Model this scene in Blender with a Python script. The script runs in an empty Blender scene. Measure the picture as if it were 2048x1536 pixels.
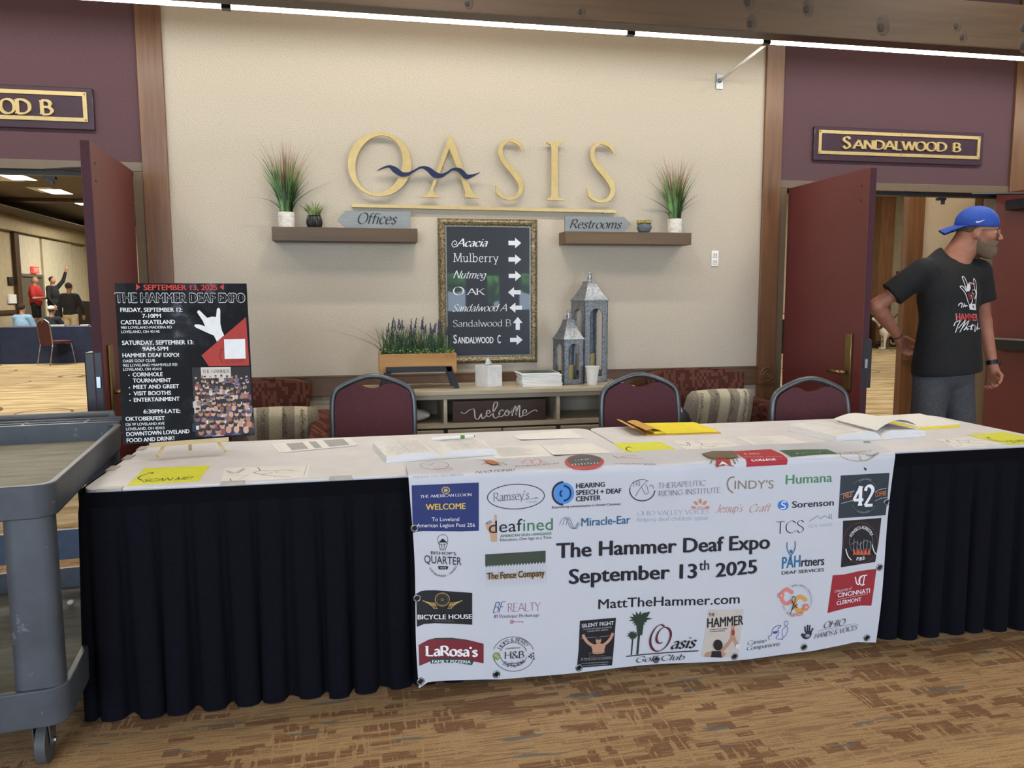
import bpy, bmesh, math, random
import numpy as np
from mathutils import Vector, Matrix, Quaternion
from mathutils.geometry import tessellate_polygon
from mathutils.bvhtree import BVHTree
random.seed(7)
rng = np.random.default_rng(7)
PI = math.pi
SC = bpy.context.scene
COL = SC.collection

# ------------------------------------------------------------------ camera, world, light, exposure
CAMH = 1.33                     # eye height of the photographer
FPX, YAW, PITCH, ROLL = 1560.265, math.radians(11.3084), math.radians(6.4072), math.radians(-0.2135)
_f = Vector((math.sin(YAW)*math.cos(PITCH), math.cos(YAW)*math.cos(PITCH), -math.sin(PITCH)))
_r0 = Vector((math.cos(YAW), -math.sin(YAW), 0)); _u0 = _r0.cross(_f)
_r = math.cos(ROLL)*_r0+math.sin(ROLL)*_u0; _u = -math.sin(ROLL)*_r0+math.cos(ROLL)*_u0
cd = bpy.data.cameras.new('camera'); cam = bpy.data.objects.new('camera', cd); COL.objects.link(cam)
cd.sensor_width = 36; cd.lens = FPX/2048*36; cd.clip_start = .05; cd.clip_end = 200
cam.matrix_world = Matrix(((_r.x,_u.x,-_f.x,0),(_r.y,_u.y,-_f.y,0),(_r.z,_u.z,-_f.z,CAMH),(0,0,0,1)))
SC.camera = cam
SC.view_settings.view_transform = 'Standard'; SC.view_settings.look = 'None'
SC.view_settings.gamma = 1; SC.view_settings.use_curve_mapping = False
SC.view_settings.exposure = 0.0
SC.cycles.use_denoising = True
SC.cycles.max_bounces = 6; SC.cycles.diffuse_bounces = 3; SC.cycles.glossy_bounces = 3
SC.cycles.transmission_bounces = 4; SC.cycles.caustics_reflective = False; SC.cycles.caustics_refractive = False
SC.cycles.sample_clamp_indirect = 6

w = bpy.data.worlds.new('sky'); SC.world = w; w.use_nodes = True
bg = w.node_tree.nodes['Background']; bg.inputs[0].default_value = (.62,.78,1,1); bg.inputs[1].default_value = 4.0

def area(name, loc, size, power, col=(1,1,1), rot=(0,0,0), spread=PI, shape='RECTANGLE'):
    l = bpy.data.lights.new(name, 'AREA'); l.shape = shape
    l.size = size[0]; l.size_y = size[1] if len(size) > 1 else size[0]
    l.energy = power; l.color = col; l.spread = spread
    o = bpy.data.objects.new(name, l); COL.objects.link(o); o.location = loc; o.rotation_euler = rot
    return o
WARM = (1,.92,.82); DAY = (.70,.80,1.0)
# daylight through the windows in the wall behind the photographer
area('daylight_window', (-2.4,-4.9,1.75), (4.0,2.2), 330, DAY, (PI/2,0,0))
area('daylight_window', (5.4,-4.9,1.75), (2.4,2.2), 200, DAY, (PI/2,0,0))
sun = bpy.data.lights.new('sun','SUN'); sun.energy = 34; sun.color = (1,.95,.86); sun.angle = .01
so = bpy.data.objects.new('sun', sun); COL.objects.link(so); so.rotation_euler = (math.radians(-38),math.radians(12),0)   # high over the building, shining on the garden
# unseen overhead lamps added to brighten the tables and back wall
for x, y, p in ((-2.6,3.1,24),(.5,3.1,24),(3.6,3.1,24),(-1.0,-1.2,10),(2.0,-1.2,10)):
    area('lobby_fill_light', (x,y,3.54), (.5,.5), p, WARM)
# light of the ballroom ceiling panels, plus one added lamp
area('ballroom_panel_or_fill', (4.2,5.65,4.2), (1.4,.6), 95, (1,.9,.74))  # unseen lamp added by the doors to brighten the stub wall
for x, y, p in ((-4.5,11,420),(-6.5,17.3,400),(-6.5,24.2,480),(-7.5,31,480),(6.5,9.5,260),(11.5,14.2,230)):
    area('ballroom_panel_or_fill', (x,y,4.27), (2.4,2.4), p*.82, (1,.94,.82))

# ------------------------------------------------------------------ rays: photo pixel -> place
def ray(px, py): return _f + _r*((px-1024)/FPX) - _u*((py-768)/FPX)
def atY(px, py, Y): d = ray(px,py); d = d*(Y/d.y); d.z += CAMH; return d
def atZ(px, py, z): d = ray(px,py); d = d*((z-CAMH)/d.z); d.z += CAMH; return d
def atX(px, py, X): d = ray(px,py); d = d*(X/d.x); d.z += CAMH; return d

# ------------------------------------------------------------------ materials
def lin(c):
    return c/12.92 if c <= .04045 else ((c+.055)/1.055)**2.4
def rgb(h):
    if isinstance(h, str): h = [int(h[i:i+2],16)/255 for i in (0,2,4)]; return tuple(lin(c) for c in h)+(1,)
    return tuple(h)+(1,)
class N:
    def __init__(s, name):
        s.m = bpy.data.materials.new(name); s.m.use_nodes = True; s.t = s.m.node_tree
        s.b = s.t.nodes['Principled BSDF']
    def n(s, typ, **kw):
        nd = s.t.nodes.new(typ)
        for k, v in kw.items(): setattr(nd, k, v)
        return nd
    def l(s, a, b): s.t.links.new(a, b)
    def coord(s, scale=(1,1,1), rot=(0,0,0), kind='Object'):
        tc = s.n('ShaderNodeTexCoord'); mp = s.n('ShaderNodeMapping')
        mp.inputs['Scale'].default_value = scale; mp.inputs['Rotation'].default_value = rot
        s.l(tc.outputs[kind], mp.inputs[0]); return mp.outputs[0]
    def noise(s, co, scale, detail=3, rough=.5):
        x = s.n('ShaderNodeTexNoise'); x.inputs['Scale'].default_value = scale
        x.inputs['Detail'].default_value = detail; x.inputs['Roughness'].default_value = rough
        s.l(co, x.inputs['Vector']); return x.outputs['Fac']
    def ramp(s, fac, stops, interp='LINEAR'):
        x = s.n('ShaderNodeValToRGB'); x.color_ramp.interpolation = interp; e = x.color_ramp.elements
        while len(e) < len(stops): e.new(.5)
        for el, (p, c) in zip(e, stops): el.position = p; el.color = rgb(c) if not isinstance(c, float) else (c,c,c,1)
        s.l(fac, x.inputs[0]); return x.outputs[0]
    def mix(s, fac, a, b, mode='MIX'):
        x = s.n('ShaderNodeMix'); x.data_type = 'RGBA'; x.blend_type = mode
        for sock, v in ((x.inputs[0],fac),(x.inputs[6],a),(x.inputs[7],b)):
            if hasattr(v, 'links'): s.l(v, sock)
            elif isinstance(v, (int,float)): sock.default_value = v
            else: sock.default_value = rgb(v)
        return x.outputs[2]
    def math(s, op, a, b=0.0, c=0.0):
        x = s.n('ShaderNodeMath', operation=op)
        for i, v in enumerate((a,b,c)):
            if hasattr(v, 'links'): s.l(v, x.inputs[i])
            else: x.inputs[i].default_value = v
        return x.outputs[0]
    def bump(s, h, strength, dist=.002):
        x = s.n('ShaderNodeBump'); x.inputs['Strength'].default_value = strength; x.inputs['Distance'].default_value = dist
        s.l(h, x.inputs['Height']); s.l(x.outputs[0], s.b.inputs['Normal'])
    def out(s, col, rough=.5, metal=0, spec=None):
        if hasattr(col, 'links'): s.l(col, s.b.inputs['Base Color'])
        else: s.b.inputs['Base Color'].default_value = rgb(col)
        s.b.inputs['Roughness'].default_value = rough; s.b.inputs['Metallic'].default_value = metal
        if spec is not None: s.b.inputs['Specular IOR Level'].default_value = spec
        return s.m
def plain(name, col, rough=.5, metal=0, vary=.06, scale=30, bump=0, spec=None, stretch=(1,1,1)):
    n = N(name); c = rgb(col); co = n.coord(stretch)
    f = n.noise(co, scale, 3)
    a = [min(1,x*(1-vary*2)) for x in c[:3]]; b = [min(1,x*(1+vary*2)) for x in c[:3]]
    if bump: n.bump(f, bump)
    return n.out(n.ramp(f, ((.3,a),(.7,b))), rough, metal, spec)
_ink = {}
def ink(h, rough=.55):
    if (h,rough) not in _ink: _ink[(h,rough)] = plain('ink_'+h, h, rough, vary=.02, scale=40)
    return _ink[(h,rough)]
def wood(name, c1, c2, axis=0, rough=.45, scale=6, dark=None, bump=.15):
    n = N(name); st = [1,1,1]; st[axis] = .07
    co = n.coord(st); f = n.noise(co, scale*4, 5, .6); g = n.noise(co, scale*18, 3, .6)
    col = n.ramp(f, ((.3,c1),(.68,c2)))
    col = n.mix(n.math('MULTIPLY', g, .35), col, dark or c1, 'MULTIPLY')
    n.bump(g, bump, .001)
    return n.out(col, rough)
def emit(name, col, strength):
    n = N(name); n.b.inputs['Emission Color'].default_value = rgb(col); n.b.inputs['Emission Strength'].default_value = strength
    return n.out(col, .6)

# ------------------------------------------------------------------ scene objects
def empty(name, loc=(0,0,0), rz=0):
    o = bpy.data.objects.new(name, None); COL.objects.link(o); o.empty_display_size = .1
    o.location = loc; o.rotation_euler = (0,0,rz); return o
def tag(o, label=None, cat=None, group=None, kind=None):
    for k, v in (('label',label),('category',cat),('group',group),('kind',kind)):
        if v: o[k] = v
    return o
def thing(name, label, cat, loc=(0,0,0), rz=0, group=None): return tag(empty(name,loc,rz), label, cat, group)
def copy_tree(o, parent=None):
    c = o.copy(); COL.objects.link(c)
    if parent is not None: c.parent = parent
    for ch in list(o.children): copy_tree(ch, c)
    return c
class MB:
    """collects shapes and links them as one mesh object"""
    def __init__(s): s.v = []; s.f = []; s.m = []; s.mi = 0
    def add(s, vs, fs):
        k = len(s.v); s.v += [tuple(p) for p in vs]; s.f += [tuple(i+k for i in f) for f in fs]; s.m += [s.mi]*len(fs); return s
    def box(s, a, b, rot=None, piv=None):
        x0,y0,z0 = a; x1,y1,z1 = b
        vs = [Vector(p) for p in ((x0,y0,z0),(x1,y0,z0),(x1,y1,z0),(x0,y1,z0),(x0,y0,z1),(x1,y0,z1),(x1,y1,z1),(x0,y1,z1))]
        if rot is not None:
            pv = Vector(piv) if piv is not None else sum(vs, Vector())/8
            vs = [pv+rot@(q-pv) for q in vs]
        return s.add(vs, ((0,3,2,1),(4,5,6,7),(0,1,5,4),(1,2,6,5),(2,3,7,6),(3,0,4,7)))
    def tube(s, pts, r, n=8, cap=True, closed=False):
        pts = [Vector(p) for p in pts]; m = len(pts); rr = r if isinstance(r,(list,tuple)) else [r]*m
        rings = []; up = None
        for i, p in enumerate(pts):
            if closed: t = pts[(i+1)%m]-pts[i-1]
            else: t = pts[min(i+1,m-1)]-pts[max(i-1,0)]
            t.normalize()
            if up is None: up = Vector((0,0,1)) if abs(t.z) < .9 else Vector((1,0,0))
            a = t.cross(up)
            if a.length < 1e-6: a = t.orthogonal()
            a.normalize(); b = t.cross(a).normalized(); up = -b if b.dot(up) < 0 else b
            b = up - t*up.dot(t); b.normalize(); a = b.cross(t)
            rings.append([p+(a*math.cos(2*PI*k/n)+b*math.sin(2*PI*k/n))*rr[i] for k in range(n)])
        vs = [q for g in rings for q in g]; fs = []
        for i in range(m if closed else m-1):
            j = (i+1)%m
            for k in range(n): fs.append((i*n+k, i*n+(k+1)%n, j*n+(k+1)%n, j*n+k))
        if cap and not closed: fs += [tuple(range(n))[::-1], tuple((m-1)*n+k for k in range(n))]
        return s.add(vs, fs)
    def lathe(s, prof, n=24, c=(0,0,0), cap=True):
        vs = [(c[0]+r*math.cos(2*PI*k/n), c[1]+r*math.sin(2*PI*k/n), c[2]+z) for r, z in prof for k in range(n)]
        fs = [(i*n+k, i*n+(k+1)%n, (i+1)*n+(k+1)%n, (i+1)*n+k) for i in range(len(prof)-1) for k in range(n)]
        if cap: fs += [tuple(range(n))[::-1], tuple((len(prof)-1)*n+k for k in range(n))]
        return s.add(vs, fs)
    def grid(s, fn, nu, nv, closeu=False):
        vs = [fn(i/nu, j/nv) for i in range(nu+(0 if closeu else 1)) for j in range(nv+1)]
        q = nv+1; L = nu if closeu else nu+1
        fs = [(i*q+j, ((i+1)%L)*q+j, ((i+1)%L)*q+j+1, i*q+j+1) for i in range(nu) for j in range(nv)]
        return s.add(vs, fs)
    def prism(s, poly, fn, d0, d1):
        """2D outline -> solid; fn(u,v,d) gives the 3D point"""
        n = len(poly); tris = tessellate_polygon([[Vector((p[0],p[1],0)) for p in poly]])
        vs = [fn(u,v,d0) for u,v in poly]+[fn(u,v,d1) for u,v in poly]
        fs = [tuple(t) for t in tris]+[tuple(i+n for i in t)[::-1] for t in tris]
        fs += [(i,(i+1)%n,(i+1)%n+n,i+n) for i in range(n)]
        return s.add(vs, fs)
    def ball(s, c, r, n=12, m=8):
        r = r if isinstance(r,(tuple,list)) else (r,r,r)
        return s.grid(lambda u,v: (c[0]+r[0]*math.sin(PI*v)*math.cos(2*PI*u), c[1]+r[1]*math.sin(PI*v)*math.sin(2*PI*u), c[2]+r[2]*math.cos(PI*v)), n, m, True)
    def obj(s, name, mats, parent=None, smooth=False, bev=0, local=False, fix=True, sub=0, seg=2):
        me = bpy.data.meshes.new(name); me.from_pydata(s.v, [], s.f)
        mats = mats if isinstance(mats,(list,tuple)) else [mats]
        for m in mats: me.materials.append(m)
        if len(mats) > 1: me.polygons.foreach_set('material_index', s.m)
        me.validate()
        if fix:
            b = bmesh.new(); b.from_mesh(me); bmesh.ops.recalc_face_normals(b, faces=b.faces); b.to_mesh(me); b.free()
        if smooth or fix: me.polygons.foreach_set('use_smooth', [True]*len(me.polygons))
        if fix and not smooth: me.set_sharp_from_angle(angle=.55)
        o = bpy.data.objects.new(name, me); COL.objects.link(o)
        if parent is not None:
            o.parent = parent
            if not local: o.matrix_parent_inverse = wmat(parent).inverted()
        if bev:
            md = o.modifiers.new('bevel','BEVEL'); md.width = bev; md.segments = seg; md.limit_method = 'ANGLE'; md.angle_limit = .6
        if sub:
            md = o.modifiers.new('subdivision','SUBSURF'); md.levels = sub; md.render_levels = sub
        return o
def wmat(o):
    m = Matrix.LocRotScale(o.location, o.rotation_euler, o.scale)
    return (wmat(o.parent)@o.matrix_parent_inverse@m) if o.parent else m
def struct(o, label=None, cat=None): return tag(o, label, cat, None, 'structure')
def bx(name, a, b, m, parent=None, bev=0, **k): return MB().box(a,b,**k).obj(name, m, parent, bev=bev)
def spline(pts, n=6, closed=False):
    P = [np.array(p,float) for p in pts]; m = len(P); out = []
    for i in range(m if closed else m-1):
        p1, p2 = P[i], P[(i+1)%m]
        p0 = P[i-1] if (closed or i > 0) else 2*p1-p2
        p3 = P[(i+2)%m] if (closed or i+2 < m) else 2*p2-p1
        for k in range(n):
            t = k/n; out.append(.5*(2*p1+(p2-p0)*t+(2*p0-5*p1+4*p2-p3)*t*t+(3*p1-p0-3*p2+p3)*t**3))
    if not closed: out.append(P[-1])
    return [tuple(p) for p in out]

# ------------------------------------------------------------------ lettering
_sans = {}
def sans(s, bold=0.0):
    if (s,bold) in _sans: return _sans[(s,bold)]
    cu = bpy.data.curves.new('letters','FONT'); cu.body = s; cu.size = 1; cu.fill_mode = 'FRONT'; cu.resolution_u = 3; cu.offset = 0
    o = bpy.data.objects.new('letters', cu); COL.objects.link(o)
    dg = bpy.context.evaluated_depsgraph_get(); me = bpy.data.meshes.new_from_object(o.evaluated_get(dg))
    v0 = [(v.co.x/.69, v.co.y/.69) for v in me.vertices]; f0 = [tuple(p.vertices) for p in me.polygons]; vs = []; fs = []
    for dx, dy in (((0,0),) if not bold else ((-bold,0),(bold,0),(0,bold*.35),(0,-bold*.35))):    # heavier weight by overprinting
        k = len(vs); vs += [(x+dx,y+dy,k/len(v0)) for x,y in v0]; fs += [tuple(i+k for i in f) for f in f0]
    bpy.data.objects.remove(o); bpy.data.curves.remove(cu); bpy.data.meshes.remove(me)
    _sans[(s,bold)] = (vs, fs); return vs, fs
_G = {}
for line in """A .8 .02,0 .4,1|.4,1 .78,0|.16,.36 .64,.36
B .66 .1,0 .1,1|~.1,1 .42,.97 .54,.77 .42,.55 .1,.53|~.1,.53 .45,.52 .62,.28 .45,.03 .1,0
C .8 ~.74,.8 .58,.97 .4,1 .15,.83 .06,.5 .15,.17 .4,0 .6,.04 .75,.2
D .82 .1,0 .1,1|~.1,1 .45,.97 .7,.77 .76,.5 .7,.23 .45,.03 .1,0
E .64 .1,0 .1,1|.1,1 .56,1|.1,.53 .48,.53|.1,0 .58,0
F .58 .1,0 .1,1|.1,1 .54,1|.1,.53 .45,.53
G .85 ~.74,.8 .58,.97 .4,1 .15,.83 .06,.5 .15,.17 .4,0 .6,.04 .74,.16|.74,.16 .74,.45|.55,.45 .8,.45
H .82 .1,0 .1,1|.72,0 .72,1|.1,.52 .72,.52
I .3 .15,0 .15,1
J .45 .33,1 .33,.25|~.33,.25 .27,.05 .15,0 .03,.06
K .74 .1,0 .1,1|.66,1 .1,.42|.28,.6 .7,0
L .6 .1,1 .1,0|.1,0 .56,0
M .95 .1,0 .14,1|.14,1 .47,.05|.47,.05 .8,1|.8,1 .85,0
N .82 .1,0 .1,1|.1,1 .7,0|.7,0 .7,1
O .86 @.43,1 .16,.86 .06,.5 .16,.14 .43,0 .7,.14 .8,.5 .7,.86
P .62 .1,0 .1,1|~.1,1 .44,.97 .56,.74 .44,.5 .1,.47
Q .86 @.43,1 .16,.86 .06,.5 .16,.14 .43,0 .7,.14 .8,.5 .7,.86|.48,.2 .82,-.14
R .7 .1,0 .1,1|~.1,1 .44,.97 .54,.74 .44,.52 .1,.49|.32,.49 .66,0
S .58 ~.5,.82 .4,.96 .27,1 .1,.88 .1,.68 .28,.53 .46,.38 .5,.18 .36,.02 .2,0 .06,.18
T .7 .35,0 .35,1|.03,1 .67,1
U .8 .1,1 .1,.35|~.1,.35 .18,.08 .4,0 .62,.08 .7,.35|.7,.35 .7,1
V .75 .03,1 .38,0|.38,0 .72,1
W 1.05 .02,1 .28,0|.28,0 .52,1|.52,1 .77,0|.77,0 1.02,1
X .72 .04,1 .68,0|.68,1 .04,0
Y .72 .03,1 .36,.5|.69,1 .36,.5|.36,.5 .36,0
Z .66 .06,1 .6,1|.6,1 .05,0|.05,0 .62,0
a .52 ~.08,.55 .22,.66 .38,.58 .41,.42|.41,.45 .41,.05|.41,.05 .48,0|~.41,.38 .2,.36 .07,.18 .18,0 .41,.15
b .58 .1,1 .1,0|~.1,.45 .28,.66 .48,.52 .52,.3 .42,.06 .25,0 .1,.14
c .5 ~.46,.52 .3,.66 .12,.54 .07,.33 .13,.1 .3,0 .47,.12
d .6 .47,1 .47,0|~.47,.5 .3,.66 .12,.54 .07,.33 .13,.1 .28,0 .47,.16
e .54 .08,.37 .47,.37|~.47,.37 .42,.58 .28,.66 .12,.55 .07,.32 .14,.08 .3,0 .47,.11
f .36 .15,0 .15,.75|~.15,.75 .22,.96 .38,.96|.03,.64 .34,.64
g .56 ~.45,.5 .28,.66 .1,.52 .1,.2 .28,.06 .45,.2|.45,.66 .45,-.05|~.45,-.05 .38,-.22 .2,-.25 .07,-.17
h .58 .1,1 .1,0|~.1,.4 .26,.65 .42,.62 .46,.42|.46,.42 .46,0
i .26 .13,.66 .13,0|.13,.86 .13,.93
j .28 .16,.66 .16,-.1|~.16,-.1 .08,-.25 -.04,-.22|.16,.86 .16,.93
k .54 .1,1 .1,0|.44,.66 .1,.28|.22,.4 .5,0
l .26 .13,1 .13,0
m .86 .1,.66 .1,0|~.1,.42 .24,.65 .38,.6 .42,.42|.42,.42 .42,0|~.42,.42 .56,.65 .7,.6 .74,.42|.74,.42 .74,0
n .58 .1,.66 .1,0|~.1,.4 .26,.65 .42,.62 .46,.42|.46,.42 .46,0
o .58 @.29,.66 .12,.56 .06,.33 .12,.1 .29,0 .46,.1 .52,.33 .46,.56
p .58 .1,.66 .1,-.28|~.1,.45 .28,.66 .48,.52 .52,.3 .42,.06 .25,0 .1,.14
q .58 .47,.66 .47,-.28|~.47,.5 .3,.66 .12,.54 .07,.33 .13,.1 .28,0 .47,.16
r .4 .1,.66 .1,0|~.1,.4 .2,.6 .37,.63
s .44 ~.38,.54 .24,.66 .09,.54 .2,.37 .36,.22 .3,.03 .18,0 .05,.12
t .36 .15,.88 .15,.15|~.15,.15 .21,.01 .34,.06|.03,.64 .32,.64
u .58 .1,.66 .1,.22|~.1,.22 .16,.02 .32,.02 .46,.22|.46,.66 .46,0
v .52 .03,.66 .26,0|.26,0 .49,.66
w .78 .03,.66 .22,0|.22,0 .39,.66|.39,.66 .57,0|.57,0 .75,.66
x .52 .04,.66 .48,0|.48,.66 .04,0
y .52 .03,.66 .27,.02|.5,.66 .18,-.28
z .5 .06,.66 .43,.66|.43,.66 .05,0|.05,0 .46,0
! .2 .1,1 .1,.3|.1,0 .1,.07
- .4 .06,.35 .34,.35
& .8 ~.74,0 .2,.7 .25,.95 .4,1 .5,.82 .16,.38 .08,.14 .28,0 .5,.1 .7,.42
' .2 .1,1 .08,.78
, .2 .1,.06 .06,-.14
. .2 .1,0 .1,.06
# .6 .2,0 .3,1|.4,0 .5,1|.08,.35 .56,.35|.08,.65 .58,.65
1 .4 .08,.8 .22,1|.22,1 .22,0
2 .58 ~.08,.75 .15,.95 .32,1 .5,.85 .46,.6 .08,0|.08,0 .54,0
4 .62 .42,0 .42,1|.42,1 .04,.3|.04,.3 .6,.3
6 .6 ~.46,.95 .2,.75 .07,.3 .2,.02 .4,.02 .52,.25 .4,.5 .2,.5 .08,.3
5 .58 .48,1 .14,1|.14,1 .1,.55|~.1,.55 .34,.62 .52,.4 .45,.1 .25,0 .06,.1""".split('\n'):
    ch, wd, st = line.split(' ',2); L = []
    for q in st.split('|'):
        kind = q[0] if q[0] in '~@' else ''
        L.append((kind, [tuple(float(c) for c in p.split(',')) for p in q.lstrip('~@').split(' ')]))
    _G[ch] = (float(wd), L)
def ribbon(pts, wd, closed=False):
    """flat stroke along pts; wd = width, list, or fn(angle)"""
    n = len(pts); vs = []
    for i, p in enumerate(pts):
        a = pts[i-1] if (closed or i > 0) else p; b = pts[(i+1)%n] if (closed or i < n-1) else p
        dx, dy = b[0]-a[0], b[1]-a[1]; d = math.hypot(dx,dy) or 1
        h = (wd(math.atan2(dy,dx)) if callable(wd) else wd[i] if isinstance(wd,(list,tuple)) else wd)/2
        vs += [(p[0]-dy/d*h, p[1]+dx/d*h), (p[0]+dy/d*h, p[1]-dx/d*h)]
    fs = [(2*i,2*i+1,(2*i+3)%(2*n),(2*i+2)%(2*n)) for i in range(n if closed else n-1)]
    return vs, fs
def nib(s, thin=.03, thick=.13, serif=.1, ang=.5, slant=0, track=0, caps=0, sth=None):
    """text written with a broad nib; serif = half length of the serifs; caps>0: small capitals of that height"""
    V = []; F = []; x = 0; lay = 0
    wf = lambda a: thin+(thick-thin)*min(1, abs(math.sin(a-ang))**1.7/.8)
    for ch in s:
        k = 1
        if caps and ch.islower(): ch = ch.upper(); k = caps
        if ch == ' ': x += .32+track; continue
        g = _G.get(ch) or _G['o']
        for kind, P in g[1]:
            pts = spline(P, 5, kind == '@') if kind else P
            v, f = ribbon(pts, wf, kind == '@'); lay += .25
            o = len(V); V += [(x+p[0]*k, p[1]*k, lay%4) for p in v]; F += [tuple(i+o for i in q) for q in f]
            if serif and not kind:
                for e, q in ((P[0],P[1]),(P[-1],P[-2])):
                    if abs(e[1]-q[1]) > .8*abs(e[0]-q[0]) and min(abs(e[1]-z) for z in (0,1,.66,-.28)) < .01 and abs(e[1]-q[1]) > .3:
                        t = sth or thin*1.1; y = e[1]+(t/2 if e[1] < .1 else -t/2); z = serif
                        half = e[1] in (.66,) or (e[1] == 1 and ch in 'bdhkl')
                        v, f = ribbon([(e[0]-z,y),(e[0]+(z*.3 if half else z),y)], t); lay += .25
                        o = len(V); V += [(x+p[0]*k, p[1]*k, lay%4) for p in v]; F += [tuple(i+o for i in r) for r in f]
        x += (g[0]+track)*k
    return [(p[0]+slant*p[1], p[1], p[2]) for p in V], F
STY = dict(serif=dict(thin=.035,thick=.12,serif=.1), light=dict(thin=.025,thick=.07,serif=.07), bold=dict(thin=.07,thick=.2,serif=.12,sth=.08),
    ital=dict(thin=.03,thick=.11,serif=0,slant=.28), script=dict(thin=.03,thick=.1,serif=0,slant=.36,track=0), hand=dict(thin=.05,thick=.06,serif=0), marker=dict(thin=.085,thick=.1,serif=0,slant=.12),
    display=dict(thin=.115,thick=.2,serif=.13,sth=.085), brush=dict(thin=.05,thick=.15,serif=0,slant=.3,track=0), mono=dict(thin=.06,thick=.085,serif=.14,sth=.055,track=.1))
class Gfx:
    """flat printing laid on a surface: sfn(u,v,offset) -> 3D point"""
    def __init__(s, sfn, cut=0, vcuts=()): s.sfn = sfn; s.vcuts = vcuts; s.v = []; s.f = []; s.m = []; s.mats = []; s.cut = cut; s.off = .0012
    def mat(s, c):
        m = ink(c) if isinstance(c,str) else c
        if m not in s.mats: s.mats.append(m)
        return s.mats.index(m)
    def tri(s, vs, fs, c, off=None):
        off = s.off if off is None else off; k = len(s.v); mi = s.mat(c)
        if s.cut:
            b = bmesh.new(); bv = [b.verts.new((p[0],p[1],p[2]*7e-5 if len(p) > 2 else 0)) for p in vs]
            for f in fs:
                try: b.faces.new([bv[i] for i in f])
                except ValueError: pass
            for q in s.vcuts:
                if min(p[1] for p in vs) < q < max(p[1] for p in vs): bmesh.ops.bisect_plane(b, geom=b.verts[:]+b.edges[:]+b.faces[:], plane_co=(0,q,0), plane_no=(0,1,0), dist=1e-6)
            for ax in (0,1):
                lo = min(p[ax] for p in vs); hi = max(p[ax] for p in vs); q = math.ceil(lo/s.cut)*s.cut
                while q < hi:
                    co = [0,0,0]; co[ax] = q; no = [0,0,0]; no[ax] = 1
                    bmesh.ops.bisect_plane(b, geom=b.verts[:]+b.edges[:]+b.faces[:], plane_co=co, plane_no=no, dist=1e-6); q += s.cut
            b.verts.index_update(); vs = [(q.co.x,q.co.y,q.co.z/7e-5) for q in b.verts]; fs = [tuple(x.index for x in f.verts) for f in b.faces]; b.free()
        s.v += [tuple(s.sfn(p[0],p[1],off+(p[2]*7e-5 if len(p) > 2 else 0))) for p in vs]; s.f += [tuple(i+k for i in f) for f in fs]; s.m += [mi]*len(fs)
    def poly(s, pts, c, off=None):
        s.tri(pts, [tuple(t) for t in tessellate_polygon([[Vector((p[0],p[1],0)) for p in pts]])], c, off)
    def line(s, pts, wd, c, off=None, closed=False, smooth=0):
        if smooth: pts = spline(pts, smooth, closed)
        s.tri(*ribbon(pts, wd, closed), c, off)
    def ell(s, c, r, col, off=None, rot=0, n=28):
        s.poly([(c[0]+r[0]*math.cos(t)*math.cos(rot)-r[1]*math.sin(t)*math.sin(rot), c[1]+r[0]*math.cos(t)*math.sin(rot)+r[1]*math.sin(t)*math.cos(rot)) for t in [2*PI*i/n for i in range(n)]], col, off)
    def ring(s, c, r, wd, col, off=None, a0=0, a1=2*PI, rot=0, n=36):
        full = abs(a1-a0) > 6.28; m = n if full else n+1
        P = [(r[0]*math.cos(t), r[1]*math.sin(t)) for t in [a0+(a1-a0)*i/n for i in range(m)]]
        s.line([(c[0]+x*math.cos(rot)-y*math.sin(rot), c[1]+x*math.sin(rot)+y*math.cos(rot)) for x,y in P], wd, col, off, full)
    def text(s, t, p0, p1, h, c, style='b', off=None, up=None):
        """baseline from p0 to p1, capitals h tall"""
        vs, fs = sans(t, {'r':0,'b':.022,'B':.045,'X':.085}[style]) if style in 'rbBX' else nib(t, **STY[style])
        if not vs: return
        lo = min(p[0] for p in vs); hi = max(p[0] for p in vs)
        ex = ((p1[0]-p0[0])/(hi-lo), (p1[1]-p0[1])/(hi-lo)); ey = up or (0,1)
        s.tri([(p0[0]+ex[0]*(x-lo)+ey[0]*y*h, p0[1]+ex[1]*(x-lo)+ey[1]*y*h, (q or [0])[0]) for x,y,*q in vs], fs, c, s.off+.0005 if off is None else off)
    def arc(s, t, ctr, r, h, a0, a1, c, style='b', off=None):
        """text round a circle, angles from the top, clockwise; a1<a0 reads along the bottom"""
        vs, fs = sans(t, .015) if style in 'rbB' else nib(t, **STY[style])
        lo = min(p[0] for p in vs); hi = max(p[0] for p in vs); inv = a1 < a0
        r = r if isinstance(r,tuple) else (r,r); out = []
        for x, y, *z in vs:
            a = a0+(a1-a0)*(x-lo)/(hi-lo); q = (-y if inv else y)*h
            out.append((ctr[0]+(r[0]+q)*math.sin(a), ctr[1]+(r[1]+q)*math.cos(a), (z or [0])[0]))
        s.tri(out, fs, c, s.off+.0005 if off is None else off)
    def obj(s, name, parent, label=None):
        b = MB(); b.v = s.v; b.f = s.f; b.m = s.m
        o = b.obj(name, s.mats, parent, fix=False)
        if label: o['label'] = label
        return o
def plane_fn(o, ex, ey, n):
    o, ex, ey, n = Vector(o), Vector(ex), Vector(ey), Vector(n)
    return lambda u, v, d: o+ex*u+ey*v+n*d

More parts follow.
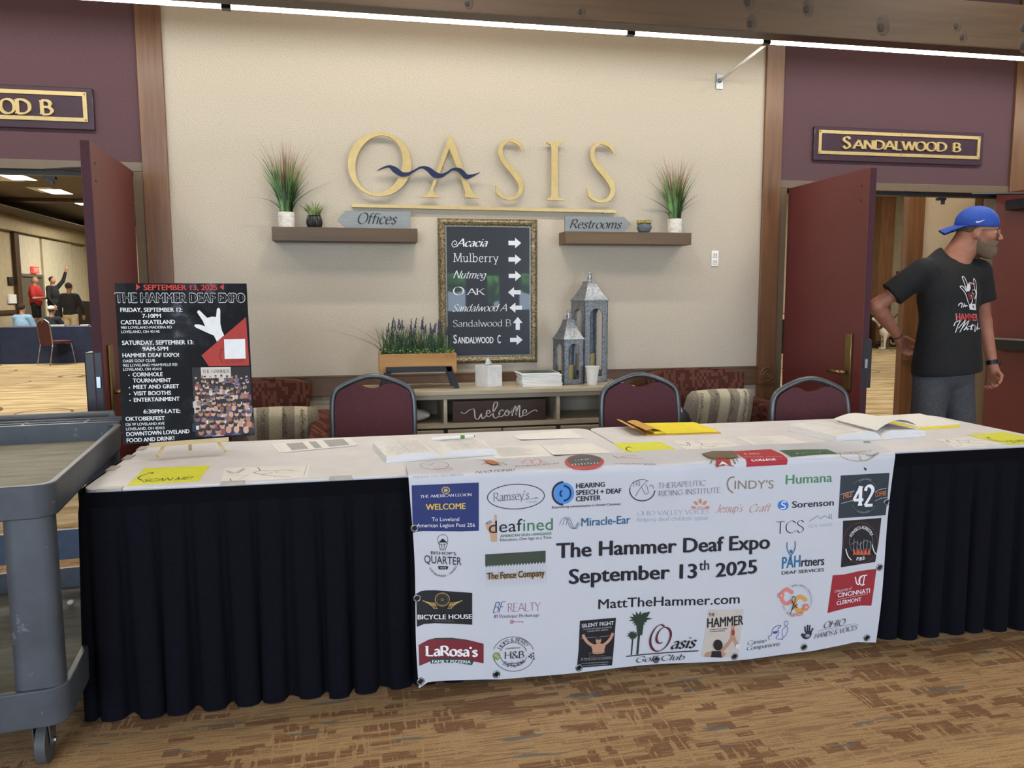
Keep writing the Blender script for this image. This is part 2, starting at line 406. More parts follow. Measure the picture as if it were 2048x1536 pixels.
# ------------------------------------------------------------------ organic shapes: blended capsules and ellipsoids -> one skin
def blob(prims, h, cuts=()):
    P = []; lo = np.full(3,1e9); hi = -lo
    for p in prims:
        if p[0] == 'c': a, b = np.array(p[1],float), np.array(p[2],float); R = max(p[3],p[4]); l, q = np.minimum(a,b)-R, np.maximum(a,b)+R
        else:
            c = np.array(p[1],float); R = max(p[2]); l, q = c-R, c+R
        P.append((l,q))
        if p[0] != '-': lo = np.minimum(lo,l); hi = np.maximum(hi,q)
    lo = lo-4*h; n = np.ceil((hi+4*h-lo)/h).astype(int)+1
    D = np.full(n, 9.0, np.float32)
    for p, (l,q) in zip(prims,P):
        k = p[5] if p[0] == 'c' else p[4]; m = k+3*h
        i0 = np.maximum(((l-m-lo)/h).astype(int),0); i1 = np.minimum(((q+m-lo)/h).astype(int)+2,n)
        if (i1 <= i0).any(): continue
        X, Y, Z = np.meshgrid(*[lo[i]+h*np.arange(i0[i],i1[i]) for i in range(3)], indexing='ij')
        sl = tuple(slice(i0[i],i1[i]) for i in range(3))
        if p[0] == 'c':
            a, b = np.array(p[1],float), np.array(p[2],float); ab = b-a; t = ((X-a[0])*ab[0]+(Y-a[1])*ab[1]+(Z-a[2])*ab[2])/max(ab@ab,1e-9); t = np.clip(t,0,1)
            d = np.sqrt((X-a[0]-t*ab[0])**2+(Y-a[1]-t*ab[1])**2+(Z-a[2]-t*ab[2])**2)-(p[3]+(p[4]-p[3])*t)
        else:
            c = p[1]; A = p[3] if p[3] is not None else np.eye(3); r = p[2]
            u = [((X-c[0])*A[i][0]+(Y-c[1])*A[i][1]+(Z-c[2])*A[i][2]) for i in range(3)]
            k0 = np.sqrt(sum((u[i]/r[i])**2 for i in range(3))); k1 = np.sqrt(sum((u[i]/r[i]**2)**2 for i in range(3)))+1e-9
            d = k0*(k0-1)/k1
        ct = p[6] if p[0] == 'c' and len(p) > 6 else p[5] if p[0] != 'c' and len(p) > 5 else None
        if ct is not None:
            pt, no = np.array(ct[0]), np.array(ct[1],float); no = no/np.linalg.norm(no)
            d = np.maximum(d, (X-pt[0])*no[0]+(Y-pt[1])*no[1]+(Z-pt[2])*no[2])
        E = D[sl]
        if p[0] == '-':
            hh = np.clip(.5-.5*(E+d)/max(k,1e-4),0,1); D[sl] = E*(1-hh)-d*hh+k*hh*(1-hh)
        else:
            hh = np.clip(.5+.5*(E-d)/max(k,1e-4),0,1); D[sl] = E*(1-hh)+d*hh-k*hh*(1-hh)
    if cuts:
        G = np.meshgrid(*[lo[i]+h*np.arange(n[i]) for i in range(3)], indexing='ij')
        for pt, no in cuts:
            no = np.array(no,float); no /= np.linalg.norm(no)
            D = np.maximum(D, sum((G[i]-pt[i])*no[i] for i in range(3))).astype(np.float32)
    S = D < 0; acc = np.zeros(tuple(n-1)+(3,), np.float32); cnt = np.zeros(tuple(n-1), np.int32)
    C = [(i,j,k) for i in (0,1) for j in (0,1) for k in (0,1)]
    for a in C:
        for ax in range(3):
            if a[ax]: continue
            b = tuple(1 if i == ax else a[i] for i in range(3))
            sa = tuple(slice(a[i], n[i]-1+a[i]) for i in range(3)); sb = tuple(slice(b[i], n[i]-1+b[i]) for i in range(3))
            m = S[sa] != S[sb]; da = D[sa][m]; db = D[sb][m]; t = da/(da-db)
            v = np.repeat(np.array(a,np.float32)[None],len(t),0); v[:,ax] += t; acc[m] += v; cnt[m] += 1
    act = cnt > 0; idx = np.full(tuple(n-1),-1,np.int64); idx[act] = np.arange(act.sum())
    V = (np.argwhere(act)+acc[act]/cnt[act][:,None])*h+lo; F = []
    for ax in range(3):
        o1, o2 = [i for i in range(3) if i != ax]
        sa = [slice(None)]*3; sb = [slice(None)]*3; sa[ax] = slice(0,n[ax]-1); sb[ax] = slice(1,n[ax])
        for o in (o1,o2): sa[o] = slice(1,n[o]-1); sb[o] = slice(1,n[o]-1)
        A, B = S[tuple(sa)], S[tuple(sb)]; m = np.argwhere(A != B)
        sg = A[tuple(m.T)]; m2 = m.copy(); m2[:,o1] += 1; m2[:,o2] += 1; q = []
        for d1, d2 in ((1,1),(0,1),(0,0),(1,0)):
            c = m2.copy(); c[:,o1] -= d1; c[:,o2] -= d2; q.append(idx[tuple(c.T)])
        Q = np.stack(q,1); flip = sg if ax != 1 else ~sg
        Q[~flip] = Q[~flip][:,::-1]; F.append(Q)
    return V, np.concatenate(F)
def skin(prims, h, name, m, parent=None, cuts=(), relax=1):
    V, F = blob(prims, h, cuts); b = MB(); b.v = V.tolist(); b.f = F.tolist(); b.m = [0]*len(b.f)
    o = b.obj(name, m, parent, smooth=True)
    if relax:
        md = o.modifiers.new('smooth','SMOOTH'); md.factor = .5; md.iterations = relax
    return o

# ================================================================== materials of the place
def carpet_lobby():
    n = N('lobby_carpet'); co = n.coord((1,1,1), (0,0,math.radians(-1.5)))
    sep = n.n('ShaderNodeSeparateXYZ'); n.l(co, sep.inputs[0]); X, Y = sep.outputs[0], sep.outputs[1]
    wob = n.math('MULTIPLY', n.math('SUBTRACT', n.noise(n.coord((8,90,1)),1,2), .5), .016)
    def cells(sx, sy, seed, th):
        row = n.math('FLOOR', n.math('MULTIPLY', n.math('ADD', Y, wob), sy))
        sh = n.n('ShaderNodeTexWhiteNoise', noise_dimensions='1D'); n.l(n.math('ADD', row, seed), sh.inputs['W'])
        colm = n.math('FLOOR', n.math('MULTIPLY', n.math('ADD', n.math('ADD', X, n.math('MULTIPLY', sh.outputs[0], .35)), wob), sx))
        cb = n.n('ShaderNodeCombineXYZ'); n.l(row, cb.inputs[0]); n.l(colm, cb.inputs[1]); cb.inputs[2].default_value = seed
        wn = n.n('ShaderNodeTexWhiteNoise', noise_dimensions='3D'); n.l(cb.outputs[0], wn.inputs['Vector'])
        return n.math('GREATER_THAN', wn.outputs['Value'], th)
    pile = n.noise(co, 300, 3, .8); patch = n.noise(co, 2.6, 3)
    base = n.ramp(pile, ((.3,'8c6b48'),(.7,'dcb788')))
    stre = n.noise(n.coord((5,60,1)), 1, 3, .6)
    stre2 = n.noise(n.coord((60,7,1)), 1, 3, .6)
    brown = n.ramp(pile, ((.3,'5c3d2a'),(.7,'966d50')))
    m1 = n.math('MULTIPLY', n.math('MAXIMUM', cells(7.5,26,1.3,.68), cells(13,44,4.1,.8)), n.math('MAXIMUM', cells(2.1,5.3,7.7,.38), cells(4.2,17,2.2,.72)))
    m2 = n.math('MULTIPLY', n.math('GREATER_THAN', stre, .55), n.math('GREATER_THAN', n.noise(n.coord((2,9,1)),1.6,2), .42))
    m4 = n.math('GREATER_THAN', n.noise(n.coord((6,150,1)), 1, 2, .5), .545)
    m3 = n.math('MULTIPLY', n.math('GREATER_THAN', stre2, .575), n.math('GREATER_THAN', n.noise(co,3.1,2), .47))
    m = n.math('MAXIMUM', n.math('MULTIPLY', n.math('MULTIPLY', m1, .85), n.math('ADD', .45, n.math('MULTIPLY', n.math('GREATER_THAN', n.noise(n.coord((9,170,1)),1,2), .42), .55))), n.math('MAXIMUM', n.math('MULTIPLY', m2, .5), n.math('MULTIPLY', m4, .42)))
    m = n.math('MULTIPLY', m, n.math('SUBTRACT', 1, n.math('MULTIPLY', m3, .8)))
    col = n.mix(m, base, brown)
    blue = n.math('MULTIPLY', n.math('GREATER_THAN', n.noise(n.coord((3.4,30,1)), 1.0, 2, .4), .685), .75)
    col = n.mix(blue, col, n.ramp(pile, ((.25,'55585a'),(.75,'7d8282'))))
    n.bump(pile, .5, .004)
    return n.out(col, .95, spec=.1)
def carpet_ballroom():
    n = N('ballroom_carpet'); co = n.coord()
    pile = n.noise(co, 120, 2); tone = n.noise(n.coord((1.2,4.5,1)), 1.3, 4, .6)
    base = n.mix(n.math('MULTIPLY', pile, .3), n.ramp(tone, ((.35,'9c8763'),(.62,'c4b08c'))), '9a845f')
    warp = n.noise(co, .9, 2)
    vo = n.n('ShaderNodeTexVoronoi', feature='F1'); vo.inputs['Scale'].default_value = .95
    mp = n.n('ShaderNodeMapping'); mp.inputs['Scale'].default_value = (1,.8,1); n.l(co, mp.inputs[0]); n.l(mp.outputs[0], vo.inputs['Vector'])
    d = n.math('ADD', vo.outputs['Distance'], n.math('MULTIPLY', n.math('SUBTRACT', warp, .5), .25))
    loop = n.math('LESS_THAN', n.math('ABSOLUTE', n.math('SUBTRACT', d, .27)), .014)
    loop = n.math('MULTIPLY', loop, n.math('GREATER_THAN', n.noise(co, .75, 1), .45))
    wave = n.n('ShaderNodeTexWave', wave_type='BANDS', bands_direction='Y'); wave.inputs['Scale'].default_value = .8; wave.inputs['Distortion'].default_value = 7; wave.inputs['Detail'].default_value = 2
    n.l(co, wave.inputs[0]); wl = n.math('MULTIPLY', n.math('GREATER_THAN', wave.outputs['Fac'], .88), .6)
    col = n.mix(wl, base, '8d7049'); col = n.mix(n.math('MULTIPLY', loop, .85), col, '4a3a22')
    return n.out(col, .95, spec=.1)
def wallpaper(name, c1, c2, fib):
    n = N(name); co = n.coord()
    f = n.noise(co, 150, 4, .7); g = n.noise(n.coord((1,1,2.2)), 210, 3, .7)
    col = n.ramp(f, ((.32,c1),(.62,c2)))
    col = n.mix(n.math('MULTIPLY', n.math('LESS_THAN', g, .335), .45), col, fib)
    n.bump(f, .35, .002)
    return n.out(col, .85, spec=.2)
M_WALL = wallpaper('beige_wallpaper', 'afa392', 'c9bdab', '857763')
M_PURP = wallpaper('plum_wallpaper', '563f44', '634a4e', '473437')
M_POST = wood('oak_trim', '684730','886244', axis=2, rough=.4, scale=5)
M_RAIL = wood('oak_rail', '59402a','755436', axis=0, rough=.4, scale=5)
M_BEAM = wood('beam_wood', '4a3522','624a33', axis=0, rough=.6, scale=2.5)
M_KNOT = plain('beam_knot', '2e241d', .7)
M_STAIN = plain('beam_stain', '4a3a2c', .7, vary=.1)
M_FRAME = plain('door_frame_paint', '6c5c49', .4, vary=.02)
M_DOOR = plain('maroon_door', '632b2a', .42, vary=.03, scale=8)
M_DOORE = plain('maroon_door_edge_sheen', '4a2a34', .6, vary=.03, spec=.2)  # purplish edge tone: bluish daylight sheen put into the colour
M_BRASS = plain('antique_brass', '8c7547', .35, .85, vary=.06)
M_STEEL = plain('brushed_steel', '9a9ea3', .3, .9, vary=.05)
M_DSTEEL = plain('dark_steel', '2a2c30', .4, .5, vary=.05)
M_BLACK = plain('black_plastic', '121316', .4, vary=.05)
M_GOLD = plain('gold_paint', 'c4ab74', .38, .35, vary=.04)
M_CREAM = plain('ballroom_wall', 'b8a888', .8, vary=.04, scale=5)
M_PANEL = plain('partition_panel', 'cfc7ac', .7, vary=.03, scale=5)
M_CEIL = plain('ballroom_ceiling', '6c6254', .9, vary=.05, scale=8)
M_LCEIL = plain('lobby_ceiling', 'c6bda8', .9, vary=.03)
M_DKWOOD = wood('dark_wood', '3a2415', '563823', axis=2, rough=.45, scale=3)
M_FAB = plain('burgundy_fabric', '552d33', .9, vary=.14, scale=260, bump=.3)
M_TUBE = plain('grey_metal_tube', '5e6164', .35, .6, vary=.04)
M_WHITE = plain('white_paper', 'eceae6', .7, vary=.01)
M_PLWHITE = plain('white_table_plastic', 'dedbdd', .5, vary=.02, scale=12)
M_TUBEON = emit('lit_tube', 'fff6e6', 9)
M_TROF = emit('lit_panel', 'fff2dc', 9)

# ================================================================== the setting
YW = 4.8
struct(bx('floor', (-6,-5,-.05), (7,YW+.07,0), carpet_lobby()), 'patterned gold and brown carpet of the lobby')
struct(bx('floor', (-13,YW+.07,-.05), (18,37,0), carpet_ballroom()), 'tan swirl carpet of the ballroom')
struct(bx('ceiling', (-6,-5,3.6), (7,YW,3.7), M_LCEIL), 'lobby ceiling')
struct(bx('wall_back', (-1.075,YW,0), (2.70,YW+.14,3.6), M_WALL), 'beige textured wall behind the welcome table')
struct(bx('wall_back', (-2.96,YW,2.08), (-1.075,YW+.14,3.6), M_PURP), 'plum wall over the left doorway')
struct(bx('wall_back', (2.70,YW,2.08), (4.57,YW+.14,3.6), M_PURP), 'plum wall over the right doorway')
struct(bx('wall_back', (-6,YW,0), (-2.96,YW+.14,3.6), M_WALL)); struct(bx('wall_back', (4.57,YW,0), (7,YW+.14,3.6), M_WALL))
struct(bx('wall_left', (-6.1,-5,0), (-6,YW,3.6), M_WALL)); struct(bx('wall_right', (7,-5,0), (7.1,YW,3.6), M_WALL))
# front wall with its windows (behind the photographer, seen in the glass of the directory)
WIN = [(-4.6,-.3,.6,2.9),(1.66,2.08,1.02,1.80),(2.40,2.72,1.08,1.76),(3.02,3.42,1.04,1.80),(4.1,6.7,.6,2.9)]
M_FRONT = plain('dark_front_wall', '3a3430', .8)
b = MB(); xs = -6
for x0,x1,z0,z1 in WIN:
    b.box((xs,-5.1,0),(x0,-5,3.6)); b.box((x0,-5.1,0),(x1,-5,z0)); b.box((x0,-5.1,z1),(x1,-5,3.6)); xs = x1
b.box((xs,-5.1,0),(7,-5,3.6)); struct(b.obj('wall_front', M_FRONT))
for i, (x0,x1,z0,z1) in enumerate(WIN):
    m = MB(); t = .04
    for a, c in (((x0,z0),(x1,z0+t)),((x0,z1-t),(x1,z1)),((x0,z0),(x0+t,z1)),((x1-t,z0),(x1,z1))): m.box((a[0],-5.08,a[1]),(c[0],-4.98,c[1]))
    struct(m.obj('window_%d'%(i+1), M_DSTEEL))
struct(bx('ground_outside', (-20,-30,-.2), (22,-5.1,-.1), plain('lawn','4f7a35',.9)))
M_LEAFOUT = plain('tree_leaves', '3f7a34', .8, vary=.5, scale=6)
for x, y, r in ((-5.5,-13,1.7),(-.6,-14,1.7),(3.4,-10.5,1.35),(6.2,-13.5,1.4),(10,-13,1.7)):
    t = thing('garden_tree', 'leafy tree outside the lobby windows', 'tree', (x,y,-.1), group='trees outside the windows')
    MB().tube(((x,y,-.1),(x,y,1.2)), .14).obj('trunk', M_DKWOOD, t)
    m = MB()
    for k in range(26):
        a = rng.normal(0,.5,3); m.ball((x+a[0]*r*.8, y+a[1]*r*.6, 1.9+a[2]*r*.6+.4), r*.35, 8, 6)
    m.obj('crown', M_LEAFOUT, t)
# posts, rail and rosettes
def post(x0, x1, z1=3.6, y=YW, name='trim_1'):
    return struct(MB().box((x0,y-.022,0),(x1,y,z1)).obj(name, M_POST, bev=.003), 'oak post beside the doorway')
def rosette(cx, cz, y, r, parent=None):
    m = MB().box((cx-r*1.42,y-.008,cz-r*1.42),(cx+r*1.42,y+.004,cz+r*1.42))
    for q in (r, r*.55): m.tube([(cx+q*math.cos(t),y-.008,cz+q*math.sin(t)) for t in [2*PI*i/28 for i in range(28)]], r*.13, 8, closed=True)
    m.ball((cx,y-.008,cz),(r*.22,.012,r*.22)); return struct(m.obj('trim_6', M_POST, smooth=False), 'carved round rosette block on the post')
post(-1.144,-1.01); post(2.633,2.759,name='trim_2'); post(4.51,4.64,name='trim_3'); post(-3.03,-2.9,name='trim_4')
rosette(2.696, .804, YW-.024, .044); rosette(-1.077, .804, YW-.024, .044)
m = MB().box((-1.01,YW-.016,.735),(2.633,YW,.86)); m.box((-1.01,YW-.02,.85),(2.633,YW,.86))
struct(m.obj('trim_5', M_RAIL, bev=.002), 'oak chair rail along the beige wall')
struct(bx('baseboard_back', (-1.01,YW-.014,0), (2.633,YW,.11), M_RAIL))
# door frames
for k, (x0,x1) in enumerate(((-2.9,-1.144),(2.759,4.51))):
    m = MB()
    for a, c in (((x0,0),(x0+.052,2.03)),((x1-.052,0),(x1,2.03)),((x0,2.03),(x1,2.082))): m.box((a[0],YW-.012,a[1]),(c[0],YW+.15,c[1]))
    struct(m.obj('trim_%d'%(7+k), M_FRAME, bev=.003), 'brown steel frame of the '+('left','right')[k]+' doorway')
    # door stop and coordinator bar with holders under the head
    m = MB().box((x0+.05,YW+.03,2.008),(x1-.05,YW+.09,2.03))
    for fx in (.30,.72): m.box((x0+fx*1.75-.03,YW+.03,1.983),(x0+fx*1.75+.03,YW+.06,2.0)); m.box((x0+fx*1.75+.0,YW+.03,1.955),(x0+fx*1.75+.02,YW+.045,1.985))
    struct(m.obj('trim_9', M_DSTEEL), 'dark door coordinator bar under the frame head')
def door(idx, label, hinge, ang, wd, side, hw, panic):
    """leaf hinged at hinge, reaching wd along ang; side = which way its lobby face looks (+1 left of the reach)"""
    t = struct(thing('door_%d'%idx, label, 'door', (hinge[0],hinge[1],0)))
    t['category'] = 'door'
    d = Vector((math.cos(ang),math.sin(ang),0)); nrm = Vector((-d.y,d.x,0))*side; h = Vector((hinge[0],hinge[1],0)); T = .042
    def P(u, o, z): return h+d*u+nrm*o+Vector((0,0,z))
    def slab(u0,u1,o0,o1,z0,z1,name,m,bev=.0,par=t):
        q = MB(); q.add([P(u,o,z) for z in (z0,z1) for u,o in ((u0,o0),(u1,o0),(u1,o1),(u0,o1))], ((0,3,2,1),(4,5,6,7),(0,1,5,4),(1,2,6,5),(2,3,7,6),(3,0,4,7)))
        return q.obj(name, m, par, bev=bev)
    slab(0,wd,-T,0,.01,2.03,'leaf',M_DOOR,.002); slab(wd-.001,wd+.0015,-T+.002,-.002,.012,2.028,'edge',M_DOORE)
    for z in (.25,1.05,1.78):
        m = MB(); m.tube((P(-.008,-T-.004,z-.055),P(-.008,-T-.004,z+.055)), .008); m.obj('hinge', M_STEEL, t)
    if hw:
        pl = slab(wd-.145,wd-.085,0,.014,.78,1.11,'handle_plate',M_BRASS,.004)
        m = MB(); z = .885; m.tube((P(wd-.115,.012,z),P(wd-.115,.055,z)), .011)
        m.tube([P(wd-.115,.055,z),P(wd-.15,.062,z),P(wd-.2,.058,z+.004),P(wd-.245,.05,z)], [.013,.012,.011,.009]); m.obj('handle', M_BRASS, pl, smooth=True)
        slab(wd-.0005,wd+.002,-.035,-.008,.80,1.08,'latch_plate',M_DSTEEL); slab(wd,wd+.014,-.03,-.014,.92,.97,'latch_bolt',M_STEEL)
        for z in (1.86,1.94):
            m = MB(); m.tube((P(wd-.07,-.001,z),P(wd-.07,.002,z)), .006); m.obj('bolt', M_BLACK, t)
    if panic:
        pb = slab(wd-.13,wd-.03,-T-.045,-T,.80,1.08,'exit_device',M_BLACK,.006)
        slab(.08,wd-.12,-T-.055,-T-.01,.95,1.03,'push_bar',M_DSTEEL,.008,pb)
        slab(.08,wd-.12,-T-.058,-T-.05,1.02,1.033,'bar_trim',M_STEEL,0,pb)
        cl = slab(.12,.52,-T-.06,-T,1.90,1.97,'closer',M_DSTEEL,.006)
        m = MB(); m.tube((P(.42,-T-.03,1.98),P(.12,-T-.36,2.0)), .008); m.obj('closer_arm', M_DSTEEL, cl)
    return t
door(1, 'left doorway maroon door leaf standing open, brass lever handle behind the event poster', (-1.19,4.75), math.radians(-91.0+4.2), .875, 1, True, True)
door(2, 'right doorway maroon door leaf with brass lever, standing open beside the rightmost stacking chair', (2.822,4.79), math.radians(-91.2), .86, -1, True, True)
door(3, 'maroon door leaf with dark push bar standing open behind the man in the blue cap', (4.452,4.79), math.radians(-83), .86, 1, False, True)
# roof beam with knots
t = struct(thing('ceiling_beam', 'knotty rough sawn wooden beam crossing above the lobby', 'beam', (0,4.05,2.71)))
MB().box((-6,4.0,2.724),(7,4.10,2.974)).obj('beam', M_BEAM, t, bev=.004)
MB().box((-6,3.998,2.7235),(7,4.101,2.729)).obj('underside_shade', M_DKWOOD, t)  # dark slab: shade under the beam put into the colour
for px, py, r in ((1500,48,.016),(1495,5,.018),(1613,19,.018),(1762,55,.022),(1912,52,.014),(1924,75,.014),(2045,58,.016),(2044,92,.018),(935,8,.012),(1160,24,.012)):
    p = atY(px,py,3.999); MB().ball((p.x,3.999,p.z),(r,.004,r*1.15)).obj('knot', M_KNOT, t); MB().ball((p.x+r*.6,4.0,p.z+r*.5),(r*2.0,.0022,r*2.6)).obj('knot_stain', M_STAIN, t)
# valance light: tubes end to end behind the beam
t = thing('strip_light', 'long bright white tube light running behind the wooden beam', 'light', (1.2,4.2,2.76))
xs = [-6,-2.4,-.58,1.50,2.30,5.2,7]
for a, c in zip(xs, xs[1:]): MB().tube(((a+.02,4.2,2.7475),(c-.02,4.2,2.7475)), .0135, 10).obj('tube', M_TUBEON, t)
for x in xs[1:-1]: bx('bracket', (x-.022,4.18,2.731), (x+.022,4.22,2.86), M_DSTEEL, t)
bx('housing', (-6,4.13,2.80), (7,4.26,2.86), M_DSTEEL, t)
l = area('strip_light_glow', (.5,4.2,2.729), (13,.04), 64, (1,.95,.88), (math.radians(12),0,0)); l.parent = t; l.matrix_parent_inverse = wmat(t).inverted()
t = thing('support_rod', 'white rod bracing the strip light to the beige wall', 'rod', (2.315,4.8,2.688))
MB().tube(((2.315,4.79,2.69),(2.318,4.24,2.742)), .0085, 10).obj('rod', M_WHITE, t, smooth=True)
m = MB().box((2.291,4.79,2.638),(2.339,4.801,2.735)); m.obj('wall_plate', M_STEEL, t, bev=.002)
MB().ball((2.315,4.786,2.69),.014).obj('socket', M_STEEL, t)

# ================================================================== the ballroom beyond the doors
XL, YF = -11.0, 35.5; ZC = 4.3
struct(bx('wall_left', (XL-.1,YW+.14,0), (XL,YF,ZC+1), M_CREAM)); struct(bx('wall_far', (XL,YF,0), (9,YF+.1,ZC+1), M_CREAM))
struct(bx('wall_right', (9,19.0,0), (18,19.1,ZC), M_PANEL)); struct(bx('wall_right', (8.9,19.0,0), (9,YF,ZC), M_CREAM))
struct(bx('wall_right', (17,YW+.14,0), (17.1,19.0,ZC), M_CREAM))
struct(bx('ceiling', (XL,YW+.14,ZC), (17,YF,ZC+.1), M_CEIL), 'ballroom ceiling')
struct(bx('wall_near', (-11,YW+.13,2.08), (17,YW+.15,ZC), M_CREAM)); struct(bx('wall_near', (-11,YW+.13,0), (-2.96,YW+.15,2.08), M_CREAM)); struct(bx('wall_near', (4.57,YW+.13,0), (17,YW+.15,2.08), M_CREAM)); struct(bx('wall_near', (-1.075,YW+.13,0), (2.7,YW+.15,2.08), M_CREAM))
# soffit, dark cross beams and partition panels on the far left wall
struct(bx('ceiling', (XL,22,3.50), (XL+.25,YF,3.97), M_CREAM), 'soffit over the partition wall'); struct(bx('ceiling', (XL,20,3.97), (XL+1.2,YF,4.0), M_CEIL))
for y, z in ((19.5,4.085),(26.0,4.19)): struct(bx('ceiling_beam', (XL,y,z), (9,y+.25,ZC), M_DKWOOD))
def ywall(px): return atX(px,560,XL).y
for px0, px1, m, z0, z1, d in ((27,36,M_DKWOOD,0,3.5,.12),(37.5,80,M_PANEL,2.1,3.45,.06),(85,143,M_PANEL,0,3.45,.06),(147,158,M_PANEL,0,3.4,.06),(160,170,M_PANEL,0,3.4,.06)):
    struct(bx('trim_10', (XL,ywall(px0),z0), (XL+d,ywall(px1),z1), m), 'partition wall panel of the ballroom')
struct(bx('trim_11', (XL,ywall(37),2.06), (XL+.08,ywall(82),2.16), M_STEEL)); struct(bx('trim_12', (XL,ywall(37),0), (XL+.08,ywall(39.5),2.1), M_STEEL))
struct(bx('door_4', (XL,ywall(41),.0), (XL+.03,ywall(84),2.06), plain('doorway_recess_shade','5d5444',.8)), 'exit doorway in the ballroom wall, a flat panel coloured as its shaded recess')  # flat panel; the shade of the recess is put into its colour
struct(bx('trim_13', (XL,22,.82), (XL+.06,ywall(27),.95), M_DKWOOD))
t = thing('exit_sign', 'small red exit sign over the far ballroom doorway', 'sign', (XL+.3,ywall(64),2.25))
y = ywall(64); MB().box((XL+.08,y-.25,2.19),(XL+.16,y+.25,2.42)).obj('housing', emit('exit_red','e8534a',.55), t)
g = Gfx(plane_fn((XL+.162,y,2.25),(0,1,0),(0,0,1),(1,0,0))); g.text('EXIT',(-.2,0),(.2,0),.12,'f6d8d0'); g.obj('lettering', t)
for px, py in ((33,355),(112,384),(168,407),(6,357),(90,381)):
    p = atZ(px,py,4.28); t = thing('ceiling_panel_light', 'lit panel in the ballroom ceiling', 'ceiling light', (p.x,p.y,4.28), group='ceiling panels of the ballroom')
    dim = py in (357,381)
    bx('diffuser', (p.x-.27,p.y-.5,4.285), (p.x+.27,p.y+.5,4.3), M_WHITE if dim else M_TROF, t); bx('frame', (p.x-.3,p.y-.53,4.29), (p.x+.3,p.y+.53,4.305), M_WHITE, t)
# low stage along the far wall
struct(bx('stage', (XL,24.5,0), (-6.2,33.5,.25), M_BLACK), 'low black stage by the far wall')
# stub wall with its posts just inside the right doorway
struct(bx('wall_stub', (5.0,6.34,0), (6.6,6.4,ZC), M_WALL)); m = MB().box((4.905,6.30,0),(5.07,6.38,ZC)); struct(m.obj('trim_14', M_POST, bev=.004), 'oak post just inside the right doorway')
struct(bx('trim_15', (5.07,6.32,.735), (6.6,6.34,.86), M_RAIL)); rosette(4.985, .80, 6.296, .05)
struct(bx('trim_16', (5.62,6.26,0), (6.6,6.34,ZC), M_DKWOOD), 'dark wood panelling behind the man')
t = thing('outlet_plate', 'grey four socket plate low on the stub wall by the man', 'outlet', (5.13,6.35,.47))
p = atY(1826,785,6.335); bx('plate', (p.x-.035,6.328,p.z-.055), (p.x+.035,6.341,p.z+.055), plain('grey_plate','8f8a80',.5), t, bev=.002)
for dx in (-.014,.014):
    for dz in (-.025,.025): bx('socket', (p.x+dx-.006,6.326,p.z+dz-.007), (p.x+dx+.006,6.329,p.z+dz+.007), M_BLACK, t)
struct(MB().box((12.85,17.5,0),(13.25,19,ZC)).obj('trim_17', M_POST), 'far oak post in the ballroom'); struct(bx('trim_18', (9,18.95,.74),(12.85,19,.86), M_RAIL))
p = atY(1798,547,18.96); tag(bx('fire_alarm', (p.x-.06,18.92,p.z-.06), (p.x+.06,19,p.z+.06), plain('alarm_red','c02020',.4)), 'small red fire alarm box on the ballroom wall', 'fire alarm')
for px, py, wd, hh, lab in ((20,562,.2,.26,'dark wall switch beside the far ballroom post'),(25,598,.4,.3,'white wall phone beside the far ballroom post')):
    p = atX(px,py,XL); m = MB().box((XL,p.y-wd,p.z-hh/2),(XL+.06,p.y+wd,p.z+hh/2)); tag(m.obj('wall_switch' if wd < .4 else 'wall_phone', M_BLACK if wd < .4 else M_WHITE, bev=.01), lab, 'switch' if wd < .4 else 'phone')

# ================================================================== wall sign with gold letters
def wallP(px, py, Y=YW): p = atY(px,py,Y); return (p.x,p.z)
YL = YW-.035
t = thing('wall_sign', 'large gold letters with a navy wave mounted on the beige wall', 'sign', (.8,YW,1.9))
def letter(polys, name='letter', y0=YL-.008, y1=YL+.006, mat=M_GOLD, lab=None):
    m = MB()
    for pl in polys: m.prism(pl, lambda u,v,d: (u,d,v), y0, y1)
    o = m.obj(name, mat, t, bev=0)
    if lab: o['label'] = lab
    return o
def strip_solid(vs, fs, name, y0, y1, mat, lab=None):
    m = MB()
    for f in fs: m.prism([vs[i] for i in f], lambda u,v,d: (u,d,v), y0, y1)
    o = m.obj(name, mat, t)
    if lab: o['label'] = lab
    return o
z6 = lambda x,y: wallP(500+x/4.267,240+y/4.267,YL)
z7 = lambda x,y: wallP(960+x/4.267,240+y/4.267,YL)
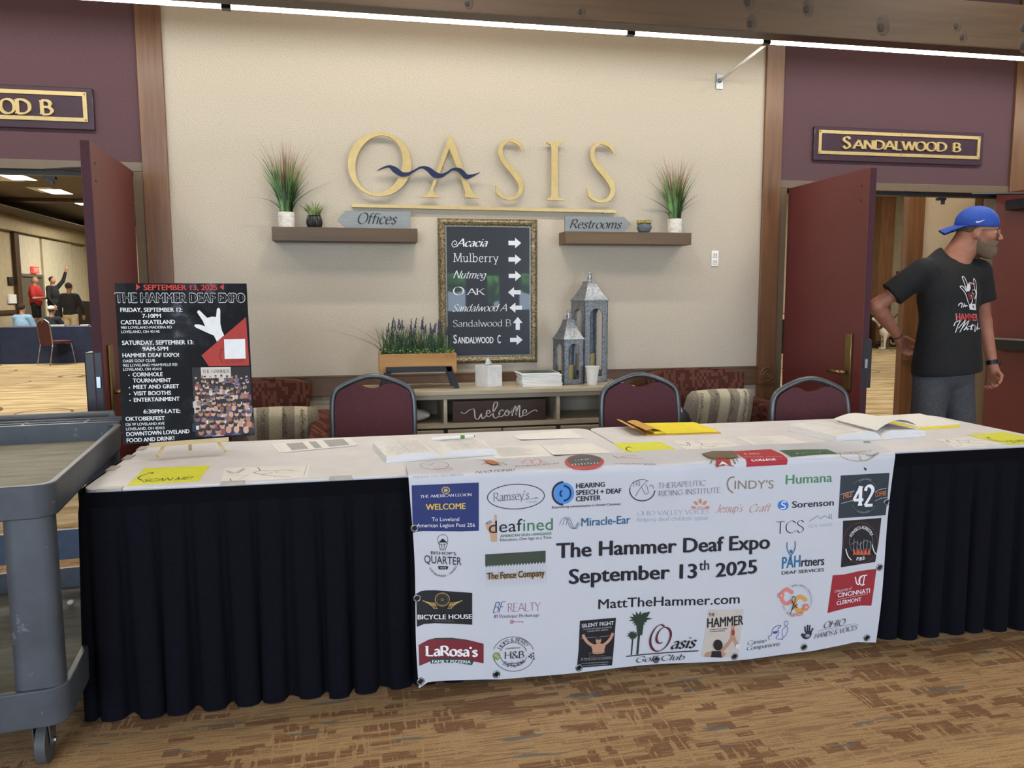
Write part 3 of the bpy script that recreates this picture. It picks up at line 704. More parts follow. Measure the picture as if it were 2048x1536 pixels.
# O: thick-thin ring between two leaning ellipses
n = 48; ou = []; inn = []
for i in range(n):
    a = 2*PI*i/n; ou.append(z6(1105+270*math.cos(a)-8*math.sin(a), 378+275*math.sin(a)+10*math.cos(a))); inn.append(z6(1100+202*math.cos(a)-14*math.sin(a), 380+245*math.sin(a)-12*math.cos(a)))
m = MB()
for i in range(n):
    j = (i+1)%n; m.prism([ou[i],ou[j],inn[j],inn[i]], lambda u,v,d: (u,d,v), YL-.008, YL+.006)
m.obj('letter', M_GOLD, t)
letter([[z6(*q) for q in P] for P in (((1695,142),(1699,245),(1560,605),(1582,640),(1612,650),(1610,662),(1470,662),(1468,650),(1510,640),(1533,610)),((1695,140),(1722,140),(1745,200),(1870,560),(1905,630),(1952,655),(1950,668),(1832,660),(1830,648),(1836,620),(1800,500),(1699,245)))])
def esse(z):
    P = [(352,265),(345,225),(318,195),(280,178),(235,178),(195,205),(175,250),(178,300),(205,355),(250,410),(300,465),(335,520),(348,570),(338,620),(300,660),(245,672),(190,655),(150,615),(132,560)]
    wd = [6,30,34,30,22,30,36,40,44,48,54,52,42,38,28,24,26,30,6]
    sc = abs(z(1,0)[0]-z(0,0)[0])
    pts = [z(*p) for p in spline(P,4)]; ww = [w[0]*sc for w in spline([(x,0) for x in wd],4)]
    strip_solid(*ribbon(pts, ww), 'letter', YL-.008, YL+.006, M_GOLD)
esse(z7); esse(lambda x,y: z7(x+782,y+22))
letter([[z7(*q) for q in ((567,185),(708,188),(708,200),(672,215),(662,240),(662,640),(672,668),(716,674),(716,686),(567,684),(567,672),(596,664),(606,640),(606,240),(600,212),(567,197))]])
P = [(1082,440),(1125,418),(1185,400),(1235,428),(1290,465),(1345,465),(1395,440),(1460,408),(1520,425),(1575,470),(1630,478),(1680,455),(1730,424),(1790,435),(1840,485),(1890,480),(1960,452)]
wd = [3,14,22,52,44,30,18,20,42,56,36,20,22,40,46,26,3]
sc = abs(z6(1,0)[0]-z6(0,0)[0])
strip_solid(*ribbon([z6(*p) for p in spline(P,5)], [w[0]*sc for w in spline([(x,0) for x in wd],5)]), 'wave', YL-.02, YL-.009, plain('navy_metal','141f47',.35,.2), 'navy blue wave')
a, c = wallP(704,409), wallP(1229.5,421); letter([[(a[0],a[1]),(c[0],c[1]),(c[0],c[1]-.018),(a[0],a[1]-.018)]], 'underline_bar', YW-.03, YW-.008)
for q in (z6(870,380),z6(1335,350),z6(1640,400),z6(1830,500),z7(262,420),z7(635,300),z7(635,600),z7(1044,442),(.05,1.857),(1.55,1.850)):
    MB().tube(((q[0],YL,q[1]),(q[0],YW,q[1])), .004, 6).obj('standoff', M_STEEL, t)

# ================================================================== name plaques over the doorways
def plaque(x0, z0, x1, z1, label, parts, y=YW):
    t = thing('name_plaque', label, 'sign', ((x0+x1)/2,y,z0), group='room name plaques')
    M_PLQ = plain('plum_plaque','43303c',.22,vary=.05,scale=60,stretch=(1,1,4))
    bx('board', (x0,y-.022,z0), (x1,y,z1), M_PLQ, t, bev=.004)
    i = .026*(z1-z0)/.19; w = .021; m = MB()
    X0,X1,Z0,Z1 = x0+i,x1-i,z0+i*1.35,z1-i*.8
    for a, c in (((X0,Z0),(X1,Z0+w)),((X0,Z1-w),(X1,Z1)),((X0,Z0+w),(X0+w,Z1-w)),((X1-w,Z0+w),(X1,Z1-w))): m.box((a[0],y-.029,a[1]),(c[0],y-.021,c[1]))
    m.obj('gold_border', M_GOLD, t)
    for px, pz in ((X0+.01,Z0+.01),(X1-.01,Z0+.01),(X0+.01,Z1-.01),(X1-.01,Z1-.01),((X0+X1)/2,Z0+.01),((X0+X1)/2,Z1-.01)): MB().ball((px,y-.029,pz),(.005,.003,.005)).obj('screw', M_BRASS, t)
    for s, a, c, h, fl in parts:
        vs, fs = nib(s, **STY['display']); lo = min(p[0] for p in vs); hi = max(p[0] for p in vs)
        m = MB()
        for f in fs: m.prism([(a[0]+(c[0]-a[0])*(vs[k][0]-lo)/(hi-lo), a[1]+(c[1]-a[1])*(vs[k][0]-lo)/(hi-lo)+vs[k][1]*h) for k in f], lambda u,v,d: (u,d,v), y-.034-.0005*vs[f[0]][2], y-.022)
        m.obj('lettering', M_GOLD, t)
zr = lambda x,y: wallP(1400+x/3.16,y/3.16)
a, c = zr(705,1012), zr(1780,840)
plaque(a[0], zr(705,1015)[1], zr(1780,840)[0], zr(700,800)[1], 'plum plaque with gold border reading SANDALWOOD B over the right doorway', [('S',zr(880,940),zr(935,943),.072,0),('ANDALWOOD',zr(940,944),zr(1538,962),.056,0),('B',zr(1572,963),zr(1628,966),.056,0)])
zl = lambda x,y: wallP(x/6.98,160+y/6.98)
x1 = zl(1322,400)[0]; q = zl(590,500); L = 1.22
plaque(x1-L, zl(1330,712)[1], x1, zl(1300,130)[1], 'plum plaque with gold border over the left doorway, cut by the photo edge', [('B',zl(590,498),zl(790,505),.074,0),('OD',zl(25,480),zl(480,492),.074,0),('SANDALWO',(zl(25,480)[0]-.60,zl(25,480)[1]),(zl(25,480)[0]-.012,zl(25,480)[1]),.074,0)])

# ================================================================== directory in its gilt frame
YG = YW-.018
t = thing('directory_frame', 'framed black directory board with white room names and arrows in a gilt frame', 'framed sign', (.815,YW,.916))
fx0,fx1,fz0,fz1 = .503,1.122,.915,1.803; W_ = .052
n_ = N('gilt_frame'); co = n_.coord(); wv = n_.noise(co, 90, 4, .7); n_.bump(wv, .8, .004); M_GILT = n_.out(n_.ramp(wv, ((.35,'4a3f2e'),(.5,'857556'),(.68,'b8ab8c'))), .42, .55)
def rail(a, c, ax):
    """half-round moulding mitred at the corners"""
    m = MB(); prof = [(0,0),(.004,.016),(.012,.026),(.022,.03),(.034,.026),(.042,.018),(.046,.02),(.052,.012),(.052,0)]
    m.grid(lambda u,v: (lambda p: (a[0]+(c[0]-a[0])*v+(p[0]*(1 if ax == 'z0' else -1) if ax[0] == 'z' else (p[0]*(1-2*v))) , YW-.002-p[1], a[1]+(c[1]-a[1])*v+((p[0]*(1-2*v)) if ax[0] == 'z' else p[0]*(1 if ax == 'x0' else -1))))(prof[round(u*8)]), 8, 1)
    return m.obj('frame_rail', M_GILT, t)
rail((fx0,fz0),(fx1,fz0),'x0'); rail((fx0,fz1),(fx1,fz1),'x1'); rail((fx0,fz0),(fx0,fz1),'z0'); rail((fx1,fz0),(fx1,fz1),'z1')
n_ = N('black_board_glass'); n_.b.inputs['Coat Weight'].default_value = 1.0; n_.b.inputs['Coat Roughness'].default_value = .02; n_.b.inputs['Coat IOR'].default_value = 1.7
M_BOARD = n_.out('22242b', .35)
bx('board', (fx0+.05,YG,fz0+.05), (fx1-.05,YW-.006,fz1-.05), M_BOARD, t)
m = MB(); i = .046
for a, c in (((fx0+i,fz0+i),(fx1-i,fz0+i+.005)),((fx0+i,fz1-i-.005),(fx1-i,fz1-i)),((fx0+i,fz0+i+.005),(fx0+i+.005,fz1-i-.005)),((fx1-i-.005,fz0+i+.005),(fx1-i,fz1-i-.005))): m.box((a[0],YG-.003,a[1]),(c[0],YG+.004,c[1]))
m.obj('silver_fillet', M_STEEL, t)
zd = lambda x,y: wallP(840+x/4.8,420+y/4.8,YG)
def dirtext(s, a, c, h, sty):
    g = Gfx(plane_fn((0,YG,0),(1,0,0),(0,0,1),(0,-1,0))); g.text(s, zd(*a), zd(*c), h, 'd8dade', sty); return g
k = 1/4.8*4.9/1560*1.02
for s, a, c, h, sty in (('Acacia',(345,350),(652,350),70,'brush'),('Mulberry',(318,498),(752,500),78,'mono'),('Nutmeg',(318,655),(640,658),70,'script'),('Sandalwood A',(312,975),(832,970),66,'script'),('Sandalwood B',(318,1122),(875,1115),62,'light')):
    dirtext(s,a,c,h*k,sty).obj('room_name', t)
g = dirtext('O',(315,815),(425,815),72*k,'serif'); g.text('AK',zd(445,815),zd(625,815),58*k,'d8dade','serif'); g.line([zd(365,345),zd(320,355),zd(306,325),zd(330,295),zd(352,310),zd(345,330),zd(325,328)],.004,'d8dade',smooth=4); g.obj('room_name', t)
g = dirtext('S',(320,1280),(355,1280),78*k,'B'); g.text('ANDALWOOD',zd(362,1280),zd(705,1278),58*k,'d8dade','B'); g.text('C',zd(742,1278),zd(775,1278),76*k,'d8dade','B'); g.obj('room_name', t)
AR = ((0,-.3),(.52,-.3),(.52,-.72),(1,0),(.52,.72),(.52,.3),(0,.3))
for x, y, d in ((910,317,0),(910,475,0),(912,633,0),(905,790,2),(918,938,2),(938,1088,1),(925,1247,0)):
    g = Gfx(plane_fn((0,YG,0),(1,0,0),(0,0,1),(0,-1,0))); c = zd(x,y); L = 120*k
    P = [((u-.5)*L, v*L*.55) for u,v in AR]
    P = P if d == 0 else [(-u,v) for u,v in P] if d == 2 else [(-v,u) for u,v in P]
    g.poly([(c[0]+u,c[1]+v) for u,v in P], 'dcdee2'); g.obj('arrow', t)

# ================================================================== floating shelves and what stands on them
def shelf_mat(nm, c1, c2): return wood(nm, c1, c2, axis=0, rough=.5, scale=1.7, dark='4a3424')
t = thing('wall_shelf', 'dark stained thick wooden wall shelf left of the gold lettering, holding the Offices sign', 'shelf', (-.04,YW,1.645))
bx('plank', (-.449,4.65,1.648), (.370,YW-.001,1.726), shelf_mat('walnut_shelf','37291a','6b5031'), t, bev=.002)
t = thing('wall_shelf', 'brown stained thick wooden wall shelf holding the Restrooms sign', 'shelf', (1.68,YW,1.645))
bx('plank', (1.262,4.65,1.648), (2.082,YW-.001,1.722), shelf_mat('brown_shelf','57422b','8a6c46'), t, bev=.002)
def arrow_sign(label, pts, txt, a, c, h, sty, z0):
    t = thing('arrow_sign', label, 'sign', (pts[0][0],4.70,z0), group='grey arrow signs on the shelves')
    MB().prism(pts, lambda u,v,d: (u,d,v), 4.685, 4.705).obj('board', plain('grey_painted_wood','84898c',.65,vary=.05,stretch=(.3,1,3)), t)
    g = Gfx(plane_fn((0,4.685,0),(1,0,0),(0,0,1),(0,-1,0))); g.text(txt, a, c, h, '16181c', sty); g.obj('lettering', t)
S6 = lambda x,y: wallP(500+x/4.267,240+y/4.267,4.685); S7 = lambda x,y: wallP(960+x/4.267,240+y/4.267,4.685)
zt = 1.726; P = [S6(745,852),S6(815,775),S6(1370,782),S6(1370,925),S6(815,925)]
P = [(x, max(z,zt) if i not in (3,4) else zt) for i,(x,z) in enumerate(P)]
arrow_sign('grey left pointing arrow sign reading Offices on the left wall shelf', P, 'Offices', S6(920,884), S6(1258,888), .062, 'ital', zt)
zt = 1.722; P = [S7(727,962),S7(1232,966),S7(1290,890),S7(1232,828),S7(727,820)]
P = [(x, zt if i < 2 else z) for i,(x,z) in enumerate(P)]
arrow_sign('grey right pointing arrow sign reading Restrooms on the right wall shelf', P, 'Restrooms', S7(765,922), S7(1212,926), .052, 'ital', zt)
M_GREEN = plain('blade_green','648c4c',.6,vary=.3,scale=14); M_DGREEN = plain('dark_blade_green','3c6349',.6,vary=.3,scale=14); M_RUST = plain('blade_rust','8a5c48',.7,vary=.3,scale=14)
M_POTW = plain('woven_white_pot','d9d4ca',.7,vary=.1,scale=40,bump=.6,stretch=(1,1,3))
def blades(mb, base, n, hgt, lean, wd, seed, droop=.0, spread=.02):
    r = random.Random(seed)
    for i in range(n):
        a = r.uniform(0,2*PI); L = hgt*r.uniform(.55,1); ln = lean*abs(r.gauss(.35,.3)); dr = droop*r.random()
        b0 = Vector(base)+Vector((math.cos(a),math.sin(a),0))*spread*math.sqrt(r.random())
        dv = Vector((math.cos(a),math.sin(a)*.55,0)); sd = Vector((-math.sin(a+.6),math.cos(a+.6),0))
        pts = []; N_ = 6
        for k in range(N_+1):
            s = k/N_; pts.append(b0+dv*(ln*L*s*s*1.5)+Vector((0,0,L*(s-dr*s*s))))
            pts[-1].y = min(pts[-1].y, YW-.01)
        vs = []
        for k, p in enumerate(pts): h = wd*.5*(1-(k/N_)**2*.92)*(.6+.4*min(1,k)); vs += [p-sd*h, p+sd*h]
        mb.add(vs, [(2*k,2*k+1,2*k+3,2*k+2) for k in range(N_)])
def grass_pot(x, z, label, seed, H, R, hp):
    t = thing('potted_grass', label, 'potted plant', (x,4.72,z), group='tall potted grasses on the shelves')
    MB().lathe([(R*.98,0),(R,.004),(R,hp-.003),(R*.9,hp),(R*.88,hp-.015),(0,hp-.015)],28,(x,4.722,z)).obj('pot', M_POTW, t, smooth=False)
    for nm, m_, n, h, ln, wd, dr in (('green_blades',M_GREEN,120,H*.8,.42,.0055,.05),('dark_blades',M_DGREEN,46,H*.55,.55,.009,.1),('rust_tips',M_RUST,95,H,.36,.003,.03),('arching_leaves',M_DGREEN,9,H*.52,1.25,.008,.75)):
        m = MB(); blades(m, (x,4.722,z+hp-.012), n, h, ln, wd*1.35, seed+len(nm), dr, R*.75); m.obj(nm, m_, t, fix=False)
grass_pot(-.372, 1.726, 'tall green and rust grass in a white woven pot on the left shelf beside the small black pot', 3, .45, .046, .088)
grass_pot(2.000, 1.722, 'tall green grass in a white woven pot on the right shelf beside the grey succulent pot', 11, .42, .046, .09)
t = thing('potted_plant', 'small spiky green plant in a ribbed black pot on the left shelf', 'potted plant', (-.217,4.72,1.726))
m = MB(); m.grid(lambda u,v: (lambda r: (-.217+r*math.cos(2*PI*u), 4.715+r*math.sin(2*PI*u), 1.726+.072*v))((.028+.016*math.sin(PI*min(1,.15+v*.75)))*(1+.035*math.cos(2*PI*u*22))), 88, 8, True); m.lathe([(.04,.07),(.001,.066)],24,(-.217,4.715,1.726),cap=False); m.lathe([(.001,.0005),(.03,.0005)],24,(-.217,4.715,1.726),cap=False); m.obj('pot', M_BLACK, t)
m = MB(); blades(m, (-.217,4.715,1.792), 85, .10, 1.3, .006, 21, .35, .034); m.obj('leaves', plain('spiky_green','7d9259',.6,vary=.3), t, fix=False)
t = thing('potted_plant', 'small yellow green succulent in a round grey pot on the right shelf', 'potted plant', (1.793,4.72,1.722))
m = MB(); r_ = random.Random(4); m.lathe([(.022,0),(.036,.008),(.046,.03),(.045,.045),(.034,.062),(.03,.064),(.026,.055),(0,.055)],14,(1.793,4.715,1.722)); m.obj('pot', plain('slate_pot','5c636b',.8,vary=.08), t)
m = MB()
for k in range(26):
    a = k*2.4; q = .012+.03*k/26; m.ball((1.793+q*math.cos(a),4.715+q*math.sin(a),1.722+.072-q*.25),(.014,.012,.009),8,6)
    m.tube(((1.793+q*.6*math.cos(a),4.715+q*.6*math.sin(a),1.785),(1.793+(q+.016)*math.cos(a),4.715+(q+.016)*math.sin(a),1.80)),[.007,.001],6)
m.obj('rosette_leaves', plain('succulent','938335',.6,vary=.3), t)
t = thing('wall_outlet', 'white double power outlet high on the beige wall near the oak post', 'outlet', (2.31,YW,1.575))
p = wallP(1429,517); bx('plate', (p[0]-.024,YW-.006,p[1]-.05), (p[0]+.026,YW,p[1]+.05), M_WHITE, t, bev=.002)
for dz in (-.022,.022):
    bx('socket', (p[0]-.015,YW-.009,p[1]+dz-.016), (p[0]+.017,YW-.004,p[1]+dz+.016), plain('outlet_ivory','d8d2c4',.4), t, bev=.004)
    for dx in (-.006,.008): bx('slot', (p[0]+dx-.0015,YW-.0095,p[1]+dz-.004), (p[0]+dx+.0015,YW-.006,p[1]+dz+.007), M_BLACK, t)

# ================================================================== console cabinet under the directory
M_OAKW = wood('washed_oak','a5977f','c9bda4',axis=0,rough=.5,scale=4,dark='a09078',bump=.1); M_OAKD = wood('washed_oak_front','978a76','b0a38d',axis=0,rough=.55,scale=4,dark='968a76',bump=.1)
CX0,CX1,CY,CZ = .03,1.60,4.38,.80
t = thing('console_cabinet', 'washed oak console cabinet with open shelf standing against the wall', 'cabinet', (.8,4.6,0))
bx('top', (CX0-.02,CY-.01,CZ-.026), (CX1+.02,YW-.018,CZ), M_OAKW, t, bev=.003); bx('apron', (CX0,CY+.006,CZ-.052), (CX1,CY+.026,CZ-.026), M_OAKD, t, bev=.002)
bx('side', (CX0,CY+.01,.0), (CX0+.022,YW-.018,CZ-.026), M_OAKD, t); bx('side', (CX1-.022,CY+.01,.0), (CX1,YW-.018,CZ-.026), M_OAKD, t)
bx('back', (CX0,YW-.03,.05), (CX1,YW-.019,CZ-.026), M_OAKD, t); bx('shelf', (CX0+.022,CY+.012,.583), (CX1-.022,YW-.03,.606), M_OAKW, t); bx('plinth', (CX0,CY+.02,0), (CX1,YW-.03,.06), M_OAKD, t)
for x in (.481,1.144): bx('divider', (x,CY+.012,.606), (x+.02,YW-.03,CZ-.03), M_OAKW, t)
for x0,x1 in ((CX0+.025,.478),(.503,.815),(.823,1.14),(1.168,CX1-.026)):
    d = bx('door', (x0,CY+.004,.07), (x1,CY+.02,.572), M_OAKD, t, bev=.003)
    m = MB(); bx('panel', (x0+.05,CY+.0015,.12), (x1-.05,CY+.006,.52), M_OAKW, d); MB().ball((x1-.03,CY-.006,.5),.011).obj('knob', M_DSTEEL, d)
t2 = thing('cable_grommet','round grey cable hole cover in the right bay of the console','cover',(1.22,YW-.03,.69)); MB().tube(((1.235,YW-.031,.70),(1.235,YW-.038,.70)),.03,20).obj('cap', plain('grey_grommet','8d8780',.5), t2)
# welcome board
t = thing('welcome_board', 'dark wooden board with white script reading welcome in the console shelf', 'sign', (.81,4.44,.606))
bx('board', (.536,4.425,.607), (1.087,4.45,.731), wood('dark_plank','37241a','523829',axis=0,rough=.55,scale=3), t, bev=.001)
zc = lambda x,y: wallP(660+x/3.657,740+y/3.657,4.425)
g = Gfx(plane_fn((0,4.425,0),(1,0,0),(0,0,1),(0,-1,0)))
STK = [[(957,308),(985,318),(1015,295),(1050,285),(1058,310),(1062,350),(1085,358),(1105,318),(1108,300),(1108,340),(1120,355),(1140,335)],[(1140,320),(1168,312),(1165,295),(1148,300),(1145,330),(1162,340),(1185,322)],[(1185,322),(1222,262),(1220,235),(1200,245),(1192,300),(1198,345),(1222,348),(1245,318)],[(1268,300),(1258,290),(1240,305),(1236,332),(1252,342),(1278,322)],[(1285,300),(1278,320),(1290,335),(1308,322),(1308,302),(1295,292),(1285,300),(1310,312),(1330,300)],[(1330,300),(1335,275),(1332,335)],[(1335,320),(1352,268),(1360,272),(1362,330)],[(1362,315),(1380,262),(1388,268),(1385,335),(1398,342),(1412,322)],[(1412,318),(1436,310),(1430,288),(1412,300),(1412,328),(1432,330),(1470,305),(1500,292),(1517,302)]]
sc = abs(zc(1,0)[0]-zc(0,0)[0])
for s in STK: g.line([zc(*p) for p in s], lambda a: sc*(4.5+5.5*abs(math.sin(a))**2), 'd9cfc6', smooth=5)
g.obj('lettering', t)
# white bag in the left bay
b_ = [('e',(.315,4.52,.646),(.10,.07,.035),None,.02),('e',(.27,4.53,.668),(.06,.06,.05),None,.03),('c',(.33,4.47,.655),(.405,4.46,.648),.03,.006,.02)]
tag(skin(b_, .006, 'plastic_bag', plain('white_bag','d8d6d0',.5,vary=.08,scale=20,bump=.5)), 'crumpled white plastic bag in the left bay of the console', 'bag')
# planter box on its black stand
M_PINE = wood('honey_pine','a8743a','c8964f',axis=0,rough=.45,scale=3,dark='9a6a34'); TOP = CZ
t = thing('planter_box', 'honey coloured wooden planter of lavender on a black stand on the console', 'planter', (.32,4.58,TOP))
m = MB()
y0,y1,x0,x1,z0,z1 = 4.50,4.665,.128,.572,.896,1.004
for a, c in (((x0,y0,z0),(x1,y0+.014,z1)),((x0,y1-.014,z0),(x1,y1,z1)),((x0,y0+.014,z0),(x0+.014,y1-.014,z1)),((x1-.014,y0+.014,z0),(x1,y1-.014,z1)),((x0+.014,y0+.014,z0),(x1-.014,y1-.014,z0+.012))): m.box(a,c)
m.obj('box', M_PINE, t, bev=.001)
for y in (y0+.006,y1-.03):
    m = MB(); w = .03
    for pts in (((.165,z0+.006),(.165+w,z0+.006),(.155,TOP),(.125,TOP)),((.505,z0+.03),(.54,z0+.03),(.585,TOP),(.553,TOP)),((.165,z0+.035),(.54,z0+.035),(.54,z0+.004),(.165,z0+.004))):
        m.prism([(u,v) for u,v in pts], lambda u,v,d,y=y: (u,d,v), y-.03, y-.008 if y < 4.6 else y+.012)
    m.obj('stand_frame', M_BLACK, t)
m = MB(); r_ = random.Random(9)
M_LAV = plain('lavender_flower','3f3d58',.7,vary=.3,scale=80)
for i in range(430):
    c = Vector((r_.uniform(x0+.005,x1-.005), r_.uniform(y0-.004,y1), z1+r_.uniform(-.012,.028))); a = r_.uniform(0,2*PI); e = r_.uniform(-.3,.9); s = r_.uniform(.006,.011)
    d = Vector((math.cos(a)*math.cos(e),math.sin(a)*math.cos(e),math.sin(e))); q = d.orthogonal().normalized()*s*.5
    m.add((c-d*s*.6,c+q,c+d*s,c-q), ((0,1,2,3),))
m.obj('ground_leaves', plain('box_leaf','5c7c34',.6,vary=.4,scale=60), t, fix=False)
m = MB()
for i in range(26):
    blades(m, (r_.uniform(x0+.02,x1-.02),r_.uniform(y0+.03,y1-.02),z1-.01), 16, .185, .6, .0045, 100+i, .1, .03)
blades(m, (x0+.05,4.57,z1-.01), 8, .2, 1.6, .006, 77, .1, .03)
m.obj('grass_leaves', plain('lavender_leaf','3c5a3a',.6,vary=.3,scale=30), t, fix=False)
for i in range(30):
    m = MB(); st = MB()
    b0 = Vector((x0+.03+(x1-x0-.05)*(i+.5)/30+r_.uniform(-.012,.012), r_.uniform(y0+.03,y1-.03), z1-.01)); tp = b0+Vector((r_.uniform(-.05,.05),r_.uniform(-.02,.02),r_.uniform(.13,.225)))
    st.tube((b0,b0.lerp(tp,.5)+Vector((r_.uniform(-.006,.006),0,0)),tp),.0012,4)
    for k in range(16):
        s = k/16; c = b0.lerp(tp, .72+.28*s)+Vector((r_.uniform(-1,1),r_.uniform(-1,1),0))*.0065*(1-s*.75); q = .0042*(1-s*.45); m.ball(c,(q,q,q*1.25),5,4)
    m.obj('flower_head', M_LAV, st.obj('flower_stem', M_DGREEN, t, fix=False), fix=False)
# tissue box
t = thing('tissue_box', 'white cube tissue box with a tissue standing out, on the console', 'tissue box', (.77,4.56,TOP), math.radians(33))
MB().box((-.057,-.057,0),(.057,.057,.125)).obj('box', plain('tissue_card','d6d6d4',.6,vary=.05,scale=26), t, bev=.002, local=True)
g = Gfx(plane_fn((0,0,.125),(1,0,0),(0,1,0),(0,0,1))); g.ell((0,0),(.034,.02),'6f7074'); o = g.obj('slot', t); o.matrix_parent_inverse = Matrix()
m = MB(); m.grid(lambda u,v: ((u-.5)*.07*(1-.55*v)+.008*math.sin(7*u+3*v), .013*math.sin(9*u+2*v)*(1-.3*v), .12+.055*v*(1-.55*abs(u-.42)*2)), 14, 6); m.obj('tissue', M_WHITE, t, smooth=True, local=True, fix=False)
# stack of brochures
for i in range(9):
    z = TOP+i*.0088; rz = math.radians(random.uniform(-3,3)); dx = .012 if i == 8 else random.uniform(-.004,.004)
    a, c = (.955,4.46), (1.195,4.65); top = i == 8
    t = thing('brochure', 'top brochure with a dark green cover on the stack beside the tissue box' if top else 'white paged brochure lying in the stack beside the tissue box', 'brochure', ((a[0]+c[0])/2-dx,(a[1]+c[1])/2,z), rz, 'brochures stacked on the console')
    hx, hy = (c[0]-a[0])/2, (c[1]-a[1])/2
    MB().box((-hx,-hy,.0003),(hx,hy,.0082)).obj('pages', M_WHITE, t, local=True, bev=.001)
    if top:
        g = Gfx(plane_fn((0,0,.0084),(1,0,0),(0,1,0),(0,0,1))); g.poly([(-hx+.012,-hy+.015),(hx-.012,-hy+.015),(hx-.012,hy-.012),(-hx+.012,hy-.012)],'59675a'); g.poly([(-.05,-.06),(.06,-.06),(.07,.03),(-.04,.05)],'33423a',.0016); o = g.obj('cover_picture', t); o.matrix_parent_inverse = Matrix()
# lanterns
n_ = N('galvanised'); co = n_.coord(); f_ = n_.noise(co, 70, 4, .75); n_.bump(f_, .2, .002); M_GALV = n_.out(n_.ramp(f_, ((.35,'6d737a'),(.65,'a3a8ac'))), .42, .75)
def lantern(loc, rz, w, hb, hr, label, arch=True):
    t = thing('lantern', label, 'lantern', loc, rz, 'galvanised lanterns on the console'); h = w/2; tk = .006
    def face(k):
        ca, sa = [(1,0),(0,1),(-1,0),(0,-1)][k]
        f = lambda u,v,d: (u*ca+(h-d)*sa, u*sa-(h-d)*ca, v)
        return f
    ow = w*.27; z0 = w*.24; zt = hb*.9; N_ = 12
    arcp = [(ow*math.cos(a), zt-ow+ow*math.sin(a)) for a in [PI*i/N_ for i in range(N_+1)]]
    for k in range(4):
        m = MB(); f = face(k)
        m.prism([(-h,0),(h,0),(h,z0),(-h,z0)], f, 0, tk); m.prism([(-h,z0),(-ow,z0),(-ow,zt-ow),(-h,zt-ow)], f, 0, tk); m.prism([(ow,z0),(h,z0),(h,zt-ow),(ow,zt-ow)], f, 0, tk)
        for i in range(N_): (a,b_),(c,d) = arcp[i],arcp[i+1]; X = lambda q: h if abs(q) < 1e-9 else q; m.prism([(a,b_),(a,hb),(c,hb),(c,d)], f, 0, tk)
        m.prism([(ow,zt-ow),(h,zt-ow),(h,hb),(ow,hb)], f, 0, tk); m.prism([(-h,zt-ow),(-ow,zt-ow),(-ow,hb),(-h,hb)], f, 0, tk)
        m.obj('side_panel', M_GALV, t, local=True)
    MB().box((-h,-h,0),(h,h,.006)).obj('base', M_GALV, t, local=True)
    m = MB(); L = [(h*1.06,hb-.004),(h*1.06,hb),(h*.92,hb+hr*.12),(h*.62,hb+hr*.5),(h*.42,hb+hr*.82),(h*.36,hb+hr)]
    vs = [(sx*r,sy*r,z) for r,z in L for sx,sy in ((-1,-1),(1,-1),(1,1),(-1,1))]; fs = [(4*i+k,4*i+(k+1)%4,4*i+4+(k+1)%4,4*i+4+k) for i in range(len(L)-1) for k in range(4)]+[tuple(range(4*len(L)-4,4*len(L))),(3,2,1,0)]
    m.add(vs,fs); m.obj('roof', M_GALV, t, local=True)
    z = hb+hr; m = MB(); m.lathe([(.012,z),(.012,z+.006),(.006,z+.01),(.013,z+.024),(.011,z+.034),(.005,z+.04),(.008,z+.05),(.001,z+.062)],14); o = m.obj('finial', M_STEEL, t, smooth=True, local=True)
    m = MB(); m.tube([(.018*math.cos(a),0,z+.028+.022*math.sin(a)) for a in [2*PI*i/18 for i in range(18)]],.0016,6,closed=True); m.obj('ring', M_STEEL, t, local=True)
    return t
RZ = math.radians(14)
lantern((1.262,4.565,TOP), RZ, .135, .275, .115, 'short galvanised metal lantern in front of the tall one on the console')
lantern((1.425,4.67,TOP), RZ, .165, .505, .115, 'tall galvanised metal lantern behind the white foam cup on the console')
M_CNDL = plain('olive_candle','9b8e5a',.5,vary=.05)
for x,y,r,h,z,lab in ((1.262,4.565,.035,.11,.0065,'olive pillar candle inside the short lantern'),(1.425,4.67,.036,.17,.0065,'olive pillar candle inside the tall lantern')):
    t = thing('pillar_candle', lab, 'candle', (x,y,TOP+z)); MB().lathe([(r,0),(r,h-.004),(r*.9,h),(.01,h-.006),(0,h-.006)],22,(x,y,TOP+z)).obj('wax', M_CNDL, t); MB().tube(((x,y,TOP+z+h-.008),(x+.002,y,TOP+z+h+.006)),.0012,5).obj('wick', M_BLACK, t)
p = (1.385,4.47); tag(MB().lathe([(.026,0),(.029,.003),(.041,.106),(.044,.108),(.044,.113),(.039,.113),(.0265,.006),(0,.006)],28,(p[0],p[1],TOP)).obj('foam_cup', plain('foam_white','e2ddd6',.7,vary=.02)), 'white foam cup on the console in front of the tall lantern', 'cup')

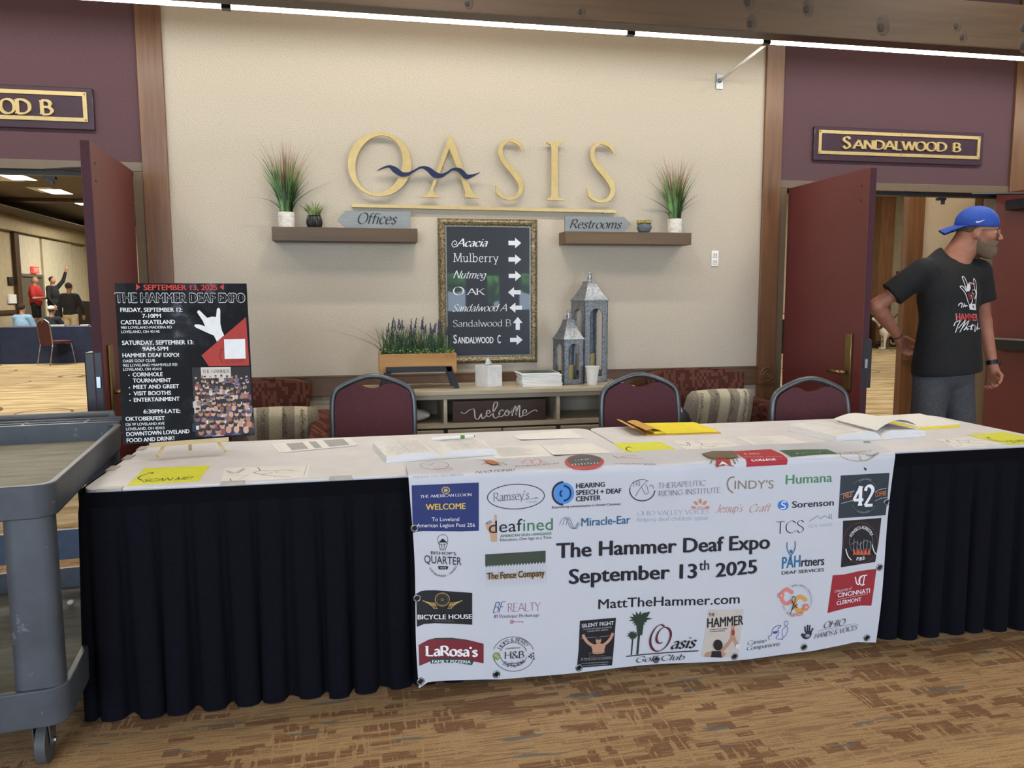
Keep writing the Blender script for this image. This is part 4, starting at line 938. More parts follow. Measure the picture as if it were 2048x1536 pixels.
# ================================================================== armchairs and pillows
def arm_mat():
    n = N('woven_red_brown'); co = n.coord((1,1,1)); sp = n.n('ShaderNodeSeparateXYZ'); n.l(co, sp.inputs[0])
    u = n.math('ADD', sp.outputs[0], n.math('MULTIPLY', sp.outputs[1], .6))
    cx = n.math('FLOOR', n.math('MULTIPLY', u, 62)); cz = n.math('FLOOR', n.math('MULTIPLY', sp.outputs[2], 44))
    cb = n.n('ShaderNodeCombineXYZ'); n.l(cx, cb.inputs[0]); n.l(cz, cb.inputs[1]); wn = n.n('ShaderNodeTexWhiteNoise'); n.l(cb.outputs[0], wn.inputs['Vector'])
    st = n.n('ShaderNodeTexWave', bands_direction='X'); st.inputs['Scale'].default_value = 75; n.l(co, st.inputs[0])
    m = n.math('MULTIPLY', n.math('GREATER_THAN', wn.outputs['Value'], .5), n.math('ADD', .45, n.math('MULTIPLY', st.outputs['Fac'], .55)))
    n.bump(n.noise(co,300,2), .3); return n.out(n.mix(m, '4f2c25', '70483c'), .9, spec=.15)
M_ARM = arm_mat()
def armchair(cx, label, rz=0):
    t = thing('armchair', label, 'armchair', (cx,4.30,0), rz, 'woven red brown armchairs against the wall')
    back = MB()
    def bk(u, v):     # wrap-around back with a curved top
        a = 2*PI*u; x = .345*math.cos(a); y = .07*math.sin(a)
        top = .862-.03*(abs(x)/.345)**2.2; z = .30+(top-.30)*v; fl = .72+.28*v
        sq = lambda q,p: math.copysign(abs(q)**p,q)
        return (.335*sq(math.cos(a),.5)*(.9+.1*v), .345+.052*sq(math.sin(a),.6)+.035*v-.03*(abs(math.cos(a))**2), z)
    back.grid(bk, 40, 10, True)
    k = len(back.v)
    back.add([bk(u/20,1) for u in range(20)], (tuple(range(20)),)); back.obj('backrest', M_ARM, t, smooth=True, local=True)
    for s in (-1,1):
        pr = spline([(.38,.675),(.25,.672),(.08,.655),(-.10,.615),(-.22,.555),(-.275,.47),(-.285,.36),(-.28,.14)],2)+[(.38,.14)]
        MB().prism(pr, lambda u,v,d: (s*(.385+d+.035*max(0,v-.3)*(1-u)), u, v), -.055, .055).obj('arm', M_ARM, t, bev=.022, seg=3, local=True)
    MB().box((-.345,-.30,.22),(.345,.33,.44)).obj('seat', M_ARM, t, bev=.05, local=True)
    for sx in (-.34,.34):
        for sy in (-.22,.34): MB().tube(((sx,sy,0),(sx,sy,.16)),[.018,.028],8).obj('leg', M_DKWOOD, t, local=True)
    return t
armchair(-.60, 'left woven red brown armchair, partly hidden behind the event poster')
armchair(2.13, 'right woven red brown armchair behind the second and third stacking chairs')
n_ = N('striped_pillow_cloth'); co = n_.coord(kind='UV'); sp = n_.n('ShaderNodeSeparateXYZ'); n_.l(n_.coord(), sp.inputs[0])
sw = n_.n('ShaderNodeTexWave', bands_direction='X'); sw.inputs['Scale'].default_value = 2.35; sw.inputs['Distortion'].default_value = .6; n_.l(n_.coord(), sw.inputs[0]); wv = n_.noise(n_.coord((1,1,1)), 130, 4, .7)
dk = n_.math('GREATER_THAN', sw.outputs['Fac'], .52); M_PILL = n_.out(n_.mix(n_.math('MULTIPLY', dk, .8), n_.ramp(wv, ((.3,'a79c80'),(.7,'cbc2a6'))), n_.ramp(wv, ((.3,'5c544a'),(.7,'98897a')))), .9); 
M_FRG = plain('pillow_fringe','8f8470',.9,vary=.3)
def pillow(cx, cy, cz, label, flip, tilt):
    t = thing('pillow', label, 'pillow', (cx,cy,cz), tilt, 'striped fringed pillows on the armchairs')
    m = MB()
    for sgn in (-1,1):
        m.grid(lambda u,v: (lambda a,b: (a*.235*(1-.06*b*b), sgn*.075*(max(0,(1-a**4)*(1-b**4)))**.55-.05*b, b*.185*(1-.06*a*a)*(1)))(2*u-1,2*v-1), 18, 14)
    m.obj('cushion', M_PILL, t, smooth=True, local=True)
    r = random.Random(int(cx*100)); m = MB()
    for sx in (-.155,-.06,.045,.14):
        m = MB()
        for i in range(64):
            b = -1+2*i/64; a = sx/.235; y = -.075*(max(0,(1-a**4)*(1-b**4)))**.55-.05*b-.003; p = Vector((sx,y,b*.18)); m.tube((p,p+Vector((r.uniform(-.013,.013),-.007,r.uniform(-.010,.004))),p+Vector((r.uniform(-.02,.02),-.004,-.02))),[.0022,.0016,.0006],4)
        m.obj('fringe', M_FRG, t, local=True)
    return t
pillow(-.44, 4.42, .555, 'striped beige pillow with fringe on the left armchair', 1, math.radians(3))
pillow(2.16, 4.40, .585, 'striped beige pillow with fringe on the right armchair', 1, math.radians(3))
b_ = [('e',(1.85,4.29,.56),(.09,.09,.12),None,.03),('e',(1.79,4.31,.64),(.06,.07,.09),None,.04),('e',(1.88,4.28,.51),(.1,.1,.07),None,.03)]
tag(skin(b_, .008, 'handbag', plain('navy_bag','1f2633',.6,vary=.1)), 'dark navy bag beside the pillow on the right armchair', 'bag')
tag(MB().box((1.80,4.235,.60),(1.865,4.238,.70),rot=Matrix.Rotation(-.35,3,'Y')).obj('paper_slip', M_WHITE), 'white paper sticking out of the navy bag', 'paper')

# ================================================================== stacking chairs
def stack_chair(loc, rz, label, group, tube=None):
    t = thing('stacking_chair', label, 'chair', loc, rz, group); TB = tube or M_TUBE
    half = [(.205,.40),(.211,.55),(.214,.70),(.210,.79),(.196,.835),(.165,.862),(.11,.888),(.05,.908)]
    arc = spline([(x,z) for x,z in half]+[(0,.914)]+[(-x,z) for x,z in half[::-1]], 4)
    yb = lambda z: .02+.10*(z-.45)                         # slight recline
    MB().tube([(x,yb(z),z) for x,z in arc], .0145, 10).obj('back_frame', TB, t, smooth=True, local=True)
    ins = [(x*.945,z-.012) for x,z in half[:-1]]
    top = spline([(.10,.873),(.066,.872),(.04,.858),(0,.850),(-.04,.858),(-.066,.872),(-.10,.873)],3)
    out = spline(ins,3)+top+[(-x,z) for x,z in spline(ins,3)[::-1]]
    MB().prism(out, lambda u,v,d: (u,yb(v)+d,v), -.016, .014).obj('backrest', M_FAB, t, bev=.006, local=True)
    m = MB(); m.grid(lambda u,v: (math.copysign(abs(math.cos(2*PI*u))**.35,math.cos(2*PI*u))*.215, -.215+math.copysign(abs(math.sin(2*PI*u))**.35,math.sin(2*PI*u))*.215, .425+.05*v), 32, 1, True)
    m.add([(math.copysign(abs(math.cos(2*PI*k/32))**.35,math.cos(2*PI*k/32))*.215, -.215+math.copysign(abs(math.sin(2*PI*k/32))**.35,math.sin(2*PI*k/32))*.215, .475) for k in range(32)],(tuple(range(32)),))
    m.obj('seat', M_FAB, t, bev=.012, local=True)
    for s in (-1,1):
        MB().tube(((s*.205,.015,.42),(s*.208,.05,.25),(s*.212,.10,.0)), .011, 8).obj('leg', TB, t, smooth=True, local=True)
        MB().tube(((s*.2,-.36,.43),(s*.205,-.39,.25),(s*.212,-.42,0)), .011, 8).obj('leg', TB, t, smooth=True, local=True)
    MB().tube(((-.2,-.36,.42),(.2,-.36,.42)),.01,8).obj('seat_rail', TB, t, local=True)
    return t
ch = stack_chair((.083,4.10,0), 0, 'leftmost burgundy stacking chair behind the table, in front of the console left end', 'stacking chairs behind the tables')
for loc, rz, lab in (((1.47,3.84,0),-.02,'middle burgundy stacking chair in front of the console right end'),((2.225,3.45,0),.03,'rightmost burgundy stacking chair in front of the open maroon door')):
    c = copy_tree(ch); c.location = loc; c.rotation_euler = (0,0,rz); c['label'] = lab

# ================================================================== the two white tables and their skirt
TZ = .745
def rrect(x0,y0,x1,y1,r,n=6):
    P = []
    for cx,cy,a0 in ((x1-r,y1-r,0),(x0+r,y1-r,PI/2),(x0+r,y0+r,PI),(x1-r,y0+r,1.5*PI)): P += [(cx+r*math.cos(a0+PI/2*i/n),cy+r*math.sin(a0+PI/2*i/n)) for i in range(n+1)]
    return P
for x0,x1,lab in ((-.838,.996,'left white plastic folding table under the event poster'),(1.004,2.755,'right white plastic folding table with the envelope and open binder')):
    t = thing('folding_table', lab, 'table', ((x0+x1)/2,2.93,0), group='white folding tables behind the black skirt')
    MB().prism(rrect(x0,2.548,x1,3.305,.055), lambda u,v,d: (u,v,d), TZ-.045, TZ).obj('tabletop', M_PLWHITE, t, bev=.008, seg=3)
    for x in (x0+.25,x1-.25):
        for y in (2.68,3.17): MB().tube(((x,y,0),(x,y,TZ-.045)),.0125,8).obj('leg', M_TUBE, t)
    bx('apron_rail', (x0+.1,2.90,TZ-.06), (x1-.1,2.93,TZ-.045), M_TUBE, t)
M_SKIRT = plain('black_polyester', '0f0f17', .9, vary=.15, scale=200, bump=.1, spec=.12)
t = thing('table_skirt', 'black pleated polyester skirt clipped round the front and ends of the tables', 'table skirt', (.95,2.52,0))
path = [(-.846,3.30),(-.846,2.56),(-.83,2.535),(2.745,2.535),(2.762,2.56),(2.762,3.30)]
seg = []; tot = 0
for a, c in zip(path, path[1:]):
    L = math.hypot(c[0]-a[0],c[1]-a[1]); seg.append((tot,L,a,c)); tot += L
def along(s):
    for s0, L, a, c in seg:
        if s <= s0+L+1e-9: q = (s-s0)/L; break
    d = ((c[0]-a[0])/L,(c[1]-a[1])/L); return a[0]+d[0]*q*L, a[1]+d[1]*q*L, d[1], -d[0]
NP = round(tot/.098)
def skirt_pt(u, v):
    s = u*tot; x, y, nx, ny = along(s); ph = (u*NP)%1; k = int(u*NP); z = .737-.733*v
    r = random.Random(k); amp = .006+.016*min(1,max(0,v-.06)*1.3)+.012*r.random()*v
    prof = math.sin(PI*min(1,ph/.78))**.35 if ph < .78 else -1.0*math.sin(PI*(ph-.78)/.22)
    if v < .075: prof *= v/.075*.4
    off = amp*prof+.012*v*math.sin(s*3.1)-.008*v
    mid = min(1,max(0,(x-.05)/.12))*min(1,max(0,(2.0-x)/.12)) if y < 2.6 else 0
    off = off*(1-mid*.45)-mid*.018*v
    return (x+nx*off+(.01*v*math.sin(k*2.3) if ny else 0), y+ny*off, z+.014*v*v*r.random()*.5)
m = MB(); m.grid(skirt_pt, NP*14, 22); m.obj('pleated_cloth', M_SKIRT, t, smooth=True, fix=False)
m = MB(); m.grid(lambda u,v: (lambda q: (q[0]+q[2]*.004,q[1]+q[3]*.004,.740-.048*v))(along(u*tot)), 160, 2); m.obj('header_band', plain('black_band','0a0a10',.85,spec=.1), t, fix=False)
for x, y, rz in ((-.755,2.553,0),(-.395,2.553,0),(-.06,2.553,0),(-.833,2.86,PI/2),(-.833,3.05,PI/2),(-.828,3.22,PI/2)):
    m = MB().box((-.036,-.010,.0),(.036,.016,.0035)); m.box((-.036,-.013,-.03),(.036,-.010,.0035)); o = m.obj('skirt_clip', plain('clip_grey','bdb6ae',.4)); o.location = (x,y,TZ); o.rotation_euler = (0,0,rz if not rz else -PI/2)
    tag(o, 'translucent grey skirt clip on the table edge', 'clip', 'skirt clips along the left table edge')

# ================================================================== sponsor banner hung over the table front
BY, BE = 2.495, .738          # front plane, height of the bend
def ban(u, v, off=0):
    if v <= BE:
        k = max(0,1-v/BE); e = max(0,1-(u-.16)/.16); f = max(0,1-(1.93-u)/.16)
        y = BY-.010*k*math.sin(4.6*u+.8)-.006*k*math.sin(11*u+3*v)-.014*e*e*math.sin(9*v+1.0)*k-.02*f*f*k*math.sin(7*v)
        y -= .006*math.exp(-((u-1.03)/.09)**2-((v-.69)/.06)**2)
        return (u, y-off, v)
    s = v-BE; R = .011; a = s/R
    if a < PI/2: return (u, BY+R-(R+off)*math.cos(a), BE+(R+off)*math.sin(a))
    rip = .0022*(1+math.sin(u*16+s*9))+.010*max(0,math.sin(u*5.3+.4))**4*min(1,s*9)*.5
    return (u, BY+R+s-R*PI/2, BE+R+off+rip)
t = thing('sponsor_banner', 'large white vinyl event banner covered in sponsor logos hung over the front of the tables', 'banner', (1.05,BY,0))
VT = BE+.24
def edge(u, v):
    k = max(0,1-v/BE); x0 = .160+.018*k-.004*math.sin(10*v); x1 = 1.938-.048*k+max(0,v-BE)*.25
    return x0+(x1-x0)*u
_bl = [(840,1369),(858,1358),(895,1359),(990,1361),(1160,1346),(1315,1332),(1466,1319),(1606,1303),(1700,1283),(1745,1284)]
BZ = [atY(px,py,BY).z for px,py in _bl]; BU = [(px-840)/905 for px,py in _bl]
def bpt(u, v):
    top = BE+.205+.06*u+.012*math.sin(u*17); z0 = float(np.interp(u,BU,BZ))
    vv = z0+(top-z0)*v; return ban(edge(u,vv),vv)
m = MB(); m.grid(bpt, 110, 90); m.obj('vinyl_sheet', plain('white_vinyl','cdcfd7',.42,vary=.008,scale=6), t, smooth=True, fix=False)
def bpx(px, py):
    q = atZ(px,py,BE+.011)
    if q.y > BY+.012: return (q.x, BE+.011*PI/2+(q.y-BY-.011))
    q = atY(px,py,BY); return (q.x,q.z)
Z1 = lambda x,y: bpx(800+x/6.4,880+y/6.4)
Z2 = lambda x,y: bpx(1080+x/5.689,880+y/5.689)
Z3 = lambda x,y: bpx(1400+x/4.876,880+y/4.876)
Z4 = lambda x,y: bpx(800+x/4.8,1060+y/4.8)
Z5 = lambda x,y: bpx(1080+x/4.8,1060+y/4.8)
Z6 = lambda x,y: bpx(1380+x/4.876,1060+y/4.876)
PX = 2.62/1560                 # one photo pixel on the banner, in metres
VC = [BE+.011*PI/2*i/6 for i in range(7)]+[BE+.03+.02*i for i in range(11)]
class Logo:
    def __init__(s, z, sc): s.z = z; s.k = PX/sc; s.g = Gfx(ban, .05, VC); s.o = .0008
    def P(s, pts): return [s.z(*p) for p in pts]
    def lay(s): s.o += .0004; return s.o
    def poly(s, pts, c, sm=0): s.g.poly(spline(s.P(pts),sm,True) if sm else s.P(pts), c, s.lay()); return s
    def line(s, pts, w_, c, sm=0, closed=False):
        s.g.line(s.P(pts), w_*s.k if not callable(w_) else w_, c, s.lay(), closed, sm); return s
    def text(s, tx, a, b, h, c, sty='b'): s.g.text(tx, s.z(*a), s.z(*b), h*s.k*1.06, c, sty, s.lay()); return s
    def ell(s, c, r, col, rot=0): s.g.poly(s.P([(c[0]+r[0]*math.cos(a)*math.cos(rot)-r[1]*math.sin(a)*math.sin(rot),c[1]+r[0]*math.cos(a)*math.sin(rot)+r[1]*math.sin(a)*math.cos(rot)) for a in [2*PI*i/32 for i in range(32)]]), col, s.lay()); return s
    def ring(s, c, r, w_, col, a0=0, a1=360, rot=0):
        full = a1-a0 >= 360; n = 40; A = [math.radians(a0+(a1-a0)*i/n) for i in range(n if full else n+1)]
        s.g.line(s.P([(c[0]+r[0]*math.cos(a)*math.cos(rot)-r[1]*math.sin(a)*math.sin(rot),c[1]+r[0]*math.cos(a)*math.sin(rot)+r[1]*math.sin(a)*math.cos(rot)) for a in A]), w_*s.k, col, s.lay(), full); return s
    def arc(s, tx, c, r, h, a0, a1, col, sty='b'):
        s.g.arc(tx, s.z(*c), (r[0]*s.k,r[1]*s.k*1.03), h*s.k, math.radians(a0), math.radians(a1), col, sty, s.lay()); return s
    def end(s, label, name='printed_logo'): return s.g.obj(name, t, label)
L1 = lambda: Logo(Z1,6.4)
L2 = lambda: Logo(Z2,5.689)
L3 = lambda: Logo(Z3,4.876)
L4 = lambda: Logo(Z4,4.8)
L5 = lambda: Logo(Z5,4.8)
L6 = lambda: Logo(Z6,4.876)
DK, NV, GR, BL = '14141c','1c2342','3c7a50','2c5f8a'
# --- headline
SH = 'b9bccb'
for tx, a, c_, h in (('The Hammer Deaf Expo',(1112,1116),(1539,1096.5),29),('MattTheHammer.com',(1197.5,1219.5),(1477.5,1205),19.5)):
    q = Logo(bpx,1)
    for dx, dy, c in (((1.6,1.8,SH),) if h > 20 else ())+((0,0,DK),): q.text(tx,(a[0]+dx,a[1]+dy),(c_[0]+dx,c_[1]+dy),h,c,'B' if h > 20 else 'b')
    q.end('bold black expo name' if h > 20 else 'black web address','printed_headline')
for tx, a, c_, h, st in (('September 13',(1137.5,1168),(1393,1155),29,'B'),('th',(1397,1140),(1417,1138),20,'b'),('2025',(1429.5,1153),(1513,1145),28,'B')):
    q = Logo(bpx,1)
    for dx, dy, c in ((1.6,1.8,SH),(0,0,DK)): q.text(tx,(a[0]+dx,a[1]+dy),(c_[0]+dx,c_[1]+dy),h,c,st)
    q.end('bold black expo date' if h > 20 else 'small raised date suffix', 'printed_headline')
# --- left columns
q = L1(); q.text('THE BEST JUST GOT BETTER',(165,485),(818,455),26,'9a9ba0','r').ring((440,345),(180,50),8,'b07a5a').ring((550,388),(118,24),7,'b07a5a').line([(340,350),(380,350),(430,325)],9,'4d5a55').text('LashingCo',(470,395),(640,390),16,'5a4038','b').end('orange oval logo on the table edge')
q = L1()
for a in (((985,270),(1090,285),(1150,300)),((1060,265),(1130,290)),((1040,340),(1110,315),(1150,310)),((1200,330),(1150,350)),((1230,325),(1290,350)),((1250,320),(1330,325),(1365,345)),((1220,310),(1330,310))): q.line(a,14,'6a4a38',3)
q.poly(((1090,285),(1160,280),(1260,315),(1220,345),(1120,320)),'b5703e',4).text('Nova Narillo',(960,440),(1480,402),34,'55565c','script').end('brown galloping figure logo')
L1().line([(1545,300),(1640,245),(1700,300),(1620,315),(1560,300)],9,'d0487e',5).line([(1660,290),(1760,240),(1800,300),(1700,310)],9,'d0487e',5).line([(1780,265),(1890,300),(1800,315)],9,'d0487e',5).text('paparazzi',(1480,357),(2035,310),52,'1c1c22','r').end('pink scribble over black lettering')
L1().poly(((148,580),(1008,543),(1008,1160),(780,1168),(500,1165),(300,1163),(215,1170),(165,1188)),'1f2f6e').ell((585,642),(56,48),'b59a62').ell((585,642),(40,34),'2a3b78').ell((585,642),(24,20),'c9b27a').text('THE AMERICAN LEGION',(260,738),(915,712),32,'e8eaf0','serif').text('WELCOME',(328,893),(838,878),72,'d9b858','B').text('To Loveland',(405,1035),(755,1033),46,'e8eaf0','r').text('American Legion Post 256',(212,1112),(957,1107),46,'e8eaf0','r').end('blue rectangle with white and gold lettering')
L1().ring((1483,723),(365,158),11,'33343c',rot=-.04).text("Ramsey's",(1195,787),(1650,748),104,'3a3b42','light').line([(1290,775),(1780,745)],4,'6a6b72').line([(1720,738),(1740,730),(1755,742)],6,'3a3b42').text('Trailside',(1605,803),(1755,798),26,'8a8b92','hand').end('oval outline logo with thin serif lettering')
q = L1(); q.poly(((1098,1085),(1135,1070),(1185,1080),(1205,1060),(1205,970),(1220,948),(1238,965),(1240,1130),(1242,1300),(1165,1302),(1150,1200),(1105,1130)),'c9a183',0).text('deaf',(1135,1192),(1565,1160),150,DK,'r').text('ined',(1575,1162),(1955,1150),150,GR,'r').text('AMERICAN SIGN LANGUAGE',(1280,1242),(1938,1208),31,GR,'b').text('Education...One Sign at a Time',(1280,1292),(1935,1258),34,'1c1c22','r').text('ASL',(1092,1085),(1182,1052),34,DK,'r').end('hand logo with black and green lettering')
q = L4(); q.ring((410,92),(50,50),4,DK).poly(((370,118),(388,100),(410,78),(432,100),(455,118)),DK).line([(370,122),(388,190),(434,190),(456,122)],5,DK).line([(400,125),(402,188)],4,DK).line([(425,125),(420,188)],4,DK).text("BISHOP'S",(295,230),(538,240),28,DK,'r').text('QUARTER',(233,312),(588,334),72,'20222e','r').poly(((364,343),(462,345),(454,374),(372,374)),DK).text('HOME',(385,364),(440,365),12,'cfd2dc','b').arc('LOVELAND - OHIO',(412,300),(140,142),17,-112,-248,DK).end('lantern logo with black lettering')
q = L4(); zz = [(817,232),(1397,197)]; b_ = []
for i in range(21): x = 1397-29*i/1.0; y = 300+(1397-x)*.068; b_ += [(x,y),(x-14.5,y+22)]
b_ = [p for p in b_ if p[0] > 817]+[(817,342)]
q.poly(zz+b_,'3c463a')
for i in range(21):
    x = 832+28*i; y = 340-(x-817)*.068; q.line([(x,y),(x+2,y+200)],3,'b3b5bd')
q.text('The Fence Company',(836,470),(1386,434),60,'c9a469','B').text('The Fence Company',(830,465),(1380,430),60,'3a2415','B').end('dark green picket fence logo')
q = L4(); q.poly(((157,610),(200,585),(250,577),(330,575),(693,602),(693,908),(500,895),(330,888),(230,893),(160,920)),'15161c').ring((405,663),(68,62),7,'b8995c').ring((405,663),(52,47),3,'6d6450').ring((405,663),(10,9),4,'b8995c')
for i in range(12):
    a = PI*i/6; q.line([(405+12*math.cos(a),663+11*math.sin(a)),(405+60*math.cos(a),663+55*math.sin(a))],2,'6d6450')
for i in range(5):
    for s in (-1,1): q.line([(405+s*(70-6*i),690+12*i),(405+s*(120-8*i),688+12*i),(405+s*(190-28*i),668+13*i)],9-i,'c2a064',3)
q.text('BICYCLE HOUSE',(165,838),(688,838),42,'e6e6ea','B').text('CINCINNATI',(312,862),(515,868),18,'6a6b70','r').end('black winged wheel logo')
q = L4(); q.poly(((175,1085),(270,1040),(340,1027),(500,1030),(640,1050),(803,1092),(803,1280),(715,1262),(600,1235),(400,1225),(290,1240),(180,1277)),'7a2630',0).poly(((270,1040),(340,1025),(500,1028),(700,1064),(640,1062),(480,1044),(340,1042)),'3a4238').text("LaRosa's",(240,1185),(748,1212),88,'f2f2f2','display').poly(((280,1213),(480,1218),(712,1244),(690,1292),(480,1262),(292,1262)),'1f4a46').text('FAMILY PIZZERIA',(305,1256),(678,1276),28,'f2f2f2','b').end('maroon ribbon logo with white lettering')
L4().text('BF',(890,795),(1015,785),98,'3c4a8a','script').text('REALTY',(1033,783),(1352,770),78,'9a4a72','light').text('#1 Boutique Brokerage',(900,844),(1338,828),30,'6d5a78','serif').line([(1062,880),(1185,878)],5,'a24060').ring((1072,880),(14,16),6,'a24060').line([(1172,880),(1172,890)],5,'a24060').end('pink and blue serif logo with a small key')
q = L4(); q.ring((1090,1192),(196,166),5,DK,-165,-15).ring((1090,1192),(196,166),5,DK,15,165).ring((1090,1192),(128,112),5,DK,-165,-15).ring((1090,1192),(128,112),5,DK,15,165).arc('HOPS & BERRY',(1090,1192),(146,124),38,-62,62,'2a2b36','serif').arc('TAPROOM',(1090,1192),(156,130),38,-130,-230,'2a2b36','serif').text('H&B',(1003,1235),(1192,1226),66,DK,'serif').ell((927,1210),(36,36),'7d9a52').ell((920,1200),(14,14),'a9bd80').ell((938,1218),(12,12),'a9bd80')
for i in range(3): q.line([(1010+30*i,1145-6*i),(1030+25*i,1130)],4,DK).line([(1010+60*i,1270-2*i),(1020+55*i,1258)],4,DK)
q.line([(1030,1130),(1152,1124)],5,DK).line([(1035,1277),(1150,1272)],5,DK)
for dx, dy in ((0,0),(22,-14),(22,12),(2,24),(-18,14),(26,36)): q.ell((1252+dx,1190+dy),(8,8),DK)
q.end('round taproom logo')
# --- middle
q = L2(); q.ell((275,605),(115,122),'4a90dc').ring((265,607),(122,128),24,NV,90,270).ring((268,605),(80,84),22,NV,-90,90).ring((262,608),(33,36),20,NV,110,250).text('HEARING',(408,550),(738,530),54,DK,'B').text('SPEECH + DEAF',(408,626),(925,603),54,DK,'B').text('CENTER',(405,698),(690,682),54,DK,'B').text('Empowering communication in Greater Cincinnati',(133,776),(915,738),25,'2a2b3c','b').end('blue circle logo with black lettering')
q = L2(); q.ring((1160,570),(140,122),14,'3a3b4c',0,190).ring((1160,570),(140,122),6,'3a3b4c',190,300).text('TRI',(1045,540),(1135,515),60,'33343f','light').line([(1085,640),(1110,590),(1150,530),(1190,480),(1215,465)],6,'55566a',4).line([(1150,530),(1170,570),(1195,610),(1225,600),(1215,540),(1195,500)],6,'55566a',4).line([(1235,520),(1270,510),(1285,550)],6,'55566a',4).text('THERAPEUTIC',(1330,545),(1880,515),60,'4a4b58','light').text('RIDING INSTITUTE',(1340,635),(2045,597),60,'4a4b58','light').end('horse head outline logo with serif lettering')
q = L2()
for i in range(3): q.line([(220+38*i,970),(250+32*i,900),(285+24*i,885),(315+20*i,930),(340+20*i,990),(380+18*i,1010),(420+12*i,960),(435+14*i,930+15*i)],5,'2f5f7e',4)
q.text('Miracle-Ear',(470,983),(1030,950),92,'2a6288','b').end('teal wave logo with teal lettering')
q = L2(); q.text('OHIO VALLEY VOICES',(1110,862),(1918,835),50,'8794a8','light').text('helping deaf children speak',(1108,930),(1915,905),48,'7fa4b4','hand').ring((1820,790),(38,34),6,'d8835a',180,360).ring((1820,790),(20,18),5,'d8835a',180,360)
for i in range(5): a = PI*(.06+.22*i); q.ell((1820-78*math.cos(a),782-88*math.sin(a)),(28,14),'d8835a',rot=a)
q.end('orange sun logo with grey blue lettering')
q = L5(); q.poly(((385,875),(738,852),(718,1130),(700,1310),(355,1325),(372,1150)),'17181e').text('SILENT FIGHT',(402,940),(718,918),36,'c9cad2','B').text('THE LIFE OF A DEAF CHAMPION',(415,964),(695,948),13,'aeb0ba','b').text('TURNED FIGHT LEGEND',(452,984),(660,970),13,'aeb0ba','b').line([(390,1042),(720,1020)],5,'8a8c96').line([(535,1125),(470,1090),(432,1045),(412,1005)],30,'c2937a',3).line([(600,1118),(655,1080),(690,1035),(705,995)],30,'c2937a',3).poly(((495,1120),(535,1098),(590,1095),(632,1112),(622,1150),(612,1188),(512,1190),(505,1150)),'c2937a',3).ell((563,1062),(27,36),'b98a72').ell((563,1040),(26,17),'3a2a22').line([(470,1182),(632,1178),(628,1210),(472,1212),(470,1182)],4,'8a6a52')
for y, x0, x1 in ((1236,395,690),(1250,390,690),(1282,400,660),(1302,415,650)): q.text('BY THE LIFE STORY OF A CHAMPION',(x0,y),(x1,y-8),8,'b9bac4','b')
q.end('small black poster with a bare chested man', 'printed_poster')
q = L5(); q.line([(888,1215),(900,1060)],16,'23362c').line([(945,1208),(962,1000)],24,'23362c')
for c, R, m_ in (((962,880),95,15),((900,1030),55,11)):
    P = []
    for i in range(m_*2): a = PI*2*i/(m_*2); rr = R*(1 if i%2 else .62)*(1.1 if -.2 < math.sin(a) else .8); P.append((c[0]+rr*math.cos(a),c[1]-rr*math.sin(a)*.9))
    q.poly(P,'243a2a')
q.poly(((930,900),(1005,900),(990,1020),(945,1022)),'243a2a').poly(((985,810),(1065,790),(1040,840),(985,860)),'243a2a').poly(((990,840),(1088,858),(1040,870),(985,880)),'243a2a')
kk = PX/4.8
q.g.line(q.P([(1198,928),(1160,915),(1110,955),(1070,1040),(1072,1120),(1110,1168),(1165,1165),(1225,1110),(1258,1020),(1245,960),(1200,938),(1150,975),(1125,1040),(1135,1085),(1165,1095),(1180,1082)]), lambda a: kk*(7+19*abs(math.sin(a-.35))**1.8), '5a2030', q.lay(), False, 5)
q.text('asis',(1258,1148),(1500,1120),112,'17181f','brush').line([(835,1225),(1515,1152)],9,'17181f').text('Golf Club',(930,1285),(1390,1243),56,'2a2c3a','ital').ell((1120,1268),(22,16),'55565c').end('palm tree golf club logo with maroon script O')
# --- right columns
q = L6(); q.poly(((165,800),(175,775),(515,765),(512,800),(480,1010),(455,1226),(105,1230),(140,1010)),'c9bfb4').text('THE',(172,838),(232,832),34,'15151a','B').text('HAMMER',(158,945),(508,912),96,'17171c','B').text('THE INSPIRING STORY OF A CHAMPION',(180,970),(350,955),11,'2a2a30','b').text('AN AMERICAN UNDERDOG',(182,988),(330,975),11,'2a2a30','b').line([(410,920),(400,980),(390,1050),(330,1130),(290,1165)],36,'b98d74',3).line([(398,1000),(425,1070),(455,1130)],34,'b98d74',3).ell((405,985),(16,30),'a8322e').poly(((130,1228),(150,1190),(220,1165),(290,1165),(335,1190),(310,1228)),'b98d74').poly(((190,1228),(200,1170),(285,1165),(295,1228)),'1c1c22').ell((258,1108),(44,52),'1f1a18').poly(((428,1100),(470,1090),(462,1150),(425,1130)),'d8d8dc').end('small tan poster of a wrestler with raised arm', 'printed_poster')
L6().text('Canine',(548,1110),(735,1088),42,'3a3c4a','ital').text('Companions',(538,1162),(872,1120),42,'3a3c4a','ital').line([(765,1065),(755,1035),(785,1015),(800,960),(850,925),(880,930),(850,960),(860,1000),(830,1050),(900,1060)],6,'3a4f9a',4).ring((930,905),(18,22),5,'3a4f9a').line([(900,1040),(890,980),(925,935),(945,960),(925,1020),(885,1055)],5,'3a4f9a',4).poly(((800,985),(845,975),(840,1000),(805,1005)),'2f49a0').end('blue outline logo of a dog and a person')
q = L6(); q.poly(((1075,1015),(1092,1000),(1110,1012),(1125,985),(1165,975),(1180,1000),(1160,1045),(1120,1060),(1090,1045)),'2c2d38',3)
for a in (((1118,990),(1112,935)),((1135,980),(1138,918)),((1152,980),(1160,920)),((1168,990),(1190,950)),((1095,1020),(1078,1010))): q.line(a,17,'2c2d38')
